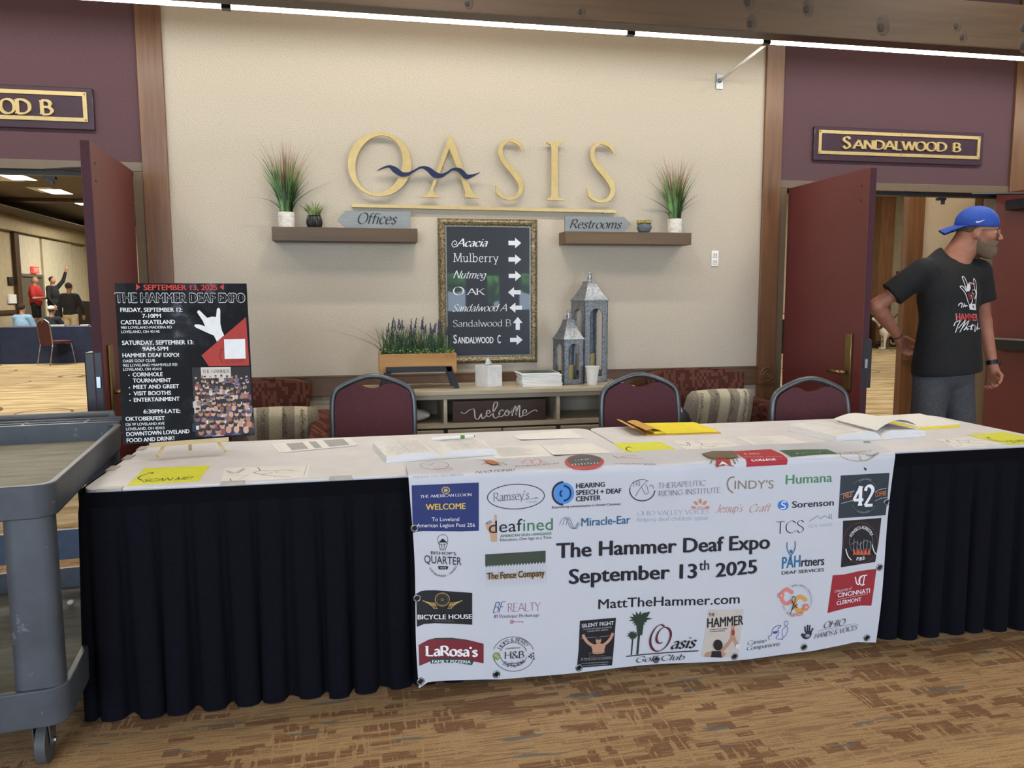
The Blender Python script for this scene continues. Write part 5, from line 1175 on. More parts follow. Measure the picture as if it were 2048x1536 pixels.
q.ell((1135,1022),(22,18),'9a9cb0').text('OHIO',(1290,950),(1497,912),66,'2c2d3c','ital').line([(1240,975),(1590,900)],3,'8a8ca0').text('HANDS & VOICES',(1198,1052),(1615,955),50,'33344a','ital').end('dark hand logo with serif lettering')
q = L6(); q.poly(((1380,435),(1500,425),(1640,395),(1808,372),(1752,728),(1650,728),(1500,755),(1328,802)),'9c2430').line([(1600,450),(1612,510),(1635,520),(1650,440)],13,'f0f0f4',4).line([(1668,450),(1640,460),(1635,500),(1660,530),(1690,520)],11,'f0f0f4',4).line([(1660,440),(1715,432)],11,'f0f0f4').line([(1688,440),(1672,525)],12,'f0f0f4').text('University of',(1395,602),(1565,568),28,'f0dcdc','ital').text('CINCINNATI',(1422,647),(1735,600),46,'f0f0f4','b').line([(1420,668),(1720,610)],3,'f0dcdc').text('CLERMONT',(1410,720),(1650,680),40,'f0f0f4','b').end('red university panel with white lettering')
q = L6()
for c, col in (((935,650),'d8847c'),((1065,720),'d6a052')):
    q.g.line(q.P([(c[0]+40,c[1]-55),(c[0],c[1]-75),(c[0]-42,c[1]-40),(c[0]-45,c[1]+25),(c[0]-5,c[1]+65),(c[0]+40,c[1]+45)]), 44*q.k, col, q.lay(), False, 5); q.ell((c[0]+48,c[1]-48),(22,22),col); q.ell((c[0]+42,c[1]+45),(22,22),col)
for c, col in (((880,632),'d8847c'),((1118,742),'d8847c')):
    for i in range(5): a = 2*PI*i/5; q.ell((c[0]+20*math.cos(a),c[1]+20*math.sin(a)),(14,14),col)
    q.ell(c,(8,8),'e8d8b0')
q.line([(962,808),(985,740),(1010,670),(1000,640),(980,650),(985,700),(1030,750)],8,'1c1c24',4).line([(975,770),(1020,720),(1032,715)],8,'1c1c24',3).text('SHOP',(970,838),(1090,818),34,'d8847c','B').arc('GIRL AND CREATIVITY',(1020,680),(160,158),20,-22,112,'8a8c9a').arc('EST. 2020',(1020,680),(165,165),18,-105,-160,'8a8c9a').end('pink and orange flower letters logo')
q = L6(); q.text('PAH',(890,375),(1070,352),118,'2a6c9c','B').text('rtners',(1076,352),(1298,334),92,'20222c','B').text('DEAF SERVICES',(888,432),(1295,395),32,'20222c','b').line([(942,115),(940,170),(960,225),(978,240)],10,'2a6c9c',3).line([(1018,105),(1020,160),(1000,215),(980,240)],10,'2a6c9c',3).ell((978,205),(14,18),'2a6c9c').line([(978,235),(978,330)],12,'2a6c9c').end('blue figure with raised arms logo')
q = L3(); q.line([(335,360),(290,370),(265,420),(280,480),(322,515)],16,'8f7c66',4).text("INDY'S",(335,478),(715,472),84,'8f7c66','r').end('brown lettered logo')
L3().text('Humana',(832,430),(1285,405),92,'4f8a5a','b').end('green lettered logo')
q = L3(); q.ell((808,635),(52,48),'3a78c8').line([(835,605),(805,600),(795,625),(825,640),(820,665),(780,668)],13,'e6e8f0',4).text('Sorenson',(892,660),(1297,635),66,DK,'b').end('blue circle logo with black lettering')
L3().text("Jessup's",(150,705),(420,700),78,'c98d80','script').text('Craft',(480,705),(690,690),78,'c98d80','script').end('coral script logo')
L3().text('TCS',(735,915),(1005,895),122,'2a2c38','light').line([(1060,790),(1140,735),(1170,765),(1205,735),(1265,762)],6,'6a7a98').line([(1255,755),(1255,722),(1275,720),(1275,768)],5,'6a7a98').text('REAL ESTATE',(1052,850),(1285,832),28,'9aa2b4','light').end('thin serif logo with roof outline')
q = L3(); q.poly(((1370,345),(1850,320),(1835,560),(1815,735),(1340,760)),'28333c').ring((1595,545),(140,165),3,'76808a',-140,-25).ring((1595,545),(140,165),3,'76808a',35,150)
for s in (0,22): q.line([(1365,528+s*4),(1440,508+s*4),(1500,495+s*4)],5,'c9ccd2').line([(1705,505+s*4),(1760,480+s*4),(1820,470+s*4)],5,'c9ccd2')
q.text('42',(1475,640),(1690,632),200,'f0f0f4','display').text('MILE',(1385,570),(1475,545),46,'c9764a','B').text('COFFEE',(1700,555),(1812,535),46,'c9764a','B').arc('HISTORIC',(1595,545),(150,172),20,-28,28,'8f979e').arc('LOVELAND',(1595,545),(165,180),20,-150,-205,'8f979e').end('dark slate panel with large white 42')
q = L3(); q.poly(((1388,785),(1772,760),(1740,990),(1700,1185),(1362,1235),(1380,1000)),'15151a').ring((1558,1000),(172,198),4,'8a3c34').ring((1562,985),(118,130),3,'9a9ca4').arc('FONSECA FORESTRY',(1560,998),(128,146),36,-62,66,'f0f0f4').arc('FIRE',(1555,1000),(165,188),38,-164,-204,'f0f0f4')
for i in range(6): x = 1480+32*i; q.line([(x,1100),(x+6,1040),(x+12,960+10*(i%3))],5,'b0b2ba')
for i in range(5): q.poly(((1470+35*i,1112),(1488+35*i,1050-8*(i%2)),(1508+35*i,1108)),'cf5a2c')
q.line([(1450,1010),(1500,985),(1540,1010),(1600,970),(1660,1000)],4,'9a9ca4',3)
for s in ((1400,1050),(1660,1010)): q.line([s,(s[0]+20,s[1]+70),(s[0]+55,s[1]+110)],12,'d8dae0',3)
q.end('black forestry fire badge')
# --- logos on the bend
q = L3()
for i in range(9): a = PI*i/8; q.poly(((220+60*math.cos(a),180),(220+170*math.cos(a-.08),180+ 75*math.sin(a)),(220+170*math.cos(a+.08),180+75*math.sin(a))),'8a7040')
q.poly(((10,160),(120,130),(330,130),(375,185),(300,200),(100,200)),'6d5a40').poly(((150,268),(165,225),(130,205),(310,205),(275,225),(330,258),(220,240)),'a83a34').poly(((175,245),(220,215),(275,245),(220,235)),'e8e4e0').end('brown and red star medal logo')
L3().poly(((310,125),(690,107),(800,150),(845,240),(450,262),(430,190)),'b02432').text('UC',(440,155),(590,150),34,'f0f0f4','B').text('BLUE ASH',(440,182),(800,172),20,'e8c8c8','b').text('COLLEGE',(505,212),(745,200),26,'f0f0f4','B').end('red college panel over the table edge')
L3().poly(((770,116),(1240,95),(1345,145),(890,172)),'3a5f42').text('Pizza',(930,150),(1190,132),30,'e0e6e0','script').end('green panel over the table edge')
L3().ring((1540,120),(180,85),8,'b89a62',10,170).text('Coppers',(1360,140),(1690,112),52,'2a2620','script').arc('TAP ROOM BOTTLE SHOP',(1600,120),(150,140),20,-130,-240,'2a2c48').poly(((1600,262),(1625,285),(1612,298),(1598,285)),'1f2430').line([(1520,130),(1560,180),(1615,200),(1690,160)],10,'b89a62',3).end('gold rimmed tap room logo')
q = L2(); q.ell((505,262),(225,84),'b84a48').ell((505,245),(190,60),'55565c').text('CNP',(400,250),(590,240),34,'e8e8ea','serif')
for i in range(9): x = 360+36*i; q.line([(x,285-4*(i%2)),(x+14,300)],10,'e8e8ea')
q.end('red and grey medallion over the table edge')
L2().text('CINCINNATI',(860,292),(1320,284),40,'3a3b42','r').line([(830,185),(880,210),(930,215)],14,'c23c46',3).line([(1100,185),(950,190),(940,205),(1080,215),(1180,210)],14,'c23c46',3).end('red curl over black lettering')
for px, py in ((829,1056),(834,1196),(840,1356),(993,1349),(1158.5,1336),(1314.5,1322),(1466,1310),(1606.5,1293),(1730.5,1273.5),(1757,1133.5),(1774,1005),(1734,887)):
    u, v = bpx(px,py); c = Vector(ban(u,v,.001)); e1 = (Vector(ban(u+.004,v,.001))-c).normalized(); e2 = (Vector(ban(u,v+.004,.001))-c).normalized(); nn = e1.cross(e2)*1
    m = MB(); m.tube([c+e1*.0105*math.cos(a)+e2*.0105*math.sin(a) for a in [2*PI*i/18 for i in range(18)]],.0032,6,closed=True); o = m.obj('grommet', M_STEEL, t, smooth=True); m = MB(); m.add([c+e1*.009*math.cos(a)+e2*.009*math.sin(a)+nn*.0006 for a in [2*PI*i/16 for i in range(16)]],(tuple(range(16)),)); m.obj('eyelet_hole', M_BLACK, o, fix=False)

# ================================================================== papers on the tables
def quad_fn(q, z):
    q = [Vector((p[0],p[1],z)) for p in q]
    # q: near-left, near-right, far-right, far-left
    return lambda u, v, d: (q[0]*(1-u)+q[1]*u)*(1-v)+(q[3]*(1-u)+q[2]*u)*v+Vector((0,0,d))
def paper(name, label, q, mat, z=TZ+.0006, group=None, curl=0, th=.0008, cat='paper'):
    c = sum((Vector((p[0],p[1],0)) for p in q),Vector())/4; t = thing(name, label, cat, (c.x,c.y,z), group=group)
    f0 = quad_fn(q,z); f = (lambda u,v,d: f0(u,v,d)+Vector((0,0,curl*max(0,(.35-v)/.35)**2*(1-u)))) if curl else f0
    m = MB(); m.grid(lambda u,v: f(u,v,th), 8, 8); m.grid(lambda u,v: f(u,v,0), 8, 8)
    for k in range(4):
        e = [(lambda s: f(s,0,0), lambda s: f(s,0,th)),(lambda s: f(1,s,0), lambda s: f(1,s,th)),(lambda s: f(1-s,1,0), lambda s: f(1-s,1,th)),(lambda s: f(0,1-s,0), lambda s: f(0,1-s,th))][k]
        m.grid(lambda u,v: e[0](u) if v < .5 else e[1](u), 8, 1)
    m.obj('sheet', mat, t)
    return t, Gfx(lambda u,v,d: f(u,v,th+d*.35))
M_YEL = plain('neon_yellow_paper','dfe03c',.65,vary=.02); M_YEL2 = plain('bright_yellow_paper','f2dc2a',.65,vary=.02); M_MANILA = plain('manila_envelope','c99a4a',.7,vary=.04)
def scan(name, label, q):
    t, g = paper(name, label, q, M_YEL, group='yellow scan cards')
    g.text('SCAN ME!',(.18,.12),(.88,.12),.17,'1c1c16','marker'); g.line([(.16,.22),(.06,.38),(.09,.56),(.2,.68)],.022,'1c1c16',smooth=5); g.line([(.13,.68),(.21,.69),(.2,.6)],.02,'1c1c16'); g.obj('lettering', t)
scan('yellow_card','neon yellow scan card at the left front corner of the left table',[(-.715,2.585),(-.505,2.60),(-.512,2.835),(-.725,2.835)])
scan('yellow_card','neon yellow scan card in the middle, at the left end of the right table',[(.985,2.665),(1.195,2.645),(1.19,2.91),(.995,2.93)])
scan('yellow_card','neon yellow scan card at the right end of the right table',[(2.505,2.56),(2.715,2.60),(2.70,2.81),(2.50,2.79)])
def mapsheet(label, q):
    t, g = paper('floor_map', label, q, M_WHITE, group='line drawn maps on the tables')
    for a in ([(.02,.8),(.14,.62),(.22,.9)],[(.03,.7),(.15,.55),(.24,.86)],[(.38,.95),(.42,.7),(.36,.55),(.46,.38),(.62,.2),(.8,.1)],[(.42,.7),(.55,.62),(.7,.66),(.82,.55)],[(.46,.38),(.58,.5)],[(.1,.2),(.12,.05)]): g.line(a,.012,'4a4c55',smooth=4)
    for a in ([(.05,.5),(.3,.3)],[(.2,.1),(.3,.45)],[(.55,.9),(.98,.95)],[(.97,.95),(.95,.1)],[(.62,.45),(.78,.42),(.9,.5),(.8,.65),(.62,.6),(.62,.45)],[(.66,.75),(.92,.78)]): g.line(a,.006,'8a8c94')
    g.obj('map_lines', t)
mapsheet('black line map on the left table beside the yellow card',[(-.435,2.565),(-.165,2.575),(-.17,2.77),(-.452,2.782)])
mapsheet('black line map on the right table beside the middle yellow card',[(1.222,2.685),(1.475,2.695),(1.478,2.905),(1.24,2.912)])
mapsheet('black line map on the right table under the open binder',[(2.245,2.56),(2.49,2.575),(2.478,2.75),(2.298,2.728)])
def textsheet(label, q, gray=(), lines=14, x=(.12,.9), grp='printed sheets on the tables', z=TZ+.0006, curl=0):
    t, g = paper('printed_sheet', label, q, M_WHITE, z, grp, curl)
    for a, c, y0, y1 in gray: g.poly([(a,y0),(c,y0),(c,y1),(a,y1)],'a7a6a6')
    for i in range(lines):
        y = .88-.72*i/max(1,lines-1); g.line([(x[0],y),(x[0]+(x[1]-x[0])*random.uniform(.55,1),y)],.009,'a2a1a4')
    g.obj('printed_lines', t)
textsheet('lower sheet sticking out under the grey printed sheets behind the left table edge',[(-.296,3.025),(-.02,3.10),(-.055,3.285),(-.345,3.21)],(),6)
textsheet('upper grey banded printed sheet on the left table near the left stacking chair',[(-.278,3.015),(-.002,3.098),(-.036,3.277),(-.325,3.205)],[(.12,.34,.12,.9),(.42,.52,.1,.9),(.62,.9,.12,.92)],0,z=TZ+.0018)
textsheet('printed sheet with green lines to the right of the open book on the left table',[(.485,2.735),(.695,2.732),(.703,2.962),(.49,2.958)],(),16)
textsheet('faint printed sheet at the right end of the left table',[(.703,2.732),(.93,2.745),(.91,2.95),(.706,2.945)],(),4,x=(.1,.5),curl=.006)
textsheet('blank white sheet at the back right corner of the left table',[(.648,3.07),(.915,3.068),(.915,3.275),(.64,3.19)],(),0,curl=.004)
textsheet('printed sheet with left aligned lines behind the banner on the right table',[(1.515,2.70),(1.745,2.70),(1.752,2.94),(1.537,2.95)],(),12,x=(.12,.6))
# open books
def book(label, cx, cy, w, d, th, rz, lines, seed, flip=1):
    t = thing('open_book', label, 'book', (cx,cy,TZ), rz, 'open books on the tables')
    prof = lambda u: th*(1-.25*abs(u)**3)*min(1,(abs(u)/.22)**.6+.12)
    for s, nm in ((-1,'page_block'),(1,'page_block')):
        m = MB(); N_ = 14
        top = [(s*u*w/2, prof(u)) for u in [i/N_ for i in range(N_+1)]]
        pl = top+[(s*w/2*1.02,.0005),(0,.0005)]
        m.prism(pl, lambda u,v,dd: (u,dd,v), -d/2, d/2); m.obj(nm, plain('page_white','e6e3e0',.8,vary=.03,scale=300,stretch=(.05,.05,1)), t, local=True)
        g = Gfx(lambda u,v,dd,s=s: Vector((s*u*w/2,(v-.5)*d,prof(u)+.0006+dd*.3)),.12); r = random.Random(seed+s)
        for i in range(lines):
            y = .1+.8*i/lines; a = .2; 
            while a < .9:
                b_ = a+r.uniform(.04,.16); 
                if b_ < .93: g.line([(a,y),(b_,y+r.uniform(-.008,.008))],.009,'b4b2ba')
                a = b_+.03
        g.line([(.55,.06),(.55,.95)],.006,'9a99a4'); o = g.obj('handwriting', t); o.matrix_parent_inverse = Matrix()
    return t
book('thick open sign in book full of handwriting on the left table', .277, 2.915, .405, .29, .030, math.radians(8), 16, 5)
t = thing('marker_pen', 'white and green marker lying on the open sign in book', 'pen', (.35,2.97,TZ+.033)); d = Vector((.17,.028,0)); p = Vector((.275,2.975,TZ+.0385))
MB().tube((p,p+d*.68),.0065,10).obj('barrel', M_WHITE, t); MB().tube((p+d*.68,p+d*.78),.007,10).obj('green_band', plain('marker_green','3f8a2a',.4), t); MB().tube((p+d*.78,p+d*1.0),.0068,10).obj('cap', M_WHITE, t); MB().tube((p+d,p+d*1.02),.004,8).obj('tip', M_BLACK, t)
textsheet('loose note with handwriting tucked under the back of the open sign in book',[(.37,3.02),(.50,2.99),(.505,3.11),(.40,3.125)],(),5,z=TZ+.0008)
t = book('open binder of white pages with one half turned up, on the right table', 2.07, 2.92, .44, .30, .036, math.radians(6), 3, 9)
m = MB(); m.grid(lambda u,v: (2.075+.20*u, 2.79+.02*u+.30*v, TZ+.036+.038*math.sin(PI*u*.9)*(1-.4*v)), 10, 8); m.obj('turned_page', M_WHITE, t, smooth=True, fix=False)
# manila envelope with the yellow pad in it
t, g = paper('manila_envelope','tan manila envelope with open flap under the yellow paper on the right table',[(1.19,3.06),(1.515,3.04),(1.52,3.275),(1.205,3.30)],M_MANILA,th=.004,cat='envelope')
m = MB(); m.grid(lambda u,v: (1.19-.062*u+.012*v, 3.065+.245*v, TZ+.006+.028*math.sin(PI*.5*u)), 8, 4); m.obj('flap', M_MANILA, t, smooth=True, fix=False)
m = MB(); m.grid(lambda u,v: (1.19+.085*u, 3.062+.245*v-.005*u, TZ+.005+.024*math.sin(PI*min(1,.25+u*.75))), 8, 4); m.obj('front_lip', M_MANILA, t, smooth=True, fix=False)
t, g = paper('yellow_paper_stack','bright yellow paper sheaf sticking out of the manila envelope',[(1.225,3.07),(1.50,3.05),(1.495,3.27),(1.235,3.29)],M_YEL2,z=TZ+.0055,th=.010,cat='paper')
t, g = paper('yellow_folder','yellow folder lying open at the back right of the right table',[(2.375,2.935),(2.625,2.97),(2.66,3.285),(2.40,3.262)],M_YEL2,th=.008,cat='folder')
t, g = paper('white_paper_stack','white paper sheaf lying on the yellow folder',[(2.392,2.95),(2.635,2.985),(2.665,3.275),(2.415,3.25)],M_WHITE,z=TZ+.009,th=.006,cat='paper')

# ================================================================== event poster on a small wooden easel
M_PALE = wood('pale_pine','cdb283','e0cb9f',axis=0,rough=.6,scale=5,dark='c4a878',bump=.05)
PO = Vector((-.829,2.983,.805)); ex = Vector((.452,.105,0)).normalized(); lean = math.radians(7)
nb = Vector((ex.y,-ex.x,0)); ey = (Vector((0,0,1))*math.cos(lean)-nb*math.sin(lean)).normalized(); nn = ex.cross(ey); nn = nn if nn.y < 0 else -nn
pf = plane_fn(PO,ex,ey,nn); PW, PH = .452, .582
t = thing('event_poster', 'black and red event poster board standing on a wooden easel on the left table', 'poster', tuple(PO+ex*PW/2))
n_ = N('poster_print'); sm = n_.noise(n_.coord(), 6, 5, .65); M_POST2 = n_.out(n_.ramp(sm, ((.46,'0f1014'),(.6,'2a2b32'),(.72,'74747e'))), .6, spec=.2)
m = MB(); m.prism([(0,0),(PW,0),(PW,PH),(0,PH)], pf, -.006, 0); m.obj('foam_board', M_POST2, t)
ZP = lambda x,y: (lambda px,py: (lambda d: (lambda k: (k.dot(ex),k.dot(ey)))(Vector((0,0,CAMH))+d*((PO-Vector((0,0,CAMH))).dot(nn)/d.dot(nn))-PO))(ray(px,py)))(200+x/4.0417,540+y/4.0417)
sp = 1/4.0417*.578/318
def pg(): g = Gfx(pf); g.off = .0008; return g
def ptext(g, s, a, c, h, col='f0f0f2', sty='b', off=None): g.text(s, ZP(*a), ZP(*c), h*sp, col, sty, off)
g = pg(); g.poly([ZP(*q) for q in ((820,690),(1180,380),(1207,772),(880,778))],'b03128'); g.obj('red_wedge', t, 'red triangle')
g = pg(); ptext(g,'SEPTEMBER 13, 2025',(352,163),(948,162),44,'cf3a30','B')
for P in (((292,112),(326,138),(292,164)),((1000,112),(968,138),(1000,164))): g.poly([ZP(*q) for q in P],'cf3a30')
g.obj('date_line', t, 'red date line')
g = pg(); ptext(g,'THE HAMMER DEAF EXPO',(122,266),(1176,264),82,'f0f0f2','X',.001)
vs, fs = sans('THE HAMMER DEAF EXPO',.04); a, c = ZP(122,266), ZP(1176,264); lo = min(p[0] for p in vs); hi = max(p[0] for p in vs)
g.tri([(a[0]+(c[0]-a[0])*(.004+.992*(x-lo)/(hi-lo)), a[1]+(c[1]-a[1])*(x-lo)/(hi-lo)+(y*.90+.05)*82*sp) for x,y,*_ in vs], fs, '17181d', .0019); g.obj('title', t, 'white outlined title')
g = pg()
for s,a,c,h in (('FRIDAY, SEPTEMBER 12:',(165,340),(668,338),34),('7-10PM',(342,388),(494,386),32),('CASTLE SKATELAND',(168,440),(608,436),34),('980 LOVELAND-MADEIRA RD',(170,477),(582,472),22),('LOVELAND, OH 45140',(172,511),(482,508),22),
    ('SATURDAY, SEPTEMBER 13:',(178,606),(758,600),34),('9AM-5PM',(344,654),(552,650),32),('HAMMER DEAF EXPO!',(182,706),(640,702),32),('OASIS GOLF CLUB',(185,747),(446,742),22),('902 LOVELAND MIAMIVILLE RD',(186,783),(626,774),22),('LOVELAND, OH 45410',(188,815),(498,810),22),
    ('CORNHOLE',(264,862),(508,858),32),('TOURNAMENT',(266,910),(575,906),32),('MEET AND GREET',(270,962),(640,954),32),('VISIT BOOTHS',(272,1014),(575,1008),32),('ENTERTAINMENT',(274,1066),(645,1056),32),('6:30PM-LATE:',(352,1160),(650,1154),32),('OKTOBERFEST',(207,1220),(525,1212),32),('126 W LOVELAND AVE',(209,1260),(522,1250),22),('LOVELAND, OH 45410',(211,1297),(522,1286),22),('DOWNTOWN LOVELAND',(214,1344),(724,1318),32),('FOOD AND DRINK!',(216,1394),(602,1374),32)): ptext(g,s,a,c,h,sty='B' if h > 25 else 'b')
for q in ((234,852),(238,952),(240,1004),(243,1055)): g.ell(ZP(*q),(.0022,.0022),'f0f0f2',.0014)
g.obj('event_details', t, 'white event details')
g = pg(); g.poly([ZP(*q) for q in ((945,580),(1003,528),(985,490),(972,430),(972,330),(968,312),(955,306),(944,318),(938,380),(905,376),(868,388),(850,372),(805,326),(788,330),(786,345),(830,410),(850,455),(800,440),(770,440),(762,452),(775,465),(850,500),(920,530))],'f2f2f4',.0014); g.obj('hand_sign', t, 'white hand sign')
g = pg(); g.poly([ZP(*q) for q in ((1002,560),(1172,557),(1178,716),(1008,720))],'f0f0f2',.0014); g.line([ZP(*q) for q in ((995,755),(968,700),(985,640))],.002,'26181a',.0014,smooth=4); g.line([ZP(*q) for q in ((970,645),(987,634),(996,650))],.002,'26181a',.0014); ptext(g,'SCAN ME!',(1012,758),(1168,746),28,'26181a','hand',.0014); g.obj('scan_panel', t, 'white panel with handwritten scan note')
# the group picture: rows of small figures
g = pg(); C4 = [ZP(742,788),ZP(1212,782),ZP(1240,1335),ZP(772,1345)]
G2 = lambda u,v: (lambda A,B: (A[0]+(B[0]-A[0])*v,A[1]+(B[1]-A[1])*v))((C4[0][0]+(C4[1][0]-C4[0][0])*u,C4[0][1]+(C4[1][1]-C4[0][1])*u),(C4[3][0]+(C4[2][0]-C4[3][0])*u,C4[3][1]+(C4[2][1]-C4[3][1])*u))
g.poly(C4,'1a1418',.0012); g.poly([G2(.15,.0),G2(.66,.0),G2(.66,.16),G2(.15,.16)],'d8ccc4',.0014); g.text('THE HAMMER',G2(.17,.085),G2(.64,.085),.013,'4a3c38','serif',.0016)
r = random.Random(12); o_ = .0016
for row in range(11):
    v = .14+row*.078; n_p = 11 if row < 6 else 9 if row < 9 else 6; hr = .0056+.0007*row
    for i in range(n_p):
        c = G2((i+.5+(row%2)*.35-.17)/n_p*.94+.03+r.uniform(-.02,.02), v+r.uniform(-.02,.02)); o_ += .00002
        body = r.choice(['17181f','1c2030','20242e','17181f','2c2a52','6a6480','c9c4bc','3a3236','8a4a52','5a6a8a','17181f'])
        g.poly([(c[0]-hr*1.7,c[1]-hr*4.2),(c[0]+hr*1.7,c[1]-hr*4.2),(c[0]+hr*1.75,c[1]-hr*1.6),(c[0]+hr*.6,c[1]-hr*.9),(c[0]-hr*.6,c[1]-hr*.9),(c[0]-hr*1.75,c[1]-hr*1.6)] if v < .8 else [(c[0]-hr*1.7,max(c[1]-hr*4,G2(.5,.99)[1])),(c[0]+hr*1.7,max(c[1]-hr*4,G2(.5,.99)[1])),(c[0]+hr*1.6,c[1]-hr*1.5),(c[0],c[1]-hr*.8),(c[0]-hr*1.6,c[1]-hr*1.5)],body,o_)
        sk = r.choice(['c99a80','b8866c','d6a88e','a87860','8a5e48','cfa08a']); o_ += .00002; g.ell(c,(hr*.8,hr),sk,o_,n=12); o_ += .00002; g.ell((c[0],c[1]+hr*.55),(hr*.78,hr*.5),r.choice(['2a1c18','3a2a22','1c1414','5a4636',sk]),o_,n=10)
        if r.random() < .35 and row < 9: g.poly([(c[0]-hr*.5,c[1]-hr*3.6),(c[0]+hr*.5,c[1]-hr*3.6),(c[0]+hr*.7,c[1]-hr*2.2),(c[0]-hr*.6,c[1]-hr*2.3)],'d8d8dc',o_+.00001)
g.obj('group_photo', t, 'crowd photograph')
t = thing('tabletop_easel', 'small pale wooden easel holding the event poster on the left table', 'easel', (-.63,3.05,TZ))
eb = lambda u, o, z: PO+ex*u+nn*o+Vector((0,0,z-PO.z))
def estick(a, c, w): MB().tube((a,c),w,4).obj('leg', M_PALE, t)
u0, u1 = .115, .335
for ub, ut in ((u0-.005,u0+.02),(u1+.005,u1-.02)): estick(eb(ub,.045,TZ+.011), eb(ut,.012,.795), .008)
estick(eb((u0+u1)/2,-.12,TZ+.011), eb((u0+u1)/2,-.03,.93), .006)
m = MB(); A = [eb(u,o,z) for z in (.790,.802) for u,o in ((u0-.03,.034),(u1+.02,.034),(u1+.02,-.008),(u0-.03,-.008))]; m.add(A,((0,3,2,1),(4,5,6,7),(0,1,5,4),(1,2,6,5),(2,3,7,6),(3,0,4,7))); m.obj('ledge', M_PALE, t)
m = MB(); A = [eb(u,o,z) for z in (.802,.8065) for u,o in ((u0-.03,.034),(u1+.02,.034),(u1+.02,.026),(u0-.03,.026))]; m.add(A,((0,3,2,1),(4,5,6,7),(0,1,5,4),(1,2,6,5),(2,3,7,6),(3,0,4,7))); m.obj('lip', M_PALE, t)

# ================================================================== grey utility cart
n_ = N('worn_grey_plastic'); co = n_.coord(); a_ = n_.noise(co, 3.5, 5, .7); b2 = n_.noise(co, 22, 4, .7)
c_ = n_.ramp(a_, ((.35,'40454c'),(.65,'50555c'))); M_CART = n_.out(n_.mix(n_.math('MULTIPLY', n_.math('GREATER_THAN', b2, .66), .35), c_, '878d95'), .5)
n_ = N('dusty_tray'); co = n_.coord(); M_TRAY = n_.out(n_.ramp(n_.noise(n_.coord((1,5,1)), 5, 5, .7), ((.3,'6a675c'),(.7,'8f8b7c'))), .75)
CA = math.radians(6.1); t = thing('utility_cart', 'worn grey plastic two shelf utility cart left of the tables', 'cart', (-.812,2.265,0), CA)
# local frame: x to the left of the near right corner is negative, y runs back along the right side
CW, CL = .63, 1.10
def rr(x0,y0,x1,y1,r): return rrect(x0,y0,x1,y1,r,7)
def tray(name, z0, z1, floor_z, lipw):
    o = rr(-CW,0,0,CL,.055); i = rr(-CW+lipw,lipw,-lipw,CL-lipw,.04); n = len(o); m = MB()
    vs = [(x*.99-.003,y*.99+.003,z0) for x,y in o]+[(x,y,z1) for x,y in o]+[(x,y,z1) for x,y in i]+[(x,y,floor_z) for x,y in i]
    fs = [(k*n+j,k*n+(j+1)%n,(k+1)*n+(j+1)%n,(k+1)*n+j) for k in range(3) for j in range(n)]+[tuple(range(n))[::-1]]
    m.add(vs,fs); ob = m.obj(name, M_CART, t, bev=.004, local=True)
    m = MB(); m.add([(x,y,floor_z+.001) for x,y in i],(tuple(range(n)),)); m.obj('tray_floor', M_TRAY, ob, fix=False).matrix_parent_inverse = Matrix()
    return ob
tp = tray('top_shelf', .737, .83, .765, .022); tray('bottom_shelf', .145, .255, .175, .022)
for x0,x1,y0,y1 in ((-.135,-.012,.012,.09),(-CW+.012,-CW+.135,.012,.09),(-.135,-.012,CL-.09,CL-.012),(-CW+.012,-CW+.135,CL-.09,CL-.012)):
    MB().prism(rrect(x0,y0,x1,y1,.03), lambda u,v,d: (u,v,d), .25, .74).obj('post', M_CART, t, bev=.003, local=True)
m = MB(); 
for y0,y1,z in ((CL-.02,CL+.005,.838),(CL+.04,CL+.055,.838),(CL+.085,CL+.10,.842)): m.box((-CW+.03,y0,.78),(-.012,y1,z))
for x in (-.14,-.36,-.5): m.box((x-.006,CL,.79),(x+.006,CL+.1,.838))
m.box((-CW+.03,CL,.775),(-.012,CL+.1,.785)); m.obj('handle_tray', M_CART, t, bev=.003, local=True)
MB().tube([(-CW+.06,CL+.11,.835),(-CW+.06,CL+.15,.845),(-.06,CL+.15,.845),(-.06,CL+.11,.835)],.017,10).obj('handle', M_CART, t, smooth=True, local=True)
MB().box((-CW+.06,CL-.05,.30),(-.02,CL-.03,.42)).obj('back_panel', plain('blue_grey_panel','48586e',.5), t, local=True)
for x, y in ((-.085,.075),(-CW+.085,.075),(-.085,CL-.075),(-CW+.085,CL-.075)):
    w_ = empty('caster',(0,0,0)); w_.parent = t
    m = MB(); m.tube([(x-.016,y+.01,.064),(x-.013,y+.01,.064),(x+.013,y+.01,.064),(x+.016,y+.01,.064)],[.05,.062,.062,.05],26); m.obj('wheel', plain('grey_tyre','4c4e50',.6), w_, local=True)
    m = MB()
    for s in (-1,1): m.prism([(y-.018,.062),(y+.03,.055),(y+.03,.15),(y-.03,.15)], lambda u,v,d: (x+d,u,v), s*.021-.0015, s*.021+.0015)
    m.box((x-.022,y-.03,.138),(x+.022,y+.03,.145)); m.tube(((x-.028,y+.01,.064),(x+.028,y+.01,.064)),.009,8); m.obj('fork', M_STEEL, w_, local=True)
q = atZ(141,1203,.19); tag(skin([('e',(q.x,q.y,.187),(.012,.011,.009),None,.01),('e',(q.x+.006,q.y-.004,.191),(.008,.008,.006),None,.004)], .002, 'paper_wad', M_WHITE), 'crumpled white paper wad on the lower shelf of the cart', 'paper')

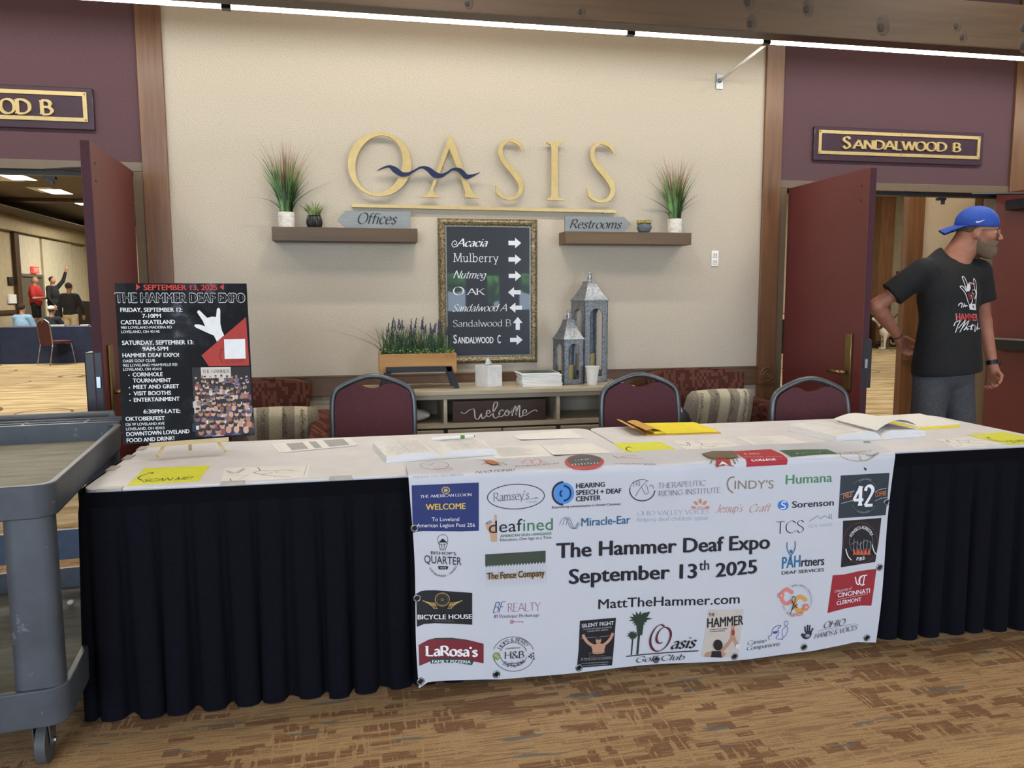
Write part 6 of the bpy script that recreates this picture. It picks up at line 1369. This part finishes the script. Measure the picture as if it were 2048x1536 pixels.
# ================================================================== the man in the blue cap
def skinmat(nm, c): return plain(nm, c, .55, vary=.06, scale=25)
M_SKIN = skinmat('tanned_skin','a56d56'); M_SHIRT = plain('black_cotton','141518',.85,vary=.15,scale=40,bump=.1); M_SHORT = plain('grey_shorts','45474d',.8,vary=.1,scale=60); M_CAP = plain('royal_blue_cap','1f4aa8',.7,vary=.08,scale=90)
M_BEARD = plain('grey_brown_beard','72614f',.95,vary=.13,scale=160,bump=.3); M_HAIR = plain('short_grey_hair','5a4a3c',.95,vary=.3,scale=150,bump=.4)
MX, MY = 3.41, 4.0
man = thing('person', 'man in a backwards blue cap, black printed t-shirt and grey shorts looking right', 'person', (MX,MY,0))
def mp(x, y, z): return (MX+x, MY+y, z)
HF = Vector((.78,-.62,-.10)).normalized(); HS = Vector((-HF.y,HF.x,0)).normalized()*-1; HU = HS.cross(HF)*-1
if HU.z < 0: HU = -HU
HC = Vector((3.548,3.966,1.694))
def hp(f, u, s): return tuple(HC+HF*f+HU*u+HS*s)
HA = [tuple(HF),tuple(HU),tuple(HS)]
def E(f,u,s,r,k,cut=None): return ('e',hp(f,u,s),r,HA,k)+((cut,) if cut else ())
rS, lS = mp(-.185,.01,1.462), mp(.185,.0,1.462)
rE, rW = mp(-.395,.115,1.265), mp(-.20,.165,1.085)
lE, lW = mp(.275,.03,1.165), mp(.285,-.045,.905)
neckb = mp(.03,.02,1.48)
def hand(wr, dirv, palm_n, thumb_side, curl, cs):
    """palm and five bent fingers; dirv along the hand, palm_n out of the palm"""
    d = Vector(dirv).normalized(); n = Vector(palm_n); n = (n-d*n.dot(d)).normalized(); s = d.cross(n)*thumb_side; w0 = Vector(wr); P = []
    P.append(('c',tuple(w0),tuple(w0+d*.03),.026,.028,.02))
    for q in (-1,-.33,.33,1): P.append(('c',tuple(w0+d*.02+s*q*.018),tuple(w0+d*.088+s*q*.028),.015,.0125,.014))
    for i,(q,L) in enumerate(((1,.072),(.36,.08),(-.33,.075),(-1,.06))):
        b0 = w0+d*.09+s*q*.029; a = curl+cs*i; p = b0
        for k,(f_,r_) in enumerate(((.45,.0095),(.32,.0088),(.24,.0078))):
            a += (.15 if k == 0 else .55)*min(1,.4+curl); dd = d*math.cos(a)+n*math.sin(a); e = p+dd*L*f_; P.append(('c',tuple(p),tuple(e),r_,r_*.95,.004)); p = e
    b0 = w0+d*.028+s*.024; m1 = b0+(d*.55+s*.7+n*.35).normalized()*.045; m2 = m1+(d*.8+s*.15+n*.6).normalized()*.032; m3 = m2+(d*.75-s*.1+n*.7).normalized()*.024
    P += [('c',tuple(b0),tuple(m1),.0145,.0115,.01),('c',tuple(m1),tuple(m2),.0108,.0098,.004),('c',tuple(m2),tuple(m3),.0096,.008,.003)]
    return P
body = [E(-.012,.038,0,(.098,.088,.077),.02),E(.030,-.045,0,(.062,.075,.056),.03),E(.066,-.098,0,(.026,.022,.027),.02),
    ('c',hp(.084,.016,-.028),hp(.084,.016,.028),.013,.013,.018),('c',hp(.094,.008,0),hp(.119,-.034,0),.0085,.0125,.01),E(.109,-.037,-.010,(.010,.008,.0075),.006),E(.109,-.037,.010,(.010,.008,.0075),.006),
    E(.060,-.024,-.04,(.032,.026,.022),.02),E(.060,-.024,.04,(.032,.026,.022),.02),('c',hp(.094,-.066,-.016),hp(.094,-.066,.016),.0075,.0075,.008),('c',hp(.092,-.077,-.014),hp(.092,-.077,.014),.0085,.0085,.008),
    ('-',hp(.098,.0,-.031),(.014,.012,.014),HA,.008),('-',hp(.098,.0,.031),(.014,.012,.014),HA,.008)]
for s in (-1,1): body += [('e',hp(-.006,-.012,s*.079),(.020,.032,.009),[tuple(HF*.94-HU*.1+HS*s*-.3),tuple(HU),tuple(HS*s)],.006),('-',hp(.0,-.008,s*.089),(.009,.016,.006),HA,.004),('c',hp(-.004,-.036,s*.078),hp(.002,-.042,s*.076),.007,.006,.006)]
body += [('c',hp(-.030,-.055,0),neckb,.062,.068,.03),('c',hp(-.045,-.02,0),mp(0.01,.055,1.48),.055,.075,.04),
    ('c',mp(-.15,.02,1.45),mp(.15,.02,1.45),.055,.055,.05),('e',mp(0,.01,1.31),(.165,.108,.20),None,.05),('e',mp(0,.0,1.09),(.155,.11,.17),None,.05),('e',mp(0,.01,.93),(.165,.11,.13),None,.05),
    ('c',rS,rE,.052,.041,.03),('c',rE,rW,.043,.029,.015),('c',tuple(Vector(rE).lerp(Vector(rW),.25)),tuple(Vector(rE).lerp(Vector(rW),.5)),.044,.036,.02),('c',lS,lE,.052,.040,.03),('c',lE,lW,.042,.028,.015)]
body += hand(rW,(.50,.10,-.80),(.55,-.7,-.1),-1,.25,.06)+hand(lW,(.08,-.12,-.95),(-.75,-.2,.0),-1,.75,-.08)
for s in (-1,1): body += [('c',mp(s*.09,.01,.92),mp(s*.105,-.01,.50),.082,.056,.03),('c',mp(s*.105,-.01,.50),mp(s*.11,.03,.10),.054,.036,.02),('c',mp(s*.105,.02,.40),mp(s*.108,.03,.28),.056,.045,.03)]
skin(body, .0052, 'body', M_SKIN, man)
dn = lambda a,b: tuple(Vector(b)-Vector(a))
sl = lambda a,b,t: tuple(Vector(a).lerp(Vector(b),t))
shirt = [('c',mp(-.155,.015,1.452),mp(.155,.015,1.452),.068,.068,.05),('e',mp(0,.005,1.32),(.187,.130,.21),None,.05),('e',mp(.0,-.012,1.08),(.183,.142,.22),None,.06),('e',mp(.005,-.005,.90),(.204,.158,.22),None,.06),
    ('c',mp(-.13,.03,1.47),mp(-.02,.045,1.545),.06,.062,.05),('c',mp(.13,.03,1.47),mp(.04,.045,1.53),.06,.062,.05),
    ('c',rS,sl(rS,rE,.92),.075,.078,.04,(sl(rS,rE,.66),dn(rS,rE))),('c',lS,sl(lS,lE,.80),.074,.080,.04,(sl(lS,lE,.56),dn(lS,lE))),('-',mp(.035,-.01,1.60),(.078,.095,.072),[(.9,-.2,.3),(.2,.97,0),(-.3,0,.95)],.008)]
SH_O = skin(shirt, .0062, 'shirt', M_SHIRT, man, cuts=[(mp(0,0,.872),(.09,0,-1))], relax=2)
shorts = [('e',mp(0,.005,.88),(.172,.125,.12),None,.03)]
for s in (-1,1): shorts += [('c',mp(s*.085,.01,.86),mp(s*.108,-.01,.50),.096,.094,.02)]
skin(shorts, .008, 'shorts', M_SHORT, man, cuts=[(mp(0,0,.54),(0,0,-1)),(mp(0,0,.92),(0,0,1))])
for s in (-1,1): skin([('c',mp(s*.11,.04,.045),mp(s*.125,-.13,.035),.045,.04,.03),('c',mp(s*.11,.04,.05),mp(s*.11,.035,.12),.045,.048,.02)], .008, 'shoe', plain('dark_shoe','26262a',.6), man, cuts=[((0,0,.002),(0,0,-1))])
cap = [E(-.014,.046,0,(.114,.098,.092),.02)]
co_ = skin(cap, .005, 'cap', M_CAP, man, cuts=[(hp(.09,.028,0),tuple(HU*-1+HF*.06))])
m = MB()
for dz in (0,-.004):
    m.grid(lambda u,v: hp(-.085-.118*v*(1-.30*(2*u-1)**2)+.03*(2*u-1)**2*(1-v), .043-.050*v**1.2-.018*(2*u-1)**2+dz, (2*u-1)*.083*(1-.12*v)), 16, 10)
m.obj('cap_brim', M_CAP, co_, smooth=True)
def side_pt(f, u, off=.002):     # point on the near side of the cap
    q = 1-((f+.014)/.114)**2-((u-.046)/.098)**2; return hp(f,u,(.092*math.sqrt(max(q,0))+off)*NS)
NS = 1 if HS.dot(Vector((-.65,-.76,0))) > 0 else -1
m = MB(); P = spline([(-.024,.050),(-.020,.045),(-.010,.046),(.004,.052),(.018,.061)],5); wd = spline([(0.0015,0),(.007,0),(.0065,0),(.004,0),(.0006,0)],5)
v, f = ribbon(P,[w_[0] for w_ in wd]); m.add([side_pt(a,b) for a,b in v], f); m.obj('cap_emblem', M_WHITE, co_, fix=False)
g = MB(); g.grid(lambda u,v: hp(.0995+.0015*(1-(2*v-1)**2)-.002*u,.034+.022*v,(-.012+.024*u)), 4, 4); g.obj('cap_badge', plain('pale_badge','aebbd8',.6), co_, fix=False)
skin([E(-.016,.02,0,(.101,.085,.080),.02)], .005, 'hair', M_HAIR, man, cuts=[(hp(0,.04,0),tuple(HU)),(hp(-.004,0,0),tuple(HF)),(hp(-.03,-.058,0),tuple(HU*-1-HF*.35))])
beard = [E(.032,-.058,0,(.074,.080,.0675),.02),E(.070,-.112,0,(.042,.042,.042),.025),('c',hp(.101,-.056,-.016),hp(.094,-.074,-.034),.0065,.006,.008),('c',hp(.101,-.056,.016),hp(.094,-.074,.034),.0065,.006,.008),('c',hp(.101,-.057,-.014),hp(.101,-.057,.014),.0055,.0055,.006),
    ('-',hp(.104,-.0705,0),(.016,.0095,.019),HA,.004),('-',hp(.075,-.005,0),(.06,.045,.09),HA,.012),('-',hp(.045,-.03,-.06),(.03,.03,.03),HA,.01),('-',hp(.045,-.03,.06),(.03,.03,.03),HA,.01)]
skin(beard, .0042, 'beard', M_BEARD, man, cuts=[(hp(-.005,-.02,0),tuple(HF*-1)),(hp(.0,-.012,0),tuple(HU))])
for s in (-1,1):
    MB().ball(hp(.080,.0,s*.031),.0112,14,10).obj('eye', plain('eye_white','d8d0c8',.3), man, smooth=True); e = MB().ball(hp(.0885,-.001,s*.032),.0052,10,8).obj('iris', plain('iris_brown','3a2a1e',.2), man, smooth=True)
    MB().tube([hp(.094,.016,s*.014),hp(.097,.021,s*.028),hp(.086,.017,s*.046)],[.003,.0038,.002],6).obj('eyebrow', M_HAIR, man, smooth=True)
m = MB()
for s in (-1,1):
    m.tube([hp(.108+.012*0-.012*(abs(math.cos(a))**2)*(1 if math.cos(a)*s > 0 else .2), -.002+.016*math.sin(a), s*.033+.023*math.cos(a)) for a in [2*PI*i/22 for i in range(22)]],.0011,5,closed=True)
    m.tube([hp(.098,.006,s*.058),hp(.05,.010,s*.079),hp(-.002,.012,s*.084),hp(-.016,-.006,s*.084)],.0016,5)
m.tube([hp(.109,.004,-.011),hp(.113,.007,0),hp(.109,.004,.011)],.0012,5); m.obj('glasses', M_STEEL, man)
lw = Vector(lW); ld = (Vector(lW)-Vector(lE)).normalized(); a_ = ld.orthogonal().normalized(); b_ = ld.cross(a_)
m = MB(); m.grid(lambda u,v: tuple(lw-ld*(.012+.026*v)+(a_*math.cos(2*PI*u)+b_*math.sin(2*PI*u))*(.0325)), 22, 2, True); m.grid(lambda u,v: tuple(lw-ld*(.012+.026*v)+(a_*math.cos(2*PI*u)+b_*math.sin(2*PI*u))*(.0345)), 22, 2, True); wt = m.obj('watch', M_BLACK, man, smooth=True)
o_ = lw-ld*.025+Vector((.028,-.02,0)); MB().ball(tuple(o_),(.012,.012,.018),10,8).obj('watch_face', M_BLACK, wt)
rw = Vector(rW); rd = (rw-Vector(rE)).normalized(); a_ = rd.orthogonal().normalized(); b_ = rd.cross(a_)
MB().tube([rw-rd*.008+(a_*math.cos(t_)+b_*math.sin(t_))*.031 for t_ in [2*PI*i/20 for i in range(20)]],.0042,6,closed=True).obj('bracelet', plain('dark_cord','22202a',.7), man, smooth=True)
h_ = Vector((.08,-.12,-.95)).normalized(); n_h = Vector((-.75,-.2,0)); n_h = (n_h-h_*n_h.dot(h_)).normalized(); s_h = h_.cross(n_h)*-1
rc = lw+h_*.09+s_h*-.33*.029+(h_*math.cos(.62)+n_h*math.sin(.62))*.018; rdv = (h_*math.cos(.62)+n_h*math.sin(.62)).normalized(); a_ = rdv.orthogonal().normalized(); b_ = rdv.cross(a_)
MB().tube([rc+(a_*math.cos(t_)+b_*math.sin(t_))*.0105 for t_ in [2*PI*i/16 for i in range(16)]],.0022,6,closed=True).obj('ring', M_STEEL, man, smooth=True)
# print on the chest, laid on the cloth
bpy.context.view_layer.update()
dg = bpy.context.evaluated_depsgraph_get(); ev = SH_O.evaluated_get(dg); me = ev.to_mesh(); bvh = BVHTree.FromPolygons([SH_O.matrix_world@v.co for v in me.vertices],[p.vertices for p in me.polygons]); ev.to_mesh_clear()
def onshirt(u, v, d):
    h = bvh.ray_cast(Vector((MX+u,MY-.6,v)),Vector((0,1,0)))
    return (MX+u, (h[0].y if h[0] else MY-.1)-.0025-d, v)
def chest(name, lab): g = Gfx(onshirt,.02); g.off = .0; return g
ZS = lambda x,y: (lambda p: (p.x-MX,p.z))(atY(1890+x/10.97,560+y/10.97,MY-.135))
g = Gfx(onshirt,.02); wln = lambda P,w_,c='e6e6ea',o=.0005,sm=4: g.line([ZS(*p) for p in P],w_,c,o,smooth=sm)
for P in ([(500,260),(470,60),(455,-60),(480,-75),(505,-50),(540,110)],[(500,260),(430,140),(375,140),(385,170),(470,300),(540,520)],[(700,120),(715,-10),(740,-30),(765,10),(765,160),(735,520)],[(540,110),(600,60),(690,90),(710,180)]): wln(P,.0045)
g.poly([ZS(*q) for q in ((510,130),(600,80),(600,180),(560,250),(505,250))],'dcdce2',.0006); g.poly([ZS(*q) for q in ((590,70),(640,60),(645,110),(600,115))],'b02a30',.0008)
g.poly([ZS(*q) for q in ((515,290),(570,270),(640,420),(560,440))],'7a2028',.0006); g.poly([ZS(*q) for q in ((640,330),(690,340),(660,420))],'8a2830',.0006); wln([(600,330),(640,450),(600,520)],.006); wln([(700,190),(740,300),(700,420)],.008)
g.poly([ZS(*q) for q in ((545,530),(640,520),(735,530),(740,665),(560,650))],'e2e2e6',.0006); g.poly([ZS(*q) for q in ((630,570),(660,550),(680,630),(640,600))],'17181c',.0008)
for c in ((630,280),(660,310),(650,220)): g.ring(ZS(*c),(.0035,.0035),.0016,'f0f0f2',.0009)
wln([(320,570),(350,520),(400,510),(380,610)],.005); wln([(420,600),(445,510),(440,570),(480,580),(470,550),(520,570)],.004)
g.text('HAMMER',ZS(250,880),(ZS(250,880)[0]+.155,ZS(250,880)[1]-.006),.038,'e8b8b8','B',.0006); g.text('HAMMER',(ZS(250,880)[0]+.0015,ZS(250,880)[1]+.002),(ZS(250,880)[0]+.153,ZS(250,880)[1]-.004),.034,'c02a34','B',.0010)
for P in ([(190,1010),(240,920),(320,900),(260,1000),(200,1155)],[(260,1060),(380,930),(420,900),(340,1040),(280,1140)],[(330,1060),(420,960),(500,900),(420,1030),(360,1100),(440,1040),(430,1090),(480,1060)],[(500,1090),(580,960),(530,1080),(560,1070)],[(470,1020),(640,985)],[(650,1000),(610,1130),(690,1040),(760,930),(690,1090),(740,1050),(760,1075),(830,1050)]): wln(P,.0042,sm=5)
g.obj('shirt_print', SH_O, 'white and red hand print with lettering')

# ================================================================== people far off in the ballroom
def figure(label, x, y, z, H, face, top, bottom, skin_c, hair, arms, seated=False, bald=False, sleeve=.95, cap_c=None, short=False, shirt_len=.52):
    """face = direction in degrees; arms = ((elbow),(wrist)) for left and right in body axes (side, forward, height as share of H)"""
    t = thing('person', label, 'person', (x,y,z), 0); F = Vector((math.cos(math.radians(face)),math.sin(math.radians(face)),0)); S = Vector((-F.y,F.x,0)); B = Vector((x,y,z)); drop = -.24*H if seated else 0
    P = lambda s,f,u: tuple(B+S*s*H+F*f*H+Vector((0,0,u*H+drop)))
    sk = [('e',P(0,.012,.935),(.045*H,.05*H,.063*H),None,.01),('c',P(0,0,.88),P(0,0,.82),.03*H,.035*H,.02),('c',P(-.08,0,.80),P(.08,0,.80),.035*H,.035*H,.03),('e',P(0,0,.68),(.085*H,.07*H,.14*H),None,.03),('c',P(0,.055,.93),P(0,.07,.92),.008*H,.008*H,.01)]
    sh = [('c',P(-.085,0,.805),P(.085,0,.805),.042*H,.042*H,.03),('e',P(0,0,.69),(.108*H,.085*H,.15*H),None,.04),('e',P(0,.005,.55),(.103*H,.085*H,.10*H),None,.04)]
    pa = []
    for s,(el,wr) in zip((1,-1),arms):
        a, e, w_ = P(s*.105,0,.805), P(*el), P(*wr); d = (Vector(w_)-Vector(e)).normalized()*.045*H
        sk += [('c',a,e,.03*H,.024*H,.02),('c',e,w_,.024*H,.017*H,.01),('c',w_,tuple(Vector(w_)+d),.018*H,.022*H,.008)]
        for q in (-.6,0,.6): o_ = d.orthogonal().normalized()*q*.018*H; sk.append(('c',tuple(Vector(w_)+d+o_),tuple(Vector(w_)+d*2+o_*1.4),.007*H,.006*H,.004))
        if sleeve > .5: sh += [('c',a,e,.038*H,.033*H,.02)]
        if sleeve > .6: sh += [('c',e,sl(e,w_,.85),.032*H,.025*H,.01)]
        if sleeve <= .5: sh += [('c',a,sl(a,e,.75),.04*H,.04*H,.02)]
    for s in (-1,1):
        hip = P(s*.055,0,.50); kn = P(s*.06,.25 if seated else .01,.50 if seated else .28); an = P(s*.06,.25 if seated else -.01,.265 if seated else .045)
        sk += [('c',hip,kn,.045*H,.034*H,.02),('c',kn,an,.034*H,.022*H,.01)]; pa += [('c',hip,sl(hip,kn,.9 if short else 1),.055*H,.044*H,.02)]
        if not short: pa += [('c',kn,an,.043*H,.034*H,.02)]
        skin([('c',an,tuple(Vector(an)+F*.08*H+Vector((0,0,-.015*H))),.025*H,.022*H,.01)], .012, 'shoe', M_BLACK, t)
    pa += [('e',P(0,0,.52),(.095*H,.078*H,.07*H),None,.03)]
    skin(sk, .012, 'body', skinmat('far_skin_'+skin_c,skin_c), t); skin(sh, .014, 'shirt', plain('shirt_'+top,top,.85), t); skin(pa, .014, 'trousers', plain('trousers_'+bottom,bottom,.85), t)
    if not bald: skin([('e',P(0,-.004,.955),(.05*H,.052*H,.052*H),None,.01)], .01, 'hair', plain('hair_'+hair,hair,.9), t, cuts=[(P(0,.02,.935),tuple(F*.8-Vector((0,0,.6))))])
    else: skin([('e',P(0,-.006,.925),(.049*H,.05*H,.04*H),None,.01)], .01, 'hair', plain('hair_'+hair,hair,.9), t, cuts=[(P(0,.0,.94),tuple(F)),(P(0,0,.95),(0,0,1))])
    if cap_c: q = skin([('e',P(0,-.002,.965),(.053*H,.055*H,.045*H),None,.01)], .01, 'cap', plain('cap_'+cap_c,cap_c,.8), t, cuts=[(P(0,0,.945),(0,0,-1))]); MB().ball(P(0,.06,.95),(.03*H,.03*H,.006*H)).obj('cap_brim', plain('cap_'+cap_c,cap_c,.8), q)
    return t
dnA = ((.14,.0,.62),(.14,.02,.47))
def down(s): return ((s*.15,-.01,.63),(s*.155,.03,.48))
p = atY(68,556,26.5); figure('man in a red t-shirt and dark shorts holding a phone by the far ballroom doorway', p.x, 26.5, .25, 1.74, -8, 'b02a2c', '17181c', 'b88a70', '8a7a6a', (((.15,.05,.62),(.06,.20,.62)),((-.15,.05,.62),(-.04,.20,.63))), bald=True, sleeve=.4, short=True)
p = atY(104,560,26); figure('man in black raising his left arm high in the ballroom', p.x, 26, .25, 1.72, -20, '15161a', '15161a', 'a87a62', '2a1e18', (((.17,.08,.93),(.19,.13,1.10)),((-.14,.02,.63),(-.09,.09,.50))))
p = atY(137,568,22); figure('man in black shirt and khaki trousers seen from behind in the ballroom', p.x, 22, 0, 1.72, 80, '17181c', 'b5a88c', '9a6e58', '33261e', (down(1),((-.16,.05,.63),(-.13,.12,.52))))
# seated people need their chairs
M_CHROME = plain('chair_chrome','a8a9aa',.3,.85)
fch = stack_chair((-6.05,17.12,0), math.radians(140), 'burgundy chair in front of the navy table in the ballroom', 'ballroom chairs', M_CHROME)
p = atY(45,615,19.5); c = copy_tree(fch); c.location = (p.x,19.62,0); c.rotation_euler = (0,0,PI); c['label'] = 'chair the boy in light blue sits on'
figure('boy in a light blue t-shirt seated beyond the navy table', p.x, 19.45, .02, 1.56, 75, '8ab0d2', '2a2c36', 'b88a70', '33241c', (((.15,.05,.62),(.1,.14,.56)),((-.15,.05,.62),(-.1,.14,.56))), seated=True, sleeve=.4)
p = atY(107,628,19.2); c = copy_tree(fch); c.location = (p.x,19.2,0); c.rotation_euler = (0,0,PI); c['label'] = 'chair under the seated person in the pale cap'
figure('person in a dark shirt and pale cap seated behind the navy table', p.x, 19.1, .0, 1.52, 70, '1c1e26', '1c1e26', 'b08870', '5a4a3e', (((.17,.05,.62),(.1,.14,.56)),((-.17,.05,.62),(-.1,.14,.56))), seated=True, cap_c='cfcac0')
# navy clothed table
t = thing('folding_table', 'long table under a navy blue cloth in the ballroom', 'table', (-5.4,17.6,0))
x0,x1,y0,y1 = -7.05,-3.9,17.55,18.35; bx('tabletop', (x0,y0,.70), (x1,y1,.735), M_PLWHITE, t)
for x in (x0+.3,x1-.3):
    for y in (y0+.1,y1-.1): MB().tube(((x,y,0),(x,y,.7)),.015,6).obj('leg', M_TUBE, t)
m = MB(); pr = rrect(x0-.02,y0-.02,x1+.02,y1+.02,.06); n = len(pr); vs = []
for k in range(5):
    for i,(x,y) in enumerate(pr): fl = .05*k/4*(1+.5*math.sin(i*1.9)); vs.append((x+fl*(1 if x > -5.4 else -1),y+fl*(1 if y > 17.9 else -1),.742-.738*k/4))
m.add(vs,[(k*n+i,k*n+(i+1)%n,(k+1)*n+(i+1)%n,(k+1)*n+i) for k in range(4) for i in range(n)]+[tuple(range(n))[::-1]]); tag(m.obj('tablecloth', plain('navy_cloth','222e4e',.8,vary=.12,scale=6)), 'navy blue cloth draped to the floor over the ballroom table', 'tablecloth')
p = atY(166,640,24.6); tag(MB().prism([(-.30,0),(.30,0),(.27,1.0),(-.27,1.0)], lambda u,v,d: (p.x+u,24.6+d,.25+v), 0, .5).obj('draped_stand', M_BLACK, bev=.02), 'black draped stand on the ballroom stage', 'stand')
p = atX(92,592,XL); tag(bx('wall_notice', (XL+.06,p.y-.25,p.z-.2), (XL+.07,p.y+.25,p.z+.2), M_WHITE), 'white notice taped to the far partition panel', 'notice')
for q, (px, py) in enumerate(((105,655),(122,655),(170,655))):
    p = atY(px,py,17.9); tag(MB().box((p.x-.08,17.85,.746),(p.x+.08,18.0,.775)).obj('paper_stack', M_WHITE), ('paper stack at the middle of the navy table behind the chair','paper stack on the navy table right of the chair','paper stack at the right end of the navy table')[q], 'paper', 'papers on the navy table')
# things seen through the right doorway
t = thing('folding_table', 'table under a black cloth in the ballroom, beside the dog', 'table', (12.2,17.6,0)); bx('tabletop', (11.5,17.3,.85), (12.62,18.3,.88), M_PLWHITE, t)
for x in (11.6,12.5): MB().tube(((x,17.8,0),(x,17.8,.85)),.02,6).obj('leg', M_TUBE, t)
m = MB(); m.grid(lambda u,v: (lambda a: (12.06+.58*math.copysign(abs(math.cos(a))**.3,math.cos(a))*(1+.04*v+.02*v*math.sin(9*a)),17.8+.54*math.copysign(abs(math.sin(a))**.3,math.sin(a))*(1+.04*v),.89-.885*v))(2*PI*u), 60, 4, True); tag(m.obj('tablecloth', M_BLACK), 'black cloth over the table beside the dog', 'tablecloth')
tag(bx('paper_stack', (12.2,17.35,.892), (12.6,17.7,.915), M_WHITE), 'white papers on the black table beside the dog', 'paper'); tag(MB().lathe([(.06,0),(.06,.17),(.02,.2)],12,(12.4,17.55,.915)).obj('red_container', plain('red_can','b03038',.5)), 'small red container on the white papers by the dog', 'container')
# dog
p = atZ(1768,699,0); DX, DY = p.x, p.y; dog = thing('dog', 'white dog with dark patches standing with its head raised beside the stroller', 'dog', (DX,DY,0))
fw = Vector((-.80,.30,0)).normalized(); sd = Vector((-fw.y,fw.x,0)); D0 = Vector((DX,DY,0))
dp = lambda f,s,u: tuple(D0+fw*f+sd*s+Vector((0,0,u)))
n_ = N('patched_dog_coat'); f_ = n_.noise(n_.coord(), 5.5, 2); M_DOG = n_.out(n_.mix(n_.math('GREATER_THAN', f_, .60), 'd8cfbe', '3a332c'), .85)
dg_ = [('e',dp(-.02,0,.43),(.15,.13,.16),None,.05),('e',dp(-.25,0,.45),(.17,.12,.12),None,.06),('e',dp(-.45,0,.44),(.13,.12,.13),None,.06),('c',dp(.04,0,.50),dp(.12,0,.64),.085,.07,.05),('e',dp(.15,0,.70),(.085,.075,.075),None,.03),('c',dp(.18,0,.70),dp(.285,0,.745),.05,.04,.03)]
for s in (-1,1):
    dg_ += [('c',dp(.0,s*.09,.40),dp(.02,s*.10,.22),.055,.036,.03),('c',dp(.02,s*.10,.22),dp(.02,s*.10,.05),.033,.028,.01),('c',dp(.02,s*.10,.03),dp(.08,s*.10,.025),.03,.026,.01),('c',dp(-.47,s*.08,.42),dp(-.40,s*.1,.26),.085,.05,.03),('c',dp(-.40,s*.1,.26),dp(-.52,s*.1,.17),.042,.03,.01),('c',dp(-.52,s*.1,.17),dp(-.50,s*.1,.04),.028,.026,.01),('c',dp(-.50,s*.1,.03),dp(-.44,s*.1,.025),.03,.025,.01),
        ('e',dp(.10,s*.075,.735),(.03,.02,.045),None,.01)]
dg_ += [('c',dp(-.56,0,.48),dp(-.72,0,.36),.025,.01,.02)]
skin(dg_, .013, 'body', M_DOG, dog)
MB().ball(dp(.325,0,.755),.02,8,6).obj('nose', M_BLACK, dog); 
for s in (-1,1): MB().ball(dp(.205,s*.055,.745),.012,8,6).obj('eye', M_BLACK, dog)
m = MB(); m.tube([tuple(Vector(dp(.085,0,.58))+(sd*math.cos(a)+(Vector((0,0,1))*.7-fw*.7)*math.sin(a))*.095) for a in [2*PI*i/20 for i in range(20)]],.014,6,closed=True); m.tube([tuple(Vector(dp(-.12,0,.44))+(sd*math.cos(a)*.155+Vector((0,0,1))*math.sin(a)*.165)) for a in [2*PI*i/20 for i in range(20)]],.013,6,closed=True); m.obj('harness', plain('olive_harness','3f4034',.8), dog)
# stroller behind the dog
sx, sy = DX+.55, DY+.55; t = thing('stroller', 'dark stroller with pale wheels parked behind the dog', 'stroller', (sx,sy,0))
for dx, dy, r in ((-.38,-.12,.09),(-.34,.2,.09),(.35,-.12,.15),(.35,.3,.15)): w_ = MB(); w_.tube([(sx+dx+r*.85*math.cos(a),sy+dy,r+r*.85*math.sin(a)) for a in [2*PI*i/20 for i in range(20)]],r*.15,6,closed=True); q = w_.obj('wheel', plain('pale_tyre','8f8c86',.6) if r > .1 else M_BLACK, t); MB().tube(((sx+dx,sy+dy-.02,r),(sx+dx,sy+dy+.02,r)),r*.3,10).obj('hub', M_DSTEEL, q)
m = MB()
for dy in (-.1,.28): m.tube(((sx-.38,sy+dy,.1),(sx-.05,sy+dy,.42),(sx+.55,sy+dy,.95)),.014,6); m.tube(((sx+.35,sy+dy,.15),(sx+.05,sy+dy,.45)),.014,6)
m.tube(((sx+.55,sy-.1,.95),(sx+.55,sy+.28,.95)),.018,6); m.obj('frame', M_DSTEEL, t)
m = MB(); m.grid(lambda u,v: (sx-.2+.5*u,sy-.1+.38*v,.38+.06*math.cos(PI*u)+.35*max(0,u-.6)), 10, 4); m.obj('seat', M_BLACK, t, smooth=True); skin([('e',(sx+.12,sy+.09,.28),(.22,.16,.09),None,.02)], .015, 'basket', M_DSTEEL, t)
# dark draped table glimpsed between the left post and door leaf
p = atY(1564,640,12.0); t = thing('display_stand', 'dark stand glimpsed in the gap between the oak post and the open right door', 'stand', (p.x,12.3,0))
m = MB().box((p.x-.25,12.0,.35),(p.x+.12,12.6,.93)); m.box((p.x-.2,12.05,.0),(p.x+.02,12.5,.35)); m.obj('stand', M_BLACK, t, bev=.02); tag(MB().box((p.x-.12,12.05,.931),(p.x+.1,12.2,1.01)).obj('pale_box', plain('pink_card','cfaea2',.7)), 'small pale pink box on the dark stand in the door gap', 'box')
